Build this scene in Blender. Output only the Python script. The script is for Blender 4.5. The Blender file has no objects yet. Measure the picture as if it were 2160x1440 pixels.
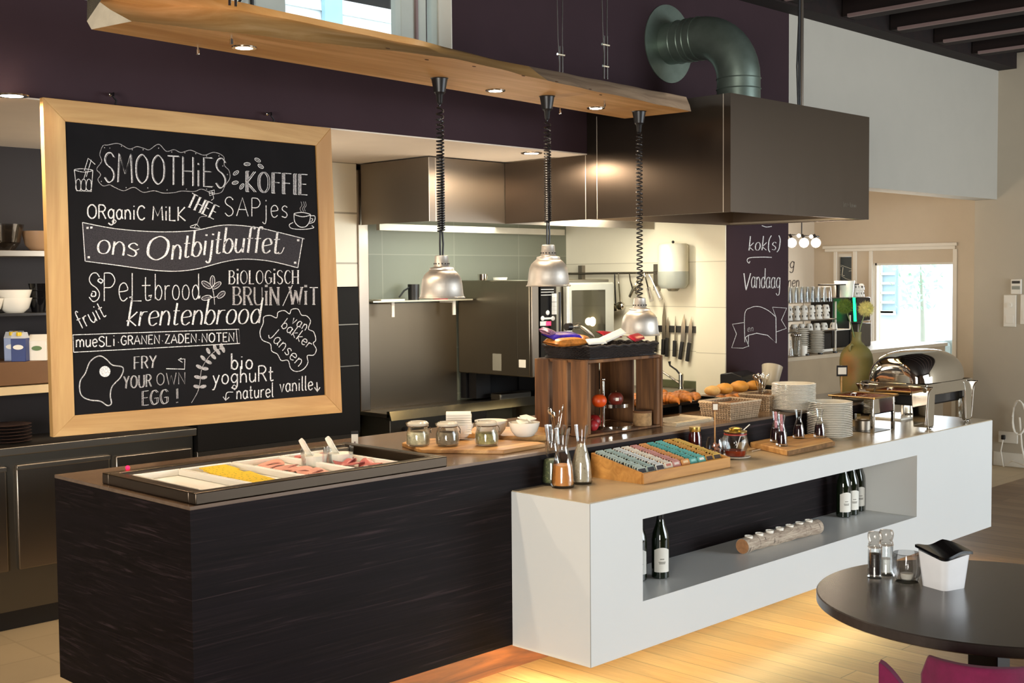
import bpy, math, random
from mathutils import Vector, Matrix
random.seed(7)
sc = bpy.context.scene
C = bpy.context.collection
R = math.radians
# ------------------------------------------------------------------ camera
F = 2579.165; CH = 1.70
YAW, PIT, ROL = .79076055, .0514399955, -.00874924
fw = Vector((math.sin(YAW)*math.cos(PIT), math.cos(YAW)*math.cos(PIT), -math.sin(PIT)))
r0 = Vector((math.cos(YAW), -math.sin(YAW), 0)); u0 = r0.cross(fw)
rt = r0*math.cos(ROL) + u0*math.sin(ROL); up = -r0*math.sin(ROL) + u0*math.cos(ROL)
cam = bpy.data.objects.new('camera', bpy.data.cameras.new('camera')); C.objects.link(cam)
m3 = Matrix((rt, up, -fw)).transposed()
cam.matrix_world = Matrix.Translation((0, 0, CH)) @ m3.to_4x4()
cam.data.sensor_width = 36; cam.data.lens = 36*F/2160; cam.data.clip_start = .05
sc.camera = cam
CP = Vector((0, 0, CH))
def P(x, y, ax, v):
    """point of the place seen at photo pixel x, y on the plane ax = v (metres)"""
    d = fw*F + rt*(x-1080) - up*(y-720); i = 'xyz'.index(ax)
    return CP + d*((v-CP[i])/d[i])
def Z(x, y, py):
    """height above ground spot x, y that is seen at pixel row py"""
    a = Vector((x, y, 0))-CP
    k = (720-py)/F
    return (k*a.dot(fw)-a.dot(up))/(up.z-k*fw.z)
def W(p, px):
    """width in metres of px pixels at point p"""
    return px*(Vector(p)-CP).dot(fw)/F
# ------------------------------------------------------------------ world, lights
w = bpy.data.worlds.new('world'); sc.world = w; w.use_nodes = True
bg = w.node_tree.nodes['Background']; bg.inputs[0].default_value = (.86, .94, 1, 1); bg.inputs[1].default_value = 4.2
sc.view_settings.view_transform = 'Standard'; sc.view_settings.look = 'None'
sc.view_settings.gamma = 1; sc.view_settings.use_curve_mapping = False
sc.view_settings.exposure = 0.0
def lamp(kind, name, loc, energy, col=(1, 1, 1), to=None, size=None, sy=None, **k):
    l = bpy.data.lights.new(name, kind); l.energy = energy; l.color = col
    o = bpy.data.objects.new(name, l); C.objects.link(o); o.location = loc
    if to: o.rotation_euler = (Vector(to)-Vector(loc)).to_track_quat('-Z', 'Y').to_euler()
    if kind == 'AREA':
        l.shape = 'RECTANGLE'; l.size = size; l.size_y = sy or size
    elif size: l.shadow_soft_size = size
    for a, b in k.items(): setattr(l, a, b)
    return o
DAY = (.90, .96, 1); WARM = (1, .66, .36); SOFT = (1, .80, .58)
# daylight from an unseen window behind right, plus added areas left and right
lamp('AREA', 'daylight_area', (7.8, -4.3, 1.75), 520, (.86, .94, 1), (6.4, 3, .4), 4.4, 2.5)
lamp('AREA', 'daylight_area', (-3.6, -.5, 1.4), 640, (1, .96, .88), (3.4, 3.4, 1.0), 3.0, 2.0)  # added left area, tinted warm for the counter's left end
lamp('AREA', 'daylight_area', (10.6, -2.4, 1.0), 110, DAY, (6, 3, .6), 3.0, 1.8)  # added low area, brightens the counter's right end
lamp('AREA', 'led_strip_glow', (3.60, 3.34, .198), 8, (1, .84, .50), (3.60, 3.34001, 0), .03, .5)
lamp('AREA', 'led_strip_glow', (5.3, 3.12, .198), 14, (1, .80, .42), (5.3, 3.12001, 0), 3.3, .03)
lamp('AREA', 'led_strip_glow', (2.7, 3.62, .198), 3.5, (1, .80, .42), (2.7, 3.62001, 0), 1.2, .03)
# ------------------------------------------------------------------ mesh builder
class MB:
    def __init__(s): s.v = []; s.f = []; s.i = []; s.m = 0
    def add(s, vs, fs):
        n = len(s.v); s.v += [tuple(a) for a in vs]
        for q in fs: s.f.append([n+j for j in q]); s.i.append(s.m)
        return s
    def box(s, x0, y0, z0, x1, y1, z1):
        x0, x1 = sorted((x0, x1)); y0, y1 = sorted((y0, y1)); z0, z1 = sorted((z0, z1))
        v = [(x, y, z) for z in (z0, z1) for x, y in ((x0, y0), (x1, y0), (x1, y1), (x0, y1))]
        return s.add(v, [(3, 2, 1, 0), (4, 5, 6, 7), (0, 1, 5, 4), (1, 2, 6, 5), (2, 3, 7, 6), (3, 0, 4, 7)])
    def obox(s, c, d, M=None, tz=0, ty=0, tx=0):
        M = M or Matrix.Rotation(tz, 3, 'Z') @ Matrix.Rotation(ty, 3, 'Y') @ Matrix.Rotation(tx, 3, 'X')
        v = [Vector(c)+M @ Vector((a*d[0]/2, b*d[1]/2, e*d[2]/2)) for e in (-1, 1) for a, b in ((-1, -1), (1, -1), (1, 1), (-1, 1))]
        return s.add(v, [(3, 2, 1, 0), (4, 5, 6, 7), (0, 1, 5, 4), (1, 2, 6, 5), (2, 3, 7, 6), (3, 0, 4, 7)])
    def prism(s, poly, a, b, ax='z'):
        """polygon in the two other axes, extruded along ax from a to b"""
        def pt(p, t): return {'z': (p[0], p[1], t), 'y': (p[0], t, p[1]), 'x': (t, p[0], p[1])}[ax]
        n = len(poly); v = [pt(p, a) for p in poly]+[pt(p, b) for p in poly]
        return s.add(v, [list(range(n))[::-1], list(range(n, 2*n))]+[(j, (j+1) % n, n+(j+1) % n, n+j) for j in range(n)])
    def lathe(s, pr, c=(0, 0, 0), n=28, M=None, sx=1, sy=1, wob=None):
        c = Vector(c); v = []; f = []
        for k, (r, z) in enumerate(pr):
            for j in range(n):
                t = 2*math.pi*j/n; q = r*(wob(t, z) if wob else 1)
                p = Vector((q*math.cos(t)*sx, q*math.sin(t)*sy, z))
                v.append(c+(M @ p if M else p))
        for k in range(len(pr)-1):
            for j in range(n):
                a, b = k*n+j, k*n+(j+1) % n; f.append((a, b, b+n, a+n))
        if pr[0][0] > 1e-6: f.append(list(range(n))[::-1])
        if pr[-1][0] > 1e-6: f.append([(len(pr)-1)*n+j for j in range(n)])
        return s.add(v, f)
    def cyl(s, c, r, h, n=24, r2=None): return s.lathe([(r, 0), (r if r2 is None else r2, h)], c, n)
    def tube(s, pts, r, n=8, close=False):
        pts = [Vector(p) for p in pts]; m = len(pts); v = []; f = []
        rs = r if isinstance(r, (list, tuple)) else [r]*m
        nrm = None
        for i, p in enumerate(pts):
            if close: d = pts[(i+1) % m]-pts[i-1]
            else: d = pts[min(i+1, m-1)]-pts[max(i-1, 0)]
            if d.length < 1e-9: d = Vector((0, 0, 1))
            d.normalize()
            if nrm is None: nrm = d.orthogonal().normalized()
            else:
                nrm = nrm-d*nrm.dot(d)
                nrm = nrm.normalized() if nrm.length > 1e-6 else d.orthogonal().normalized()
            b = d.cross(nrm)
            for j in range(n):
                t = 2*math.pi*j/n; v.append(p+(nrm*math.cos(t)+b*math.sin(t))*rs[i])
        for i in range(m if close else m-1):
            for j in range(n):
                a = i*n+j; b = i*n+(j+1) % n; a2 = ((i+1) % m)*n+j; b2 = ((i+1) % m)*n+(j+1) % n
                f.append((a, b, b2, a2))
        if not close: f += [list(range(n))[::-1], [(m-1)*n+j for j in range(n)]]
        return s.add(v, f)
    def ball(s, c, r, nu=18, nv=11, fn=None, M=None):
        if not isinstance(r, (tuple, list)): r = (r, r, r)
        v = []; f = []
        for i in range(nv+1):
            a = math.pi*i/nv
            for j in range(nu):
                t = 2*math.pi*j/nu; d = Vector((math.sin(a)*math.cos(t), math.sin(a)*math.sin(t), -math.cos(a)))
                k = fn(d) if fn else 1
                p = Vector((d.x*r[0]*k, d.y*r[1]*k, d.z*r[2]*k)); v.append(Vector(c)+(M @ p if M else p))
        for i in range(nv):
            for j in range(nu): f.append((i*nu+j, i*nu+(j+1) % nu, (i+1)*nu+(j+1) % nu, (i+1)*nu+j))
        return s.add(v, f)
    def grid(s, nu, nv, fn, thick=None):
        """surface fn(u, v) for u, v in 0..1; thick gives it a back"""
        v = [Vector(fn(i/nu, j/nv)) for i in range(nu+1) for j in range(nv+1)]; q = nv+1
        f = [(i*q+j, (i+1)*q+j, (i+1)*q+j+1, i*q+j+1) for i in range(nu) for j in range(nv)]
        if thick:
            n = len(v); t = Vector(thick); v += [a+t for a in v]
            f += [tuple(n+k for k in a[::-1]) for a in f]
            e = [i*q for i in range(nu+1)]+[nu*q+j for j in range(1, nv+1)]+[i*q+nv for i in range(nu-1, -1, -1)]+[j for j in range(nv-1, 0, -1)]
            f += [(e[k], e[(k+1) % len(e)], n+e[(k+1) % len(e)], n+e[k])[::-1] for k in range(len(e))]
        return s.add(v, f)
    def build(s, name, mat, parent=None, smooth=True, bevel=0, world=False, ang=38):
        if world and parent is not None:
            l = parent.location
            s.v = [(a[0]-l[0], a[1]-l[1], a[2]-l[2]) for a in s.v]
        me = bpy.data.meshes.new(name); me.from_pydata(s.v, [], s.f)
        for k in (mat if isinstance(mat, (list, tuple)) else [mat]): me.materials.append(k)
        me.polygons.foreach_set('material_index', s.i)
        me.validate(); me.update()
        if smooth: me.shade_smooth(); me.set_sharp_from_angle(angle=R(ang))
        o = bpy.data.objects.new(name, me); C.objects.link(o)
        if parent is not None: o.parent = parent
        if bevel:
            b = o.modifiers.new('bevel', 'BEVEL'); b.width = bevel; b.segments = 2; b.limit_method = 'ANGLE'; b.angle_limit = R(40)
            b.harden_normals = False
        return o
def tag(o, label=None, cat=None, group=None, kind=None):
    if label: o['label'] = label
    if cat: o['category'] = cat
    if group: o['group'] = group
    if kind: o['kind'] = kind
    return o
def thing(name, label, cat, loc=(0, 0, 0), rz=0, group=None):
    o = bpy.data.objects.new(name, None); C.objects.link(o); o.location = loc; o.rotation_euler = (0, 0, rz)
    o.empty_display_size = .05
    return tag(o, label, cat, group)
def struct(name, mb, mat, **k): return tag(mb.build(name, mat, **k), kind='structure')
kids = {}
def dup(o, loc, rz=None, label=None, group=None, parent=None):
    c = o.copy(); C.objects.link(c)
    if loc is not None: c.location = loc
    if rz is not None: c.rotation_euler = (0, 0, rz)
    if parent is not None: c.parent = parent
    if label: c['label'] = label
    if group: c['group'] = group
    for h in [q for q in C.objects if q.parent == o]: dup(h, None, parent=c)
    return c
# ------------------------------------------------------------------ materials
def lin(c):
    if isinstance(c, str): c = [int(c[i:i+2], 16)/255 for i in (0, 2, 4)]
    return tuple((x/12.92 if x <= .04045 else ((x+.055)/1.055)**2.4) for x in c[:3])+(1,)
class NT:
    def __init__(s, name):
        s.m = bpy.data.materials.new(name); s.m.use_nodes = True; s.t = s.m.node_tree; s.n = s.t.nodes
        s.b = s.n['Principled BSDF']; s.out = s.n['Material Output']
    def N(s, ty, **k):
        q = s.n.new(ty)
        for a, b in k.items():
            if a in q.inputs.keys() if not a.isidentifier() else False: q.inputs[a].default_value = b
            else: setattr(q, a, b)
        return q
    def L(s, a, b): s.t.links.new(a, b)
    def co(s, scale=(1, 1, 1), rot=(0, 0, 0)):
        tc = s.n.new('ShaderNodeTexCoord'); mp = s.n.new('ShaderNodeMapping')
        mp.inputs['Scale'].default_value = scale; mp.inputs['Rotation'].default_value = rot
        s.L(tc.outputs['Object'], mp.inputs['Vector']); return mp.outputs[0]
    def noise(s, vec, scale, det=4, rough=.55, dist=0):
        q = s.n.new('ShaderNodeTexNoise'); q.inputs['Scale'].default_value = scale; q.inputs['Detail'].default_value = det
        q.inputs['Roughness'].default_value = rough; q.inputs['Distortion'].default_value = dist
        s.L(vec, q.inputs['Vector']); return q.outputs['Fac']
    def ramp(s, fac, stops):
        q = s.n.new('ShaderNodeValToRGB'); e = q.color_ramp.elements
        while len(e) < len(stops): e.new(.5)
        for k, (p, c) in enumerate(stops): e[k].position = p; e[k].color = c
        s.L(fac, q.inputs[0]); return q.outputs[0]
    def mix(s, fac, a, b, mode='MIX'):
        q = s.n.new('ShaderNodeMix'); q.data_type = 'RGBA'; q.blend_type = mode
        for k, val in ((0, fac), (6, a), (7, b)):
            if hasattr(val, 'is_linked') or hasattr(val, 'links'): s.L(val, q.inputs[k])
            else: q.inputs[k].default_value = val
        return q.outputs[2]
    def bump(s, fac, st=.2, d=.01):
        q = s.n.new('ShaderNodeBump'); q.inputs['Strength'].default_value = st; q.inputs['Distance'].default_value = d
        s.L(fac, q.inputs['Height']); s.L(q.outputs[0], s.b.inputs['Normal'])
def mat(name, col, rough=.5, metal=0, var=.06, sc_=6, bump=0, emit=0, coat=0, sheen=0, spec=None, sub=0):
    t = NT(name); c = lin(col) if isinstance(col, str) or max(col[:3]) <= 1 else col
    v = t.noise(t.co(), sc_)
    a = tuple(max(0, x*(1-var)) for x in c[:3])+(1,); b = tuple(min(1, x*(1+var)) for x in c[:3])+(1,)
    rc = t.ramp(v, [(.3, a), (.7, b)])
    t.L(rc, t.b.inputs['Base Color'])
    t.b.inputs['Roughness'].default_value = rough; t.b.inputs['Metallic'].default_value = metal
    if bump: t.bump(t.noise(t.co(), sc_*8), bump, .004)
    if coat: t.b.inputs['Coat Weight'].default_value = coat; t.b.inputs['Coat Roughness'].default_value = .08
    if sheen: t.b.inputs['Sheen Weight'].default_value = sheen
    if spec is not None: t.b.inputs['Specular IOR Level'].default_value = spec
    if sub: t.b.inputs['Subsurface Weight'].default_value = sub; t.b.inputs['Subsurface Radius'].default_value = (.02, .01, .006)
    if emit: t.b.inputs['Emission Color'].default_value = c; t.b.inputs['Emission Strength'].default_value = emit
    return t.m
def wood(name, c1, c2, axis='x', s=1, rough=.5, dark=None, bump=.15):
    t = NT(name); k = {'x': (1.2, 14, 14), 'y': (14, 1.2, 14), 'z': (14, 14, 1.2)}[axis]
    v = t.co(tuple(a*s for a in k)); n1 = t.noise(v, 1.6, 6, .6, 1.2)
    col = t.ramp(n1, [(.32, lin(c1)), (.66, lin(c2))])
    if dark:
        n2 = t.noise(t.co(tuple(a*s*.25 for a in k)), 3, 5, .6, .5)
        col = t.mix(t.ramp(n2, [(.46, (0, 0, 0, 1)), (.68, (1, 1, 1, 1))]), col, lin(dark))
    t.L(col, t.b.inputs['Base Color']); t.b.inputs['Roughness'].default_value = rough
    if bump: t.bump(n1, bump, .003)
    return t.m
def steel(name, col='9a958c', rough=.3, axis='x', var=.03, streak=60, metal=1):
    t = NT(name); streak *= 5; k = {'x': (1, streak, streak), 'y': (streak, 1, streak), 'z': (streak, streak, 1)}[axis]
    n1 = t.noise(t.co(k), 2, 4, .6); c = lin(col)
    t.L(t.ramp(n1, [(.25, tuple(x*(1-var) for x in c[:3])+(1,)), (.75, tuple(min(1, x*(1+var)) for x in c[:3])+(1,))]), t.b.inputs['Base Color'])
    t.b.inputs['Metallic'].default_value = metal
    mr = t.n.new('ShaderNodeMapRange'); t.L(n1, mr.inputs[0]); mr.inputs[3].default_value = rough*.8; mr.inputs[4].default_value = rough*1.25
    t.L(mr.outputs[0], t.b.inputs['Roughness']); t.bump(n1, .02, .0004)
    t.b.inputs['Anisotropic'].default_value = .5
    return t.m
def glass(name, tint=(.97, .98, .98), refl=.9, base=.06, rough=.02):
    t = NT(name); t.n.remove(t.b)
    tr = t.n.new('ShaderNodeBsdfTransparent'); tr.inputs[0].default_value = tuple(tint)+(1,)
    gl = t.n.new('ShaderNodeBsdfGlossy'); gl.inputs['Roughness'].default_value = rough; gl.inputs[0].default_value = (1, 1, 1, 1)
    fr = t.n.new('ShaderNodeFresnel'); fr.inputs['IOR'].default_value = 1.45
    mr = t.n.new('ShaderNodeMapRange'); t.L(fr.outputs[0], mr.inputs[0]); mr.inputs[3].default_value = base*.1; mr.inputs[4].default_value = refl*.65
    mx = t.n.new('ShaderNodeMixShader'); t.L(mr.outputs[0], mx.inputs[0]); t.L(tr.outputs[0], mx.inputs[1]); t.L(gl.outputs[0], mx.inputs[2])
    t.L(mx.outputs[0], t.out.inputs[0]); return t.m
def glow(name, col, st):
    t = NT(name); t.b.inputs['Base Color'].default_value = lin(col); t.b.inputs['Emission Color'].default_value = lin(col)
    t.b.inputs['Emission Strength'].default_value = st; return t.m
def tiles(name, c1, grout, sx, sy, rough=.3, rotx=R(90), off=0, mort=.006, var=.03, rotz=0):
    t = NT(name); v = t.co((1, 1, 1), (rotx, 0, rotz))
    b = t.n.new('ShaderNodeTexBrick'); b.offset = off; b.squash = 1; t.L(v, b.inputs['Vector'])
    b.inputs['Scale'].default_value = 1; b.inputs['Brick Width'].default_value = sx; b.inputs['Row Height'].default_value = sy
    b.inputs['Mortar Size'].default_value = mort; b.inputs['Mortar Smooth'].default_value = .2
    c = lin(c1); b.inputs['Color1'].default_value = tuple(x*(1-var) for x in c[:3])+(1,); b.inputs['Color2'].default_value = tuple(min(1, x*(1+var)) for x in c[:3])+(1,)
    b.inputs['Mortar'].default_value = lin(grout)
    n = t.noise(t.co(), 3, 5); col = t.mix(.12, b.outputs['Color'], t.ramp(n, [(.3, (.55, .55, .55, 1)), (.7, (1, 1, 1, 1))]), 'MULTIPLY')
    t.L(col, t.b.inputs['Base Color']); t.b.inputs['Roughness'].default_value = rough; return t.m
M = {}
M['purple'] = mat('aubergine_paint', '35242a', .85, spec=.3, bump=.05, var=.05)
M['white_wall'] = mat('white_plaster', 'b5b1a6', .85, var=.015, bump=.03)
M['beige_wall'] = mat('beige_plaster', 'b6ac9a', .85, var=.015, bump=.03)
M['pink_wall'] = mat('warm_plaster', 'c9bba6', .85, var=.02)
M['ceil_white'] = mat('white_ceiling_paint', 'e2d6c6', .85, var=.02)
M['ceil_dark'] = wood('dark_ceiling_boards', '0c0403', '1c0b07', 'y', .4, .9)
M['strip'] = mat('pale_strip', '8c7674', .6)
M['white_trim'] = mat('white_trim_paint', 'e3ded2', .5, var=.02)
M['tile'] = tiles('white_wall_tiles', 'ece6d2', 'a9a290', .6, .3, .35, rotz=0)
M['tile_y'] = tiles('white_wall_tiles_side', 'ece6d2', 'c9c2ae', .62, .3, .35, rotx=R(90), mort=.003)
M['slate'] = tiles('grey_green_tiles', '787b6d', '8d8f80', .62, .31, .5, mort=.003, var=.06)
def floorwood():
    t = NT('oak_floor_planks'); v = t.co((1, 1, 1), (0, 0, R(90)))
    b = t.n.new('ShaderNodeTexBrick'); b.offset = .37; t.L(v, b.inputs['Vector']); b.inputs['Scale'].default_value = 1
    b.inputs['Brick Width'].default_value = 1.9; b.inputs['Row Height'].default_value = .135; b.inputs['Mortar Size'].default_value = .0026
    b.inputs['Mortar Smooth'].default_value = .3; b.inputs['Color1'].default_value = lin('8e7250'); b.inputs['Color2'].default_value = lin('745737'); b.inputs['Mortar'].default_value = lin('35200f')
    n = t.noise(t.co((16, 1.1, 1)), 1.8, 7, .65, 1.5)
    col = t.mix(.75, b.outputs['Color'], t.ramp(n, [(.3, (.48, .44, .40, 1)), (.7, (1, 1, 1, 1))]), 'MULTIPLY')
    t.L(col, t.b.inputs['Base Color']); t.b.inputs['Roughness'].default_value = .42; t.bump(n, .1, .002); return t.m
M['floor'] = floorwood()
M['kfloor'] = tiles('kitchen_floor_tiles', 'b09a78', 'a5906f', .3, .3, .5, rotx=0, var=.06)
def laminate():
    t = NT('dark_wavy_laminate')
    v = t.co((1.1, 3, 52)); n = t.noise(v, 1.3, 7, .62, 1.3)
    n2 = t.noise(t.co((.7, 2, 9)), 1.1, 3, .5, 1)
    c = t.ramp(n, [(.40, lin('0e090a')), (.56, lin('181112')), (.68, lin('34282a'))])
    c = t.mix(t.ramp(n2, [(.4, (0, 0, 0, 1)), (.7, (.8, .8, .8, 1))]), c, lin('150f12'))
    t.L(c, t.b.inputs['Base Color']); t.b.inputs['Roughness'].default_value = .6; t.b.inputs['Specular IOR Level'].default_value = .14; t.bump(n, .08, .002); return t.m
M['lam'] = laminate()
M['lamtop'] = wood('dark_counter_top', '5c4838', '705a46', 'x', .6, .22, bump=.02)
M['whitelam'] = mat('white_laminate', 'dbdddb', .32, var=.01, sc_=2)
M['worktop'] = mat('beige_worktop_laminate', 'b3a184', .28, var=.05, sc_=9)
M['steel'] = steel('brushed_steel', '8d857a', .33, 'x')
M['steelz'] = steel('brushed_steel_upright', '8a8075', .3, 'z', streak=70)
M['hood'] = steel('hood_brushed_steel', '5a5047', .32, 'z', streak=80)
M['canopy'] = steel('canopy_steel', '90867a', .38, 'z')
M['oven'] = steel('oven_steel', '827b6c', .36, 'z')
M['bezel'] = steel('worn_bezel_steel', '52483e', .35, 'x')
M['splash'] = steel('splash_steel', '6a5f50', .36, 'x')
M['steel_dk'] = steel('dull_steel', '6a655c', .38, 'x')
M['chrome'] = mat('polished_chrome', 'd8d4cc', .06, 1, var=.02)
M['alu'] = steel('spun_aluminium', 'c9c2b8', .42, 'z', streak=20, metal=.8)
M['black'] = mat('black_plastic', '131214', .4)
M['blackg'] = mat('black_gloss', '0c0c0e', .12)
M['white'] = mat('white_porcelain', 'f0ebdf', .18, var=.01)
M['paper'] = mat('white_paper', 'ece6d8', .8, var=.04)
M['beamwood'] = wood('pale_oak_beam', 'c0904f', 'dcb078', 'x', .55, .6, dark='b58446', bump=.2)
M['bark'] = wood('waney_grey_bark', '7e6650', 'a88e72', 'x', .8, .8, bump=.5)
M['endgrain'] = mat('pale_end_grain', 'c9bba2', .8, var=.12, sc_=14, bump=.3)
M['frame'] = wood('pale_frame_wood_across', 'ab8046', 'cba46a', 'x', .5, .55, dark='a97c45')
M['framez'] = wood('pale_frame_wood_upright', 'ab8046', 'cba46a', 'z', .5, .55, dark='a97c45')
def board():
    t = NT('blackboard_paint'); n = t.noise(t.co(), 4, 6, .6, .6)
    t.L(t.ramp(n, [(.3, lin('0a090b')), (.75, lin('141215'))]), t.b.inputs['Base Color']); t.b.inputs['Roughness'].default_value = .8; t.b.inputs['Specular IOR Level'].default_value = .2; return t.m
M['board'] = board()
def chalk(name, a, b):
    t = NT(name); n = t.noise(t.co(), 240, 3, .8)
    t.L(t.ramp(n, [(.36, lin(b)), (.56, lin(a))]), t.b.inputs['Base Color']); t.b.inputs['Roughness'].default_value = .95; return t.m
M['chalk'] = chalk('white_chalk', 'f2f0ee', '8b888c'); M['chalkg'] = chalk('faint_chalk', '343136', '1d1b1f'); M['chalkd'] = chalk('soft_chalk', 'b9b5b4', '6a666a')
M['glass'] = glass('clear_glass'); M['glassd'] = glass('smoke_glass', (.75, .72, .68), .7, .08)
M['pane'] = glass('window_pane', (.96, .98, .98), .4, .03)
M['crate'] = wood('old_crate_wood', '5a3c26', '96683e', 'z', .7, .75, dark='3a2416', bump=.4)
M['teawood'] = wood('honey_box_wood', 'a87236', 'cc9650', 'x', .8, .5)
M['plank'] = wood('serving_board_wood', 'b07c42', 'd8a868', 'x', .7, .5, dark='8a5c2e')
M['barkdk'] = mat('live_edge_bark', '7a5a38', .9, var=.3, sc_=30, bump=.6)
M['magenta'] = mat('magenta_felt', '6a0a3a', .9, sheen=.05, var=.12, sc_=40, bump=.1)
M['tabletop'] = mat('dark_table_laminate', '3b3430', .25, var=.08, sc_=60)
M['led'] = glow('warm_led_strip', 'ffdf94', 34)
M['bulb'] = glow('lit_bulb', 'ffe9c8', 30); M['spotglow'] = glow('lit_spot_lens', 'fff0d8', 40)
M['wbottle'] = mat('dark_green_bottle_glass', '101a0c', .06, coat=.6)
M['label'] = mat('white_bottle_label', 'e9e6dc', .7)
# ================================================================== THE ROOM
YW = 4.58; CZ = 3.485
M['dimwall'] = mat('brown_panelled_wall', '5e4a3c', .8)
M['outside'] = mat('white_siding', 'e8eef0', .8, var=.02)
b = MB().box(-4, -4.6, -.1, 10.74, 4.1, 0); struct('floor', b, M['floor'], smooth=False)
b = MB().box(-4, 4.1, -.1, 10.74, 6.5, 0); struct('floor', b, M['kfloor'], smooth=False)
b = MB().box(-4, -4.6, 3.62, 10.95, 6.8, 3.7); struct('ceiling', b, M['ceil_dark'], smooth=False)
b = MB().box(-4, YW-.16, CZ, 10.74, YW+.2, 3.62); struct('trim_1', b, M['ceil_dark'], smooth=False)
k = 2
for px, py in ((1792, 34), (1897, 62), (1993, 88), (2066, 112), (1660, 0)):
    q = P(px, py, 'z', 3.5)
    b = MB(); b.box(q.x-.02, -4.5, 3.5, q.x+.16, YW-.17, 3.62)
    o = struct('trim_%d' % k, b, M['ceil_dark'], smooth=False)
    b = MB().box(q.x-.032, -4.5, 3.49, q.x-.004, q.y, 3.512); tag(b.build('edge_glint', M['strip'], o, smooth=False))  # light on the beam edge, put in as a pale strip
    k += 1
# purple wall with the high window and the opening to the kitchen below
WX0, WX1, WZ0, WZ1 = 2.27, 4.222, 2.80, 3.42
b = MB()
b.box(-4, YW, 2.40, WX0, YW+.22, CZ); b.box(WX1, YW, 2.40, 6.61, YW+.22, CZ)
b.box(WX0, YW, 2.40, WX1, YW+.22, WZ0); b.box(WX0, YW, WZ1, WX1, YW+.22, CZ)
b.box(6.61, YW, 0, 7.343, YW+.22, CZ)
struct('wall_kitchen_front', b, M['purple'], smooth=False)
b = MB().box(7.343, YW, 2.36, 10.74, YW+.2, CZ); struct('wall_bar_front', b, M['white_wall'], smooth=False)
b = MB().box(6.598, YW+.004, 0, 6.61, YW+.235, 2.40); b.box(6.61, YW+.22, 0, 6.7, YW+.235, 2.4); struct('wall_pillar_side', b, M['tile_y'], smooth=False)
b = MB().box(10.74, -4.6, 0, 10.96, YW+.2, 3.62); struct('wall_right', b, M['beige_wall'], smooth=False)
b = MB().box(10.722, -4.5, 0, 10.74, YW, .125); struct('baseboard_right', b, M['white_trim'], bevel=.003)
b = MB().box(10.0, 4.785, 0, 10.74, 4.79, 0.001)
b = MB().box(-4.2, -4.6, 0, -4, 6.5, 3.62); struct('wall_left', b, M['dimwall'], smooth=False)
b = MB().box(-4, -4.8, 0, 10.96, -4.6, 3.62); struct('wall_rear', b, M['dimwall'], smooth=False)
# kitchen shell
b = MB().box(-4, YW+.22, 2.40, 6.7, 6.5, 2.46); struct('ceiling', b, M['ceil_white'], smooth=False)
b = MB().box(-4, YW+.002, 2.394, 6.6, YW+.22, 2.40); struct('trim_9', b, M['ceil_white'], smooth=False)
M['darkwall'] = mat('dark_kitchen_wall', '1f1a1c', .7)
b = MB().box(-4, 6.3, 0, 4.40, 6.5, 2.4); struct('wall_kitchen_back', b, M['darkwall'], smooth=False)
b = MB().box(4.40, 5.87, 1.66, 4.612, 6.3, 2.4); struct('wall_kitchen_stub', b, M['tile'], smooth=False)
b = MB().box(4.612, 6.06, 0, 6.9, 6.5, 2.4); struct('wall_kitchen_niche', b, M['slate'], smooth=False)
b = MB().box(6.7, YW+.235, 0, 6.9, 6.06, 2.4); struct('wall_kitchen_right', b, M['tile_y'], smooth=False)
b = MB().box(4.612, 5.86, .9, 4.69, 6.05, 2.36); struct('trim_7', b, M['steelz'], bevel=.004)
# bar room shell
XB = 10.9
wz0, wz1 = .95, P(1842, 555, 'x', XB).z; wy1 = P(1842, 556, 'x', XB).y; wy0 = P(2010, 552, 'x', XB).y
sl0, sl1 = P(1796, 600, 'x', XB).y, P(1767, 600, 'x', XB).y; pz1 = P(1780, 535, 'x', XB).z; pz0 = pz1-.34
b = MB()
b.box(XB, YW+.2, 0, XB+.15, wy0, 2.8); b.box(XB, wy0, wz1, XB+.15, wy1, 2.8); b.box(XB, wy0, 0, XB+.15, wy1, wz0)
b.box(XB, wy1, 0, XB+.15, sl0, 2.8); b.box(XB, sl0, pz1, XB+.15, sl1, 2.8); b.box(XB, sl0, 0, XB+.15, sl1, pz0); b.box(XB, sl1, 0, XB+.15, 6.8, 2.8)
struct('wall_bar_right', b, M['pink_wall'], smooth=False)
b = MB().box(7.343, 6.5, 0, XB, 6.7, 2.8); struct('wall_bar_back', b, M['pink_wall'], smooth=False)
b = MB().box(6.9, YW+.22, 0, 7.2, 6.7, 2.8); struct('wall_bar_left', b, M['pink_wall'], smooth=False)
b = MB().box(6.9, YW+.2, 2.8, XB+.15, 6.8, 2.86); struct('ceiling', b, M['ceil_white'], smooth=False)
b = MB().box(6.9, YW-.5, -.1, XB+.1, 6.7, -.001); struct('floor', b, M['floor'], smooth=False)
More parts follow.
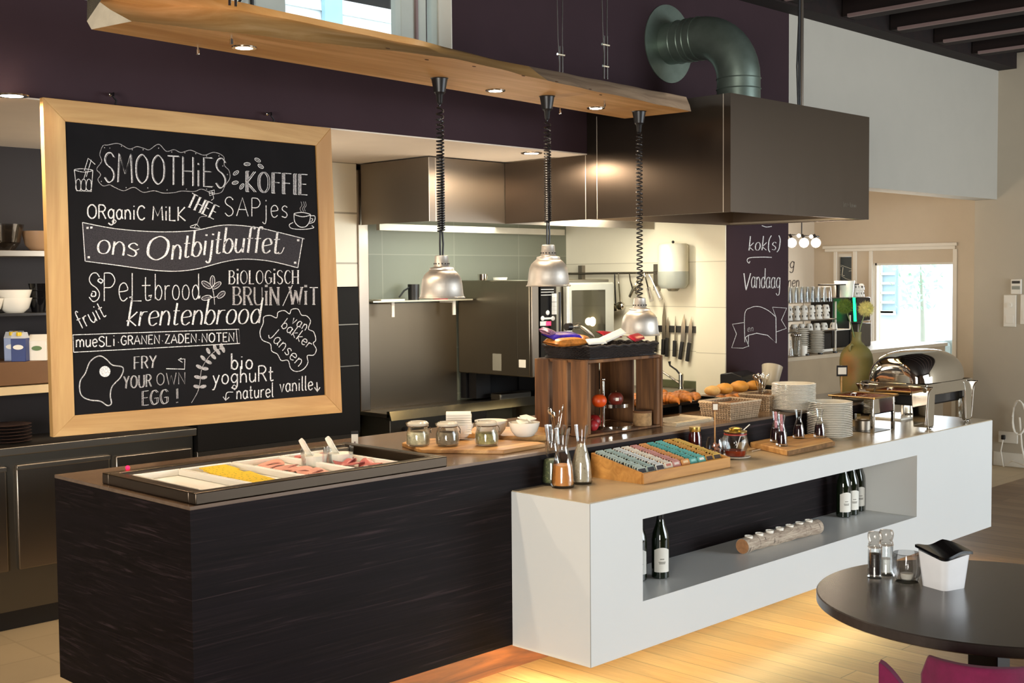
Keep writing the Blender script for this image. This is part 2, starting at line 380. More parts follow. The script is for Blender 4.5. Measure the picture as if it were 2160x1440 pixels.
# door frame trim of the bar wall
ty0, ty1 = P(2021, 511, 'x', XB).y, P(1738, 521, 'x', XB).y; tz = P(2021, 511, 'x', XB).z
b = MB()
b.box(XB-.03, ty0, tz-.03, XB, ty1, tz); b.box(XB-.02, ty0+.02, tz-.06, XB, ty1-.02, tz-.03)
b.box(XB-.015, wy0-.045, 0, XB, wy0-.005, tz-.06); b.box(XB-.015, wy1+.005, 0, XB, wy1+.04, tz-.06)
b.box(XB-.015, sl1+.005, 0, XB, sl1+.04, tz-.06); b.box(XB-.015, sl0-.06, 0, XB, sl0-.02, tz-.06)
struct('door_1', b, M['white_trim'], bevel=.003)
wn = struct('window_2', MB().box(XB+.06, wy0, wz0, XB+.066, wy1, wz1), M['pane'], smooth=False)
b = MB(); b.box(XB+.04, wy0, wz1-.02, XB+.09, wy1, wz1); b.box(XB+.04, wy1-.015, wz0, XB+.09, wy1, wz1); b.box(XB+.04, wy0, wz0, XB+.09, wy0+.012, wz1)
b.build('window_frame', M['white_trim'], wn)
# sidelight with the dark sign behind it
wn = struct('window_3', MB().box(XB+.04, sl0, pz0, XB+.045, sl1, pz1), M['pane'], smooth=False)
MB().box(XB+.02, sl0, pz1-.03, XB+.06, sl1, pz1).build('window_frame', M['white_trim'], wn)
# high window in the purple wall
def px2x(px): return P(px, 0, 'y', YW+.12).x
wn = struct('window_1', MB().box(WX0, YW+.14, WZ0, WX1, YW+.146, WZ1), M['pane'], smooth=False)
b = MB()
fr = [(WX0, WX0+.3), (px2x(498), px2x(597)), (px2x(840), px2x(893)), (WX1-.012, WX1)]
for a, c in fr: b.box(a, YW+.1, WZ0, c, YW+.18, WZ1)
b.box(WX0, YW+.1, WZ0, WX1, YW+.18, WZ0+.02); b.box(WX0, YW+.1, WZ1-.05, WX1, YW+.18, WZ1)
b.build('window_frame', mat('window_frame_paint', 'bfc4ba', .5), wn, bevel=.004)
b = MB().box(px2x(522), YW+.085, WZ0, px2x(526), YW+.1, WZ1); b.build('frame_joint', M['black'], wn)
MB().box(px2x(868), YW+.085, WZ0, px2x(872), YW+.1, WZ1).build('frame_joint', M['strip'], wn)
MB().box(WX1-.006, YW+.001, WZ0, WX1-.0005, YW+.1, WZ1).build('window_jamb', M['white_trim'], wn)
MB().box(WX0, YW+.005, WZ0-.015, WX1, YW+.1, WZ0).build('window_sill', M['white_trim'], wn)
b = MB(); a = px2x(488)
b.tube([(a, YW+.08, 2.9), (a+.01, YW+.06, 2.93), (a+.02, YW+.06, 3.0)], .006); b.tube([(a-.01, YW+.07, 2.97), (a+.04, YW+.07, 2.985)], .007)
b.build('window_handle', M['black'], wn)
# what stands outside: the neighbouring wooden house and a young tree
h = thing('wooden_house', 'white sided neighbour house glimpsed through the high window above the beam', 'house', (7.6, 9.2, 0))
b = MB()
for i in range(42): b.prism([(9.2, i*.16), (9.17, i*.16), (9.195, i*.16+.16), (9.2, i*.16+.16)], 2.0, 9.3, 'x')
b.box(2.0, 9.2, 0, 9.3, 12, 6.8)
b.build('siding', M['outside'], h, world=True, smooth=False)
a = P(700, 20, 'y', 9.15)
MB().box(a.x-.1, 9.12, 3.5, a.x+.1, 9.17, 5.6).build('window', mat('pale_blue_frame', '8fb4c4', .5), h, world=True)
# garden side: pale house with shuttered window seen through the bar window
h = thing('garden_house', 'pale garden house with a lattice window seen through the bar window', 'house', (17, 9.5, 0))
a = P(1855, 560, 'x', 17); c = P(1893, 660, 'x', 17)
MB().box(17, c.y-.5, 0, 20, a.y+3, 4.5).build('wall', mat('pale_blue_render', 'c4d2e0', .8), h, world=True)
b = MB(); b.box(16.95, c.y, c.z, 17, a.y, a.z); b.build('shutter', mat('grey_blue_shutter', '9fb6c6', .7), h, world=True)
b = MB(); b.box(16.9, a.y-.08, c.z, 16.96, a.y, a.z); b.box(16.9, c.y, c.z-.03, 16.96, a.y, c.z+.03)
for i in range(5): z = c.z+(a.z-c.z)*i/5; b.box(16.9, a.y-.28, z, 16.95, a.y-.06, z+.035)
b.build('window', M['white_trim'], h, world=True)
t = thing('garden_tree', 'sparse young tree with pale leaves seen through the bar window', 'tree', (P(1950, 600, 'x', 16)[0], P(1950, 600, 'x', 16)[1], 0))
b = MB(); b.tube([(0, 0, 0), (.02, .03, 1), (0, .06, 1.9)], [.04, .03, .01]); tx, ty = t.location.x, t.location.y
b.build('trunk', mat('pale_bark', '9a9d90', .9), t)
b = MB()
for i in range(150):
    q = P(random.gauss(1935, 22), random.uniform(556, 650), 'x', tx)
    c = Vector((random.uniform(-.3, .3), q.y-ty, q.z))
    d = Vector([random.uniform(-1, 1) for _ in range(3)]).normalized()*.05; e = d.orthogonal().normalized()*.022
    b.add([c-d, c+e, c+d, c-e], [(0, 1, 2, 3)])
b.build('leaves', mat('pale_green_leaf', '9dbfa4', .7), t)
g = MB().box(XB+.2, 2, -.2, 30, 16, -.1); g.box(-4, 6.9, -.2, XB+.1, 16, -.1); struct('ground', g, mat('pale_gravel', 'c9c6ba', .9), smooth=False)
# grey outdoor sofa beyond the bar window
s0 = P(1842, 733, 'z', 1.0); s1 = P(2001, 718, 'z', 1.0)
so = thing('garden_sofa', 'grey cushioned sofa outside the bright bar window', 'sofa', (12.4, s0.y, 0))
b = MB()
for i in range(4): b.obox((-.9+i*.62, 0, .78), (.6, .16, .44))
b.build('back_cushion', mat('grey_cushion', '6f7671', .85), so, bevel=.05)
MB().box(-1.25, -.1, -.1, 1.5, .7, .56).build('base', mat('grey_cushion_dark', '5f6661', .85), so, bevel=.02)
# right wall fittings
def onright(px, py, w_, h_, d=.012):
    q = P(px, py, 'x', 10.74); return q
q = onright(2145, 603, 0, 0)
t = thing('thermostat', 'small white thermostat with a grey display high on the right wall', 'thermostat', (10.74, q.y, q.z))
MB().box(-.022, -.045, -.07, 0, .045, .06).build('case', M['white_trim'], t, bevel=.004)
MB().box(-.024, -.035, .022, -.021, .035, .045).build('display', M['black'], t); MB().box(-.024, -.035, -.03, -.021, .035, .0).build('keypad', mat('grey_keys', '8f9188', .6), t)
q = onright(2131, 653, 0, 0)
t = thing('dimmer_panel', 'white dimmer and switch panel just below the thermostat', 'switch', (10.74, q.y, q.z))
MB().box(-.012, -.055, -.15, 0, .055, .13).build('plate', M['white_trim'], t, bevel=.004)
b = MB().lathe([(.022, 0), (.022, .014), (0, .014)], (-.012, 0, .04), 20, Matrix.Rotation(R(-90), 3, 'Y')); b.build('dimmer_knob', M['white_trim'], t)
MB().box(-.016, -.035, -.12, -.011, .035, -.05).build('rocker', M['white_trim'], t, bevel=.002)
q = onright(2158, 650, 0, 0)
t = thing('light_switch', 'white switch at the right picture edge beside the dimmer panel', 'switch', (10.74, q.y-.03, q.z))
MB().box(-.012, -.05, -.14, 0, .05, .12).build('plate', M['white_trim'], t, bevel=.004); MB().box(-.016, -.03, -.1, -.011, .03, -.02).build('rocker', M['white_trim'], t, bevel=.002)
q = onright(2127, 922, 0, 0)
t = thing('wall_socket', 'white double wall socket low on the right wall with cables', 'socket', (10.74, q.y, q.z))
MB().box(-.012, -.085, -.05, 0, .085, .05).build('plate', M['white_trim'], t, bevel=.004)
MB().box(-.04, .02, -.02, -.012, .05, .02).build('plug', M['black'], t, bevel=.004)
b = MB(); b.tube([(-.03, .035, -.02), (-.05, .045, -.12), (-.05, .02, -.26), (-.06, -.06, -q.z+.06), (-.08, -.2, -q.z+.03), (-.08, -.35, -q.z+.02)], .006); b.build('power_cord', M['paper'], t)
q = onright(2156, 925, 0, 0)
b = MB(); pts = []
for i in range(60): a = i*.33; pts.append((10.67+.02*math.sin(a*2.1), q.y+.06*math.cos(a), .2+.15*(1+math.sin(a))+.1))
b.tube(pts, .006, 6); b.tube([(10.68, q.y, .45), (10.66, q.y-.03, .2), (10.64, q.y-.08, .008)], .008, 6)
tag(b.build('coiled_cable', M['paper']), 'coil of white cable hanging low at the right wall corner', 'cable')
# dado seam
# ================================================================== COUNTERS
ZT = .843; ZL = .98; YF = 3.042; YB = 3.464
t = thing('white_counter', 'long white buffet counter with an open display niche and glowing underside', 'counter', (5.3, YF, 0))
b = MB(); x0, x1 = 3.489, 7.105
b.box(x0, YF, .206, 3.809, YB-.001, ZT-.004); b.box(6.156, YF, .206, x1, YB-.001, ZT-.004)
b.box(3.809, YF, .206, 6.156, YB-.001, .402); b.box(3.809, YF, .735, 6.156, YB-.001, ZT-.004)
b.box(5.985, YB-.001, .206, x1, 3.95, ZT-.004)
b.build('body', M['whitelam'], t, world=True, smooth=False)
MB().box(3.809, 3.43, .402, 6.156, YB-.002, .735).build('niche_back', M['lam'], t, world=True, smooth=False)
b = MB().box(x0+.003, YF+.003, ZT-.004, x1-.003, YB-.001, ZT); b.box(5.985, YB-.001, ZT-.004, x1-.003, 3.947, ZT); b.build('worktop', M['worktop'], t, world=True, smooth=False)
b = MB().box(x0-.0008, YF-.0008, .206, x0+.001, YF+.001, ZT-.004); b.build('corner_seam', mat('grey_seam', '8a8a84', .6), t, world=True, smooth=False)
t = thing('dark_counter', 'dark streaked laminate buffet counter carrying the cold well and the raised ledge', 'counter', (4, YB, 0))
b = MB(); b.box(2.03, YB, .21, 5.98, 4.43, ZL-.012); b.box(5.98, 4.08, .21, 6.55, 4.43, ZL-.012); b.build('body', M['lam'], t, world=True, smooth=False)
b = MB(); b.box(2.03, YB, ZL-.012, 5.98, 4.43, ZL); b.box(5.98, 4.08, ZL-.012, 6.55, 4.43, ZL); b.build('worktop', M['lamtop'], t, world=True, smooth=False)
M['plinthwood'] = wood('brown_plinth_wood', '40220f', '6e3e1c', 'x', .8, .45)
b = MB(); b.box(2.2, 3.71, 0, 7.0, 3.74, .206); b.box(2.2, 3.74, 0, 2.23, 4.3, .21); b.box(2.2, 4.27, 0, 6.1, 4.3, .21); b.build('plinth', M['plinthwood'], t, world=True, smooth=False)
t = thing('led_strip_light', 'warm glowing strip light under the white counter', 'light', (5.2, 3.6, .2))
b = MB().box(3.52, 3.58, .192, 7.0, 3.60, .2055); b.build('strip', M['led'], t, world=True, smooth=False)
t = thing('led_strip_light', 'warm glowing strip light under the front edge of the white counter', 'light', (5.2, 3.12, .2))
b = MB().box(3.6, 3.11, .197, 7.0, 3.12, .2055); b.build('strip', M['led'], t, world=True, smooth=False)
t = thing('led_strip_light', 'short glowing strip light under the left end of the white counter', 'light', (3.56, 3.4, .2))
b = MB().box(3.56, 3.1, .197, 3.572, 3.64, .2055); b.build('strip', glow('bright_led_strip', 'ffeab0', 90), t, world=True, smooth=False)
t = thing('led_strip_light', 'warm glowing strip light under the dark counter', 'light', (3, 3.66, .2))
b = MB().box(2.3, 3.675, .196, 3.5, 3.69, .2095); b.build('strip', M['led'], t, world=True, smooth=False)
# ------------------------------------------------------------------ cold well
T0 = P(209, 997, 'z', 1.02); T1 = P(412.5, 1038.3, 'z', 1.02); T2 = P(945, 962, 'z', 1.02); T3 = P(721, 929, 'z', 1.02)
tx0, tx1 = 2.053, T2.x; ty0_, ty1_ = 3.468, 4.10
M['lamtop_well'] = M['steel_dk']
t = thing('cold_well', 'steel framed chilled buffet well let into the dark counter', 'cold display', (2.6, 3.8, ZL))
b = MB()
for (a, c, e, f, z0, z1) in ((tx0, ty0_, tx1, ty0_+.045, ZL, 1.02), (tx0, ty1_-.045, tx1, ty1_, ZL, 1.02), (tx0, ty0_+.045, tx0+.045, ty1_-.045, ZL, 1.02), (tx1-.045, ty0_+.045, tx1, ty1_-.045, ZL, 1.02)):
    b.box(a, c, z0, e, f, z1)
b.build('bezel', M['bezel'], t, world=True, bevel=.004)
b = MB(); b.box(tx0+.045, ty0_+.045, ZL+.0005, tx1-.045, ty1_-.045, ZL+.004)
b.build('well_floor', M['steel_dk'], t, world=True)
b = MB(); b.box(tx0+.05, ty1_-.085, ZL+.004, tx1-.05, ty1_-.047, ZL+.03); b.build('rear_rail', M['steel'], t, world=True, bevel=.003)
b = MB().ball((tx0+.1, ty1_-.0, 1.026), .008); b.build('red_pilot_light', glow('red_led', 'ff1038', 4), t, world=True)
def porcelain_tray(x0, x1, y0, y1, label):
    t = thing('serving_tray', label, 'tray', ((x0+x1)/2, (y0+y1)/2, ZL+.004), group='white trays in the cold well')
    b = MB(); w_, d_ = (x1-x0)/2, (y1-y0)/2
    for s_ in (0, 1):
        pass
    b.box(-w_, -d_, 0, w_, d_, .006)
    for (a, c, e, f) in ((-w_, -d_, w_, -d_+.008), (-w_, d_-.008, w_, d_), (-w_, -d_+.008, -w_+.008, d_-.008), (w_-.008, -d_+.008, w_, d_-.008)): b.box(a, c, .006, e, f, .03)
    b.build('tray', M['white'], t, bevel=.003); return t
yy0, yy1 = ty0_+.055, ty1_-.09
xs = [2.12, 2.31, 2.53, 2.75, 2.965]
tl = ['empty white tray at the left end of the cold well', 'white tray holding the yellow cheese slices in the cold well', 'white tray holding the pale ham slices in the cold well', 'white tray holding the dark pink meat slices in the cold well']
for i in range(4): porcelain_tray(xs[i]+.002, xs[i+1]-.002, yy0, yy1 if i else yy1, tl[i])
random.seed(3)
def slice_(name, label, cat, c, r, m, group, z, fold=.02, rz=0):
    def fn(u, v):
        a = 2*math.pi*u; q = r*v
        return (q*math.cos(a), q*math.sin(a), fold*math.sin(a*2+rz)*v*v+fold*.6*math.cos(a*3)*v+fold*1.6)
    b = MB().grid(26, 5, fn, (0, 0, -.003)); o = b.build(name, m); o.location = (c[0], c[1], z); o.rotation_euler = (R(random.uniform(-6, 6)), R(random.uniform(-6, 6)), rz)
    return tag(o, label, cat, group)
def speck(name, a, c, s=60):
    t = NT(name); n = t.noise(t.co(), s, 3, .6); t.L(t.ramp(n, [(.60, lin(a)), (.66, lin(c))]), t.b.inputs['Base Color']); t.b.inputs['Roughness'].default_value = .45; return t.m
M['cheese'] = speck('yellow_herb_cheese', 'e3bd2a', '6f7a1a', 90)
M['ham'] = speck('pale_ham', 'd89a86', 'e8b8a4', 20); M['salami'] = speck('dark_ham', 'b4605a', 'd89a8c', 25)
zt_ = ZL+.012
for i in range(6):
    o = MB().box(-.055, -.05, 0, .055, .05, .004).build('cheese_slice', M['cheese']); o.location = (2.42+random.uniform(-.012, .012), 3.66+i*.055, zt_+.003+i*.002); o.rotation_euler = (R(3), 0, random.uniform(-.15, .15))
    tag(o, 'square herbed yellow cheese slice fanned in the cold well tray', 'cheese slice', 'yellow cheese slices')
for i in range(7): slice_('ham_slice', 'pale folded ham slice in the third white tray of the cold well', 'ham slice', (2.64+random.uniform(-.04, .04), 3.62+i*.055), .05, M['ham'], 'pale ham slices', zt_, .005, random.uniform(0, 3))
for i in range(7): slice_('smoked_ham_slice', 'dark pink folded meat slice in the fourth white tray of the cold well', 'ham slice', (2.85+random.uniform(-.045, .045), 3.62+i*.055), .046, M['salami'], 'dark pink meat slices', zt_, .009, random.uniform(0, 3))
# two glass pots with white servers
for i, (px, py, lab) in enumerate(((663, 987, 'left glass pot of white cream with a white server in the cold well'), (718, 982, 'right glass pot of white cream with a white server in the cold well'))):
    q = P(px, py, 'z', ZL+.004)
    q.y = min(q.y, yy1-.02)
    t = thing('glass_pot', lab, 'pot', (q.x, q.y, ZL+.004))
    b = MB().lathe([(.0, 0), (.045, 0), (.05, .01), (.052, .075), (.049, .075), (.047, .01), (0, .008)], n=28); b.build('glass', M['glass'], t)
    MB().lathe([(.044, .009), (.047, .015), (.048, .05), (.0, .054)], n=24).build('cream', mat('white_cream', 'efe9da', .4), t)
    b = MB().grid(10, 6, lambda u, v: (-.055+u*.05, (v-.5)*.042, .05+.065*(1-u)**1.4+.006*math.cos((v-.5)*5)), (0, 0, -.004)); b.build('server', M['white'], t)
q = P(760, 962, 'z', 1.02)
t = thing('price_card', 'small white card in a black clip standing on the cold well rim', 'card', (T3.x+.02, ty1_-.02, 1.02))
hh = Z(T3.x, ty1_-.02, 928)-1.02
b = MB().tube([(0, 0, 0), (0, 0, hh-.02)], .004); b.build('stick', M['strip'], t)
MB().obox((0, 0, hh+.005), (.028, .004, .05), tz=-.6).build('card', M['paper'], t); MB().obox((0, 0, hh+.03), (.03, .007, .012), tz=-.6).build('clip', M['black'], t)
# ================================================================== BEAM AND HEAT LAMPS
ZB = 2.53
bl0, bl1 = P(193, 62, 'z', ZB), P(1318, 250, 'z', ZB)      # back edge of the underside
fr1 = P(1458, 235, 'z', ZB); fl0 = P(243, 40, 'z', ZB)
wid = (fr1-bl1).length
dv = (bl1-bl0).normalized(); nv = Vector((dv.y, -dv.x, 0))
Lb = (bl1-bl0).length
t = thing('oak_beam', 'long pale live edge oak beam hanging over the dark counter', 'beam', (bl0.x, bl0.y, ZB))
ang = math.atan2(dv.y, dv.x); t.rotation_euler = (0, 0, ang)
nx = 72
def loc_(q): return Matrix.Rotation(-ang, 3, 'Z') @ (Vector(q)-Vector((bl0.x, bl0.y, ZB)))
foldp = [loc_(P(x, y, 'z', ZB)) for x, y in ((243, 40), (600, 82), (953, 122), (1184, 177), (1318, 205), (1458, 235))]
topp = [loc_(P(x, y, 'z', ZB+d)) for x, y, d in ((283, 4, .12), (493, 20, .115), (604, 39, .105), (742, 69, .09), (953, 109, .075), (1184, 153, .07), (1460, 207, .075))]
def lerp_(pts, x, k):
    if x <= pts[0].x: return pts[0][k]
    for a, c in zip(pts, pts[1:]):
        if x <= c.x: return a[k]+(c[k]-a[k])*(x-a.x)/(c.x-a.x)
    return pts[-1][k]
def prof(u):
    """cross section at u along the beam, room side negative"""
    x = u*Lb; q = .004*math.sin(u*37)+.003*math.sin(u*71+1)
    fy = lerp_(foldp, x, 1)+q; ty, tz = lerp_(topp, x, 1)+q, lerp_(topp, x, 2)
    return [(0, 0), (fy, 0), (fy*.5+ty*.5-.006, tz*.42), (ty, tz), (fy*.6, tz+.02), (.015, max(.05, tz-.02)), (.022+q*.5, .03)]
b = MB(); vs = []
for i in range(nx+1):
    u = i/nx
    for y, z in prof(u): vs.append((u*Lb+(-y*.08 if i == 0 else 0), y, z))
n = 7; fs = []; 
for i in range(nx):
    for j in range(n):
        fs.append((i*n+j, (i+1)*n+j, (i+1)*n+(j+1) % n, i*n+(j+1) % n)); 
b.add(vs, fs); mi = []
for i in range(nx):
    u = (i+.5)/nx
    for j in range(n): mi.append(0 if j == 0 or j in (1, 2) and u < .60 else (1 if j in (1, 2) else 0))
b.i = mi; b.m = 2; b.add([vs[j] for j in range(n)], [list(range(n))]); b.add([vs[nx*n+j] for j in range(n)], [list(range(n))[::-1]])
b.build('beam', [M['beamwood'], M['bark'], M['endgrain']], t, ang=50)
def on_beam(px, py, z=ZB): return P(px, py, 'z', z)
# knots
b = MB()
for px, py in ((818, 102), (1000, 140), (900, 126), (1104, 160), (1174, 172), (1267, 200), (1245, 188)):
    q = on_beam(px, py, ZB-.001); q = Matrix.Rotation(-ang, 3, 'Z') @ (q-Vector((bl0.x, bl0.y, ZB)))
    b.ball(q, (.012, .005, .0015), 10, 4)
b.build('knots', mat('dark_knot', '4a2c14', .9), t)
def to_local(q): return Matrix.Rotation(-ang, 3, 'Z') @ (Vector(q)-Vector((bl0.x, bl0.y, ZB)))
# steel hangers
for k, (pxs, lab) in enumerate((((417, 98, 488, 75), 'left'), ((1181, 228, 1275, 212), 'right'))):
    for px, py in ((pxs[0], pxs[1]), (pxs[2], pxs[3])):
        q = on_beam(px, py)
        pos = ('rear' if px in (417, 1181) else 'front')
        c = thing('suspension_cable', 'thin steel wire hanger at the %s %s of the oak beam' % (lab, pos), 'cable', (q.x, q.y, ZB))
        b = MB(); top = 3.62-ZB
        b.tube([(0, 0, .17), (-.012, 0, .35), (-.03, 0, top)], .003, 6); b.tube([(.02, 0, .17), (.02, 0, .35), (.035, 0, top)], .003, 6); b.build('wire', M['chrome'], c)
        b = MB(); b.tube([(-.004, 0, .10), (.0, 0, .30)], .005, 6); b.tube([(.02, 0, .10), (.02, 0, .30)], .005, 6); b.tube([(-.015, 0, .26), (.035, 0, .26)], .006, 6); b.tube([(-.01, 0, .16), (.03, 0, .16)], .006, 6); b.build('turnbuckle', M['chrome'], c)
        MB().lathe([(.0, -.03), (.007, -.028), (.007, -.012), (.004, -.01), (.004, 0)], n=10).build('bolt', M['chrome'], c)
def downlight(px, py, z, label, energy=26, r=.03, col=SOFT, group=None, cone=140):
    q = P(px, py, 'z', z)
    t = thing('recessed_spotlight', label, 'spotlight', (q.x, q.y, z-.001), group=group)
    b = MB().lathe([(r, 0), (r*1.0, -.004), (r*1.45, -.004), (r*1.5, 0)], n=28); b.build('trim_ring', M['chrome'], t)
    MB().lathe([(0, -.0035), (r, -.0035), (r, 0)], n=24).build('lens', M['spotglow'], t)
    l = lamp('SPOT', 'spot_lamp', (q.x, q.y, z-.02), energy, col, (q.x, q.y, 0), .03, spot_size=R(cone), spot_blend=.9 if cone < 160 else .3)
    return t
for px, py, lab in ((515, 99, 'lit spotlight sunk in the left end of the oak beam'), (1045, 190, 'lit spotlight in the oak beam between two black lamp caps left of centre'), (1257, 227, 'lit spotlight in the oak beam near the hood')):
    downlight(px, py, ZB, lab, 70 if px < 600 else 34)
for px, py, lab in ((25, 200, 'bright spotlight in the kitchen ceiling left of the blackboard'), (1121, 322, 'bright spotlight in the kitchen ceiling behind the second heat lamp')):
    downlight(px, py, 2.393, lab, 40, .04, cone=175)
PR = [(1.0, 0), (1.01, .02), (1.0, .05), (.965, .07), (.93, .2), (.905, .42), (.885, .62), (.85, .82), (.77, 1.0), (.66, 1.12), (.58, 1.18), (.53, 1.2), (.53, 1.30), (.50, 1.33), (.36, 1.36), (.33, 1.4), (.29, 1.84), (.25, 1.86), (0, 1.86)]
for (px, py, cx, cy, wpx, nt, tz0, lab) in ((930, 629, 927, 165, 97, 40, 490, 'leftmost aluminium heat lamp over the glass jars'), (1157, 604, 1154, 203, 94, 38, 470, 'middle aluminium heat lamp on a black coiled cord, hanging highest'), (1349, 707, 1348, 235, 85, 42, 640, 'rightmost aluminium heat lamp hanging lowest behind the snack basket')):
    q = on_beam(cx, cy); rz = Z(q.x, q.y, py); r = W((q.x, q.y, rz), wpx)/2
    t = thing('heat_lamp', lab, 'lamp', (q.x, q.y, rz))
    sh = MB().lathe([(a*r, z*r) for a, z in PR]+[(0, 1.80*r), (.26*r, 1.78*r), (.30*r, 1.38*r), (.5*r, 1.28*r), (.74*r, .98*r), (.86*r, .6*r), (.93*r, .07*r), (.97*r, 0)], n=44).build('lamp_shade', M['alu'], t)
    b = MB()
    for k in range(14):
        a = 2*math.pi*k/14; b.ball((.325*r*math.cos(a), .325*r*math.sin(a), 1.5*r), .035*r, 8, 5)
    b.build('vent_holes', M['black'], t)
    MB().ball((0, 0, .55*r), (.38*r, .38*r, .45*r), 16, 10).build('bulb', glow('heat_bulb', 'ffb070', 5), t)
    ztop = ZB-rz
    b = MB().lathe([(.024, ztop-.058), (.034, ztop-.003), (.038, ztop)], n=28); b.lathe([(.006, ztop-.108), (.012, ztop-.10), (.0145, ztop-.07), (.024, ztop-.058)], n=18); b.build('ceiling_cup', M['black'], t)
    zb_ = 1.86*r; zc = Z(q.x, q.y, tz0)-rz
    b = MB(); pts = []
    H0 = ztop-.10; H1 = zc; tot = nt*10
    for k in range(tot+1):
        s = k/tot; z = H0-(H0-H1)*(s-.12*math.sin(math.pi*s)*(1 if tz0 < 600 else .35))
        if tz0 < 600: z = H0-(H0-H1)*(s**.72)
        rr = .0145 if 4 < k < tot-4 else .004
        pts.append((rr*math.cos(k*.2*math.pi), rr*math.sin(k*.2*math.pi), z))
    b.tube(pts, .0036, 5)
    b.tube([(.006, 0, H1+.005), (.010, 0, (H1+zb_)/2), (.007, 0, zb_)], .0045, 6)
    b.tube([(-.006, 0, H1+.005), (-.008, 0, (H1+zb_)/2), (-.007, 0, zb_)], .0045, 6)
    b.build('coiled_cord', M['black'], t)
    lamp('SPOT', 'heat_lamp_light', (q.x, q.y, rz+.012), 105, (1, .70, .38), (q.x, q.y, 0), .03, spot_size=R(140), spot_blend=.9)
# ================================================================== EXTRACTOR HOODS
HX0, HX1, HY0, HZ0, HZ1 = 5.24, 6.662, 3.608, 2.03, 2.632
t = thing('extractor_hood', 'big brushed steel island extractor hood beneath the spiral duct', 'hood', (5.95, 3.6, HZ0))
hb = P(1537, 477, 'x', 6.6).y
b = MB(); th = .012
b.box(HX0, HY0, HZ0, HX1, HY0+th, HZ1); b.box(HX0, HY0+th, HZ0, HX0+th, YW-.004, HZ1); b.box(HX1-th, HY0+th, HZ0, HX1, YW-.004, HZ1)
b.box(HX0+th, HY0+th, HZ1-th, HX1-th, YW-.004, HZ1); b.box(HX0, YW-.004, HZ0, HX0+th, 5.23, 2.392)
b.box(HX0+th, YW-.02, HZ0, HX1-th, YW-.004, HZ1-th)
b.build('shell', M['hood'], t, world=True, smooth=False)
# corner posts read as thin vertical seams
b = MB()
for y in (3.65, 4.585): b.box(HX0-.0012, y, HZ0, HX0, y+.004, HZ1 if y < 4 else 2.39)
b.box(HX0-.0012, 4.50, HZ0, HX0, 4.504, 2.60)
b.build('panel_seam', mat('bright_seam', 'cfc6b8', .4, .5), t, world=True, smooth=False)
b = MB()
for (a, c, e, f) in ((HX0+th, HY0+th, HX1-th, HY0+.05), (HX0+th, HY0+.05, HX0+.05, YW-.02), (HX1-.05, HY0+.05, HX1-th, YW-.02)): b.box(a, c, HZ0+.004, e, f, HZ0+.016)
b.build('inner_gutter', M['steel'], t, world=True, smooth=False)
b = MB()
for i in range(6): b.prism([(HY0+.06, HZ0+.10), (4.1, HZ0+.30), (4.1, HZ0+.32), (HY0+.06, HZ0+.12)], HX0+.06+i*.225, HX0+.06+i*.225+.215, 'x'); b.prism([(4.1, HZ0+.30), (YW-.05, HZ0+.10), (YW-.05, HZ0+.12), (4.1, HZ0+.32)], HX0+.06+i*.225, HX0+.06+i*.225+.215, 'x')
b.build('grease_filters', M['steel'], t, world=True, smooth=False)
MB().box(HX0+.3, HY0+.055, HZ0+.03, HX1-.3, HY0+.1, HZ0+.06).build('light_tube', glow('hood_tube', 'ffd890', 9), t, world=True)
# small engraved maker's lettering
hood_thing = t
b = MB(); q0 = P(1779, 436, 'y', HY0-.001); 
for k, (dx, dz, w_, h_) in enumerate(((0, 0, .004, .028), (.014, 0, .004, .02), (.022, .018, .01, .003), (.03, 0, .004, .02), (.045, .0, .003, .024), (.052, .012, .01, .003), (.075, 0, .004, .028), (.088, 0, .004, .02), (.1, .002, .008, .016), (.118, .002, .01, .014), (.135, .002, .009, .014))):
    b.box(q0.x+dx, HY0-.0015, q0.z+dz, q0.x+dx+w_, HY0+.001, q0.z+dz+h_)
b.build('engraved_lettering', M['steel_dk'], t, world=True, smooth=False)
# spiral duct
fc = P(1410, 93, 'y', YW)
t = thing('ventilation_duct', 'galvanised grey elbow duct from the purple wall down to the hood', 'duct', (fc.x, 4.1, HZ1))
M['galv'] = mat('galvanised_zinc', '7c8a80', .42, .7, var=.16, sc_=9)
rr = .125; ya = 4.075; Rb = .27; pts = []
zc = fc.z
path = [Vector((fc.x, YW-.005, zc)), Vector((fc.x, ya+Rb, zc))]+[Vector((fc.x, ya+Rb-Rb*math.sin(a), zc-Rb+Rb*math.cos(a))) for a in [R(9*k) for k in range(1, 11)]]+[Vector((fc.x, ya, HZ1+.001))]
MB().tube(path, rr, 40).build('pipe', M['galv'], t, world=True)
b = MB()
for y in (ya+Rb, ya+Rb+.05, ya+Rb+.09, ya+Rb+.15): MB().tube([(fc.x+(rr+.001)*math.cos(a), y, zc+(rr+.001)*math.sin(a)) for a in [2*math.pi*k/40 for k in range(40)]], .004, 6, True).build('joint_ring', M['galv'], t, world=True)
for z in (zc-Rb, zc-Rb-.06): MB().tube([(fc.x+(rr+.001)*math.cos(a), ya+(rr+.001)*math.sin(a), z) for a in [2*math.pi*k/40 for k in range(40)]], .004, 6, True).build('joint_ring', M['galv'], t, world=True)
fl = P(1410, 14, 'y', YW).z-P(1410, 178, 'y', YW).z
MB().lathe([(fl/2, 0), (fl/2, .006), (rr, .010)], (fc.x, YW-.0005, zc), 48, Matrix.Rotation(R(90), 3, 'X')).build('wall_flange', M['galv'], t, world=True)
q = P(1690, 218, 'z', HZ1)
t = thing('suspension_rod', 'thin steel rod with cables holding the hood from the ceiling', 'rod', (q.x, 3.75, HZ1))
t.location.x = P(1691, 150, 'y', 3.75).x
MB().tube([(0, 0, 0), (0, 0, 3.62-HZ1)], .011, 12).build('rod', M['steelz'], t)
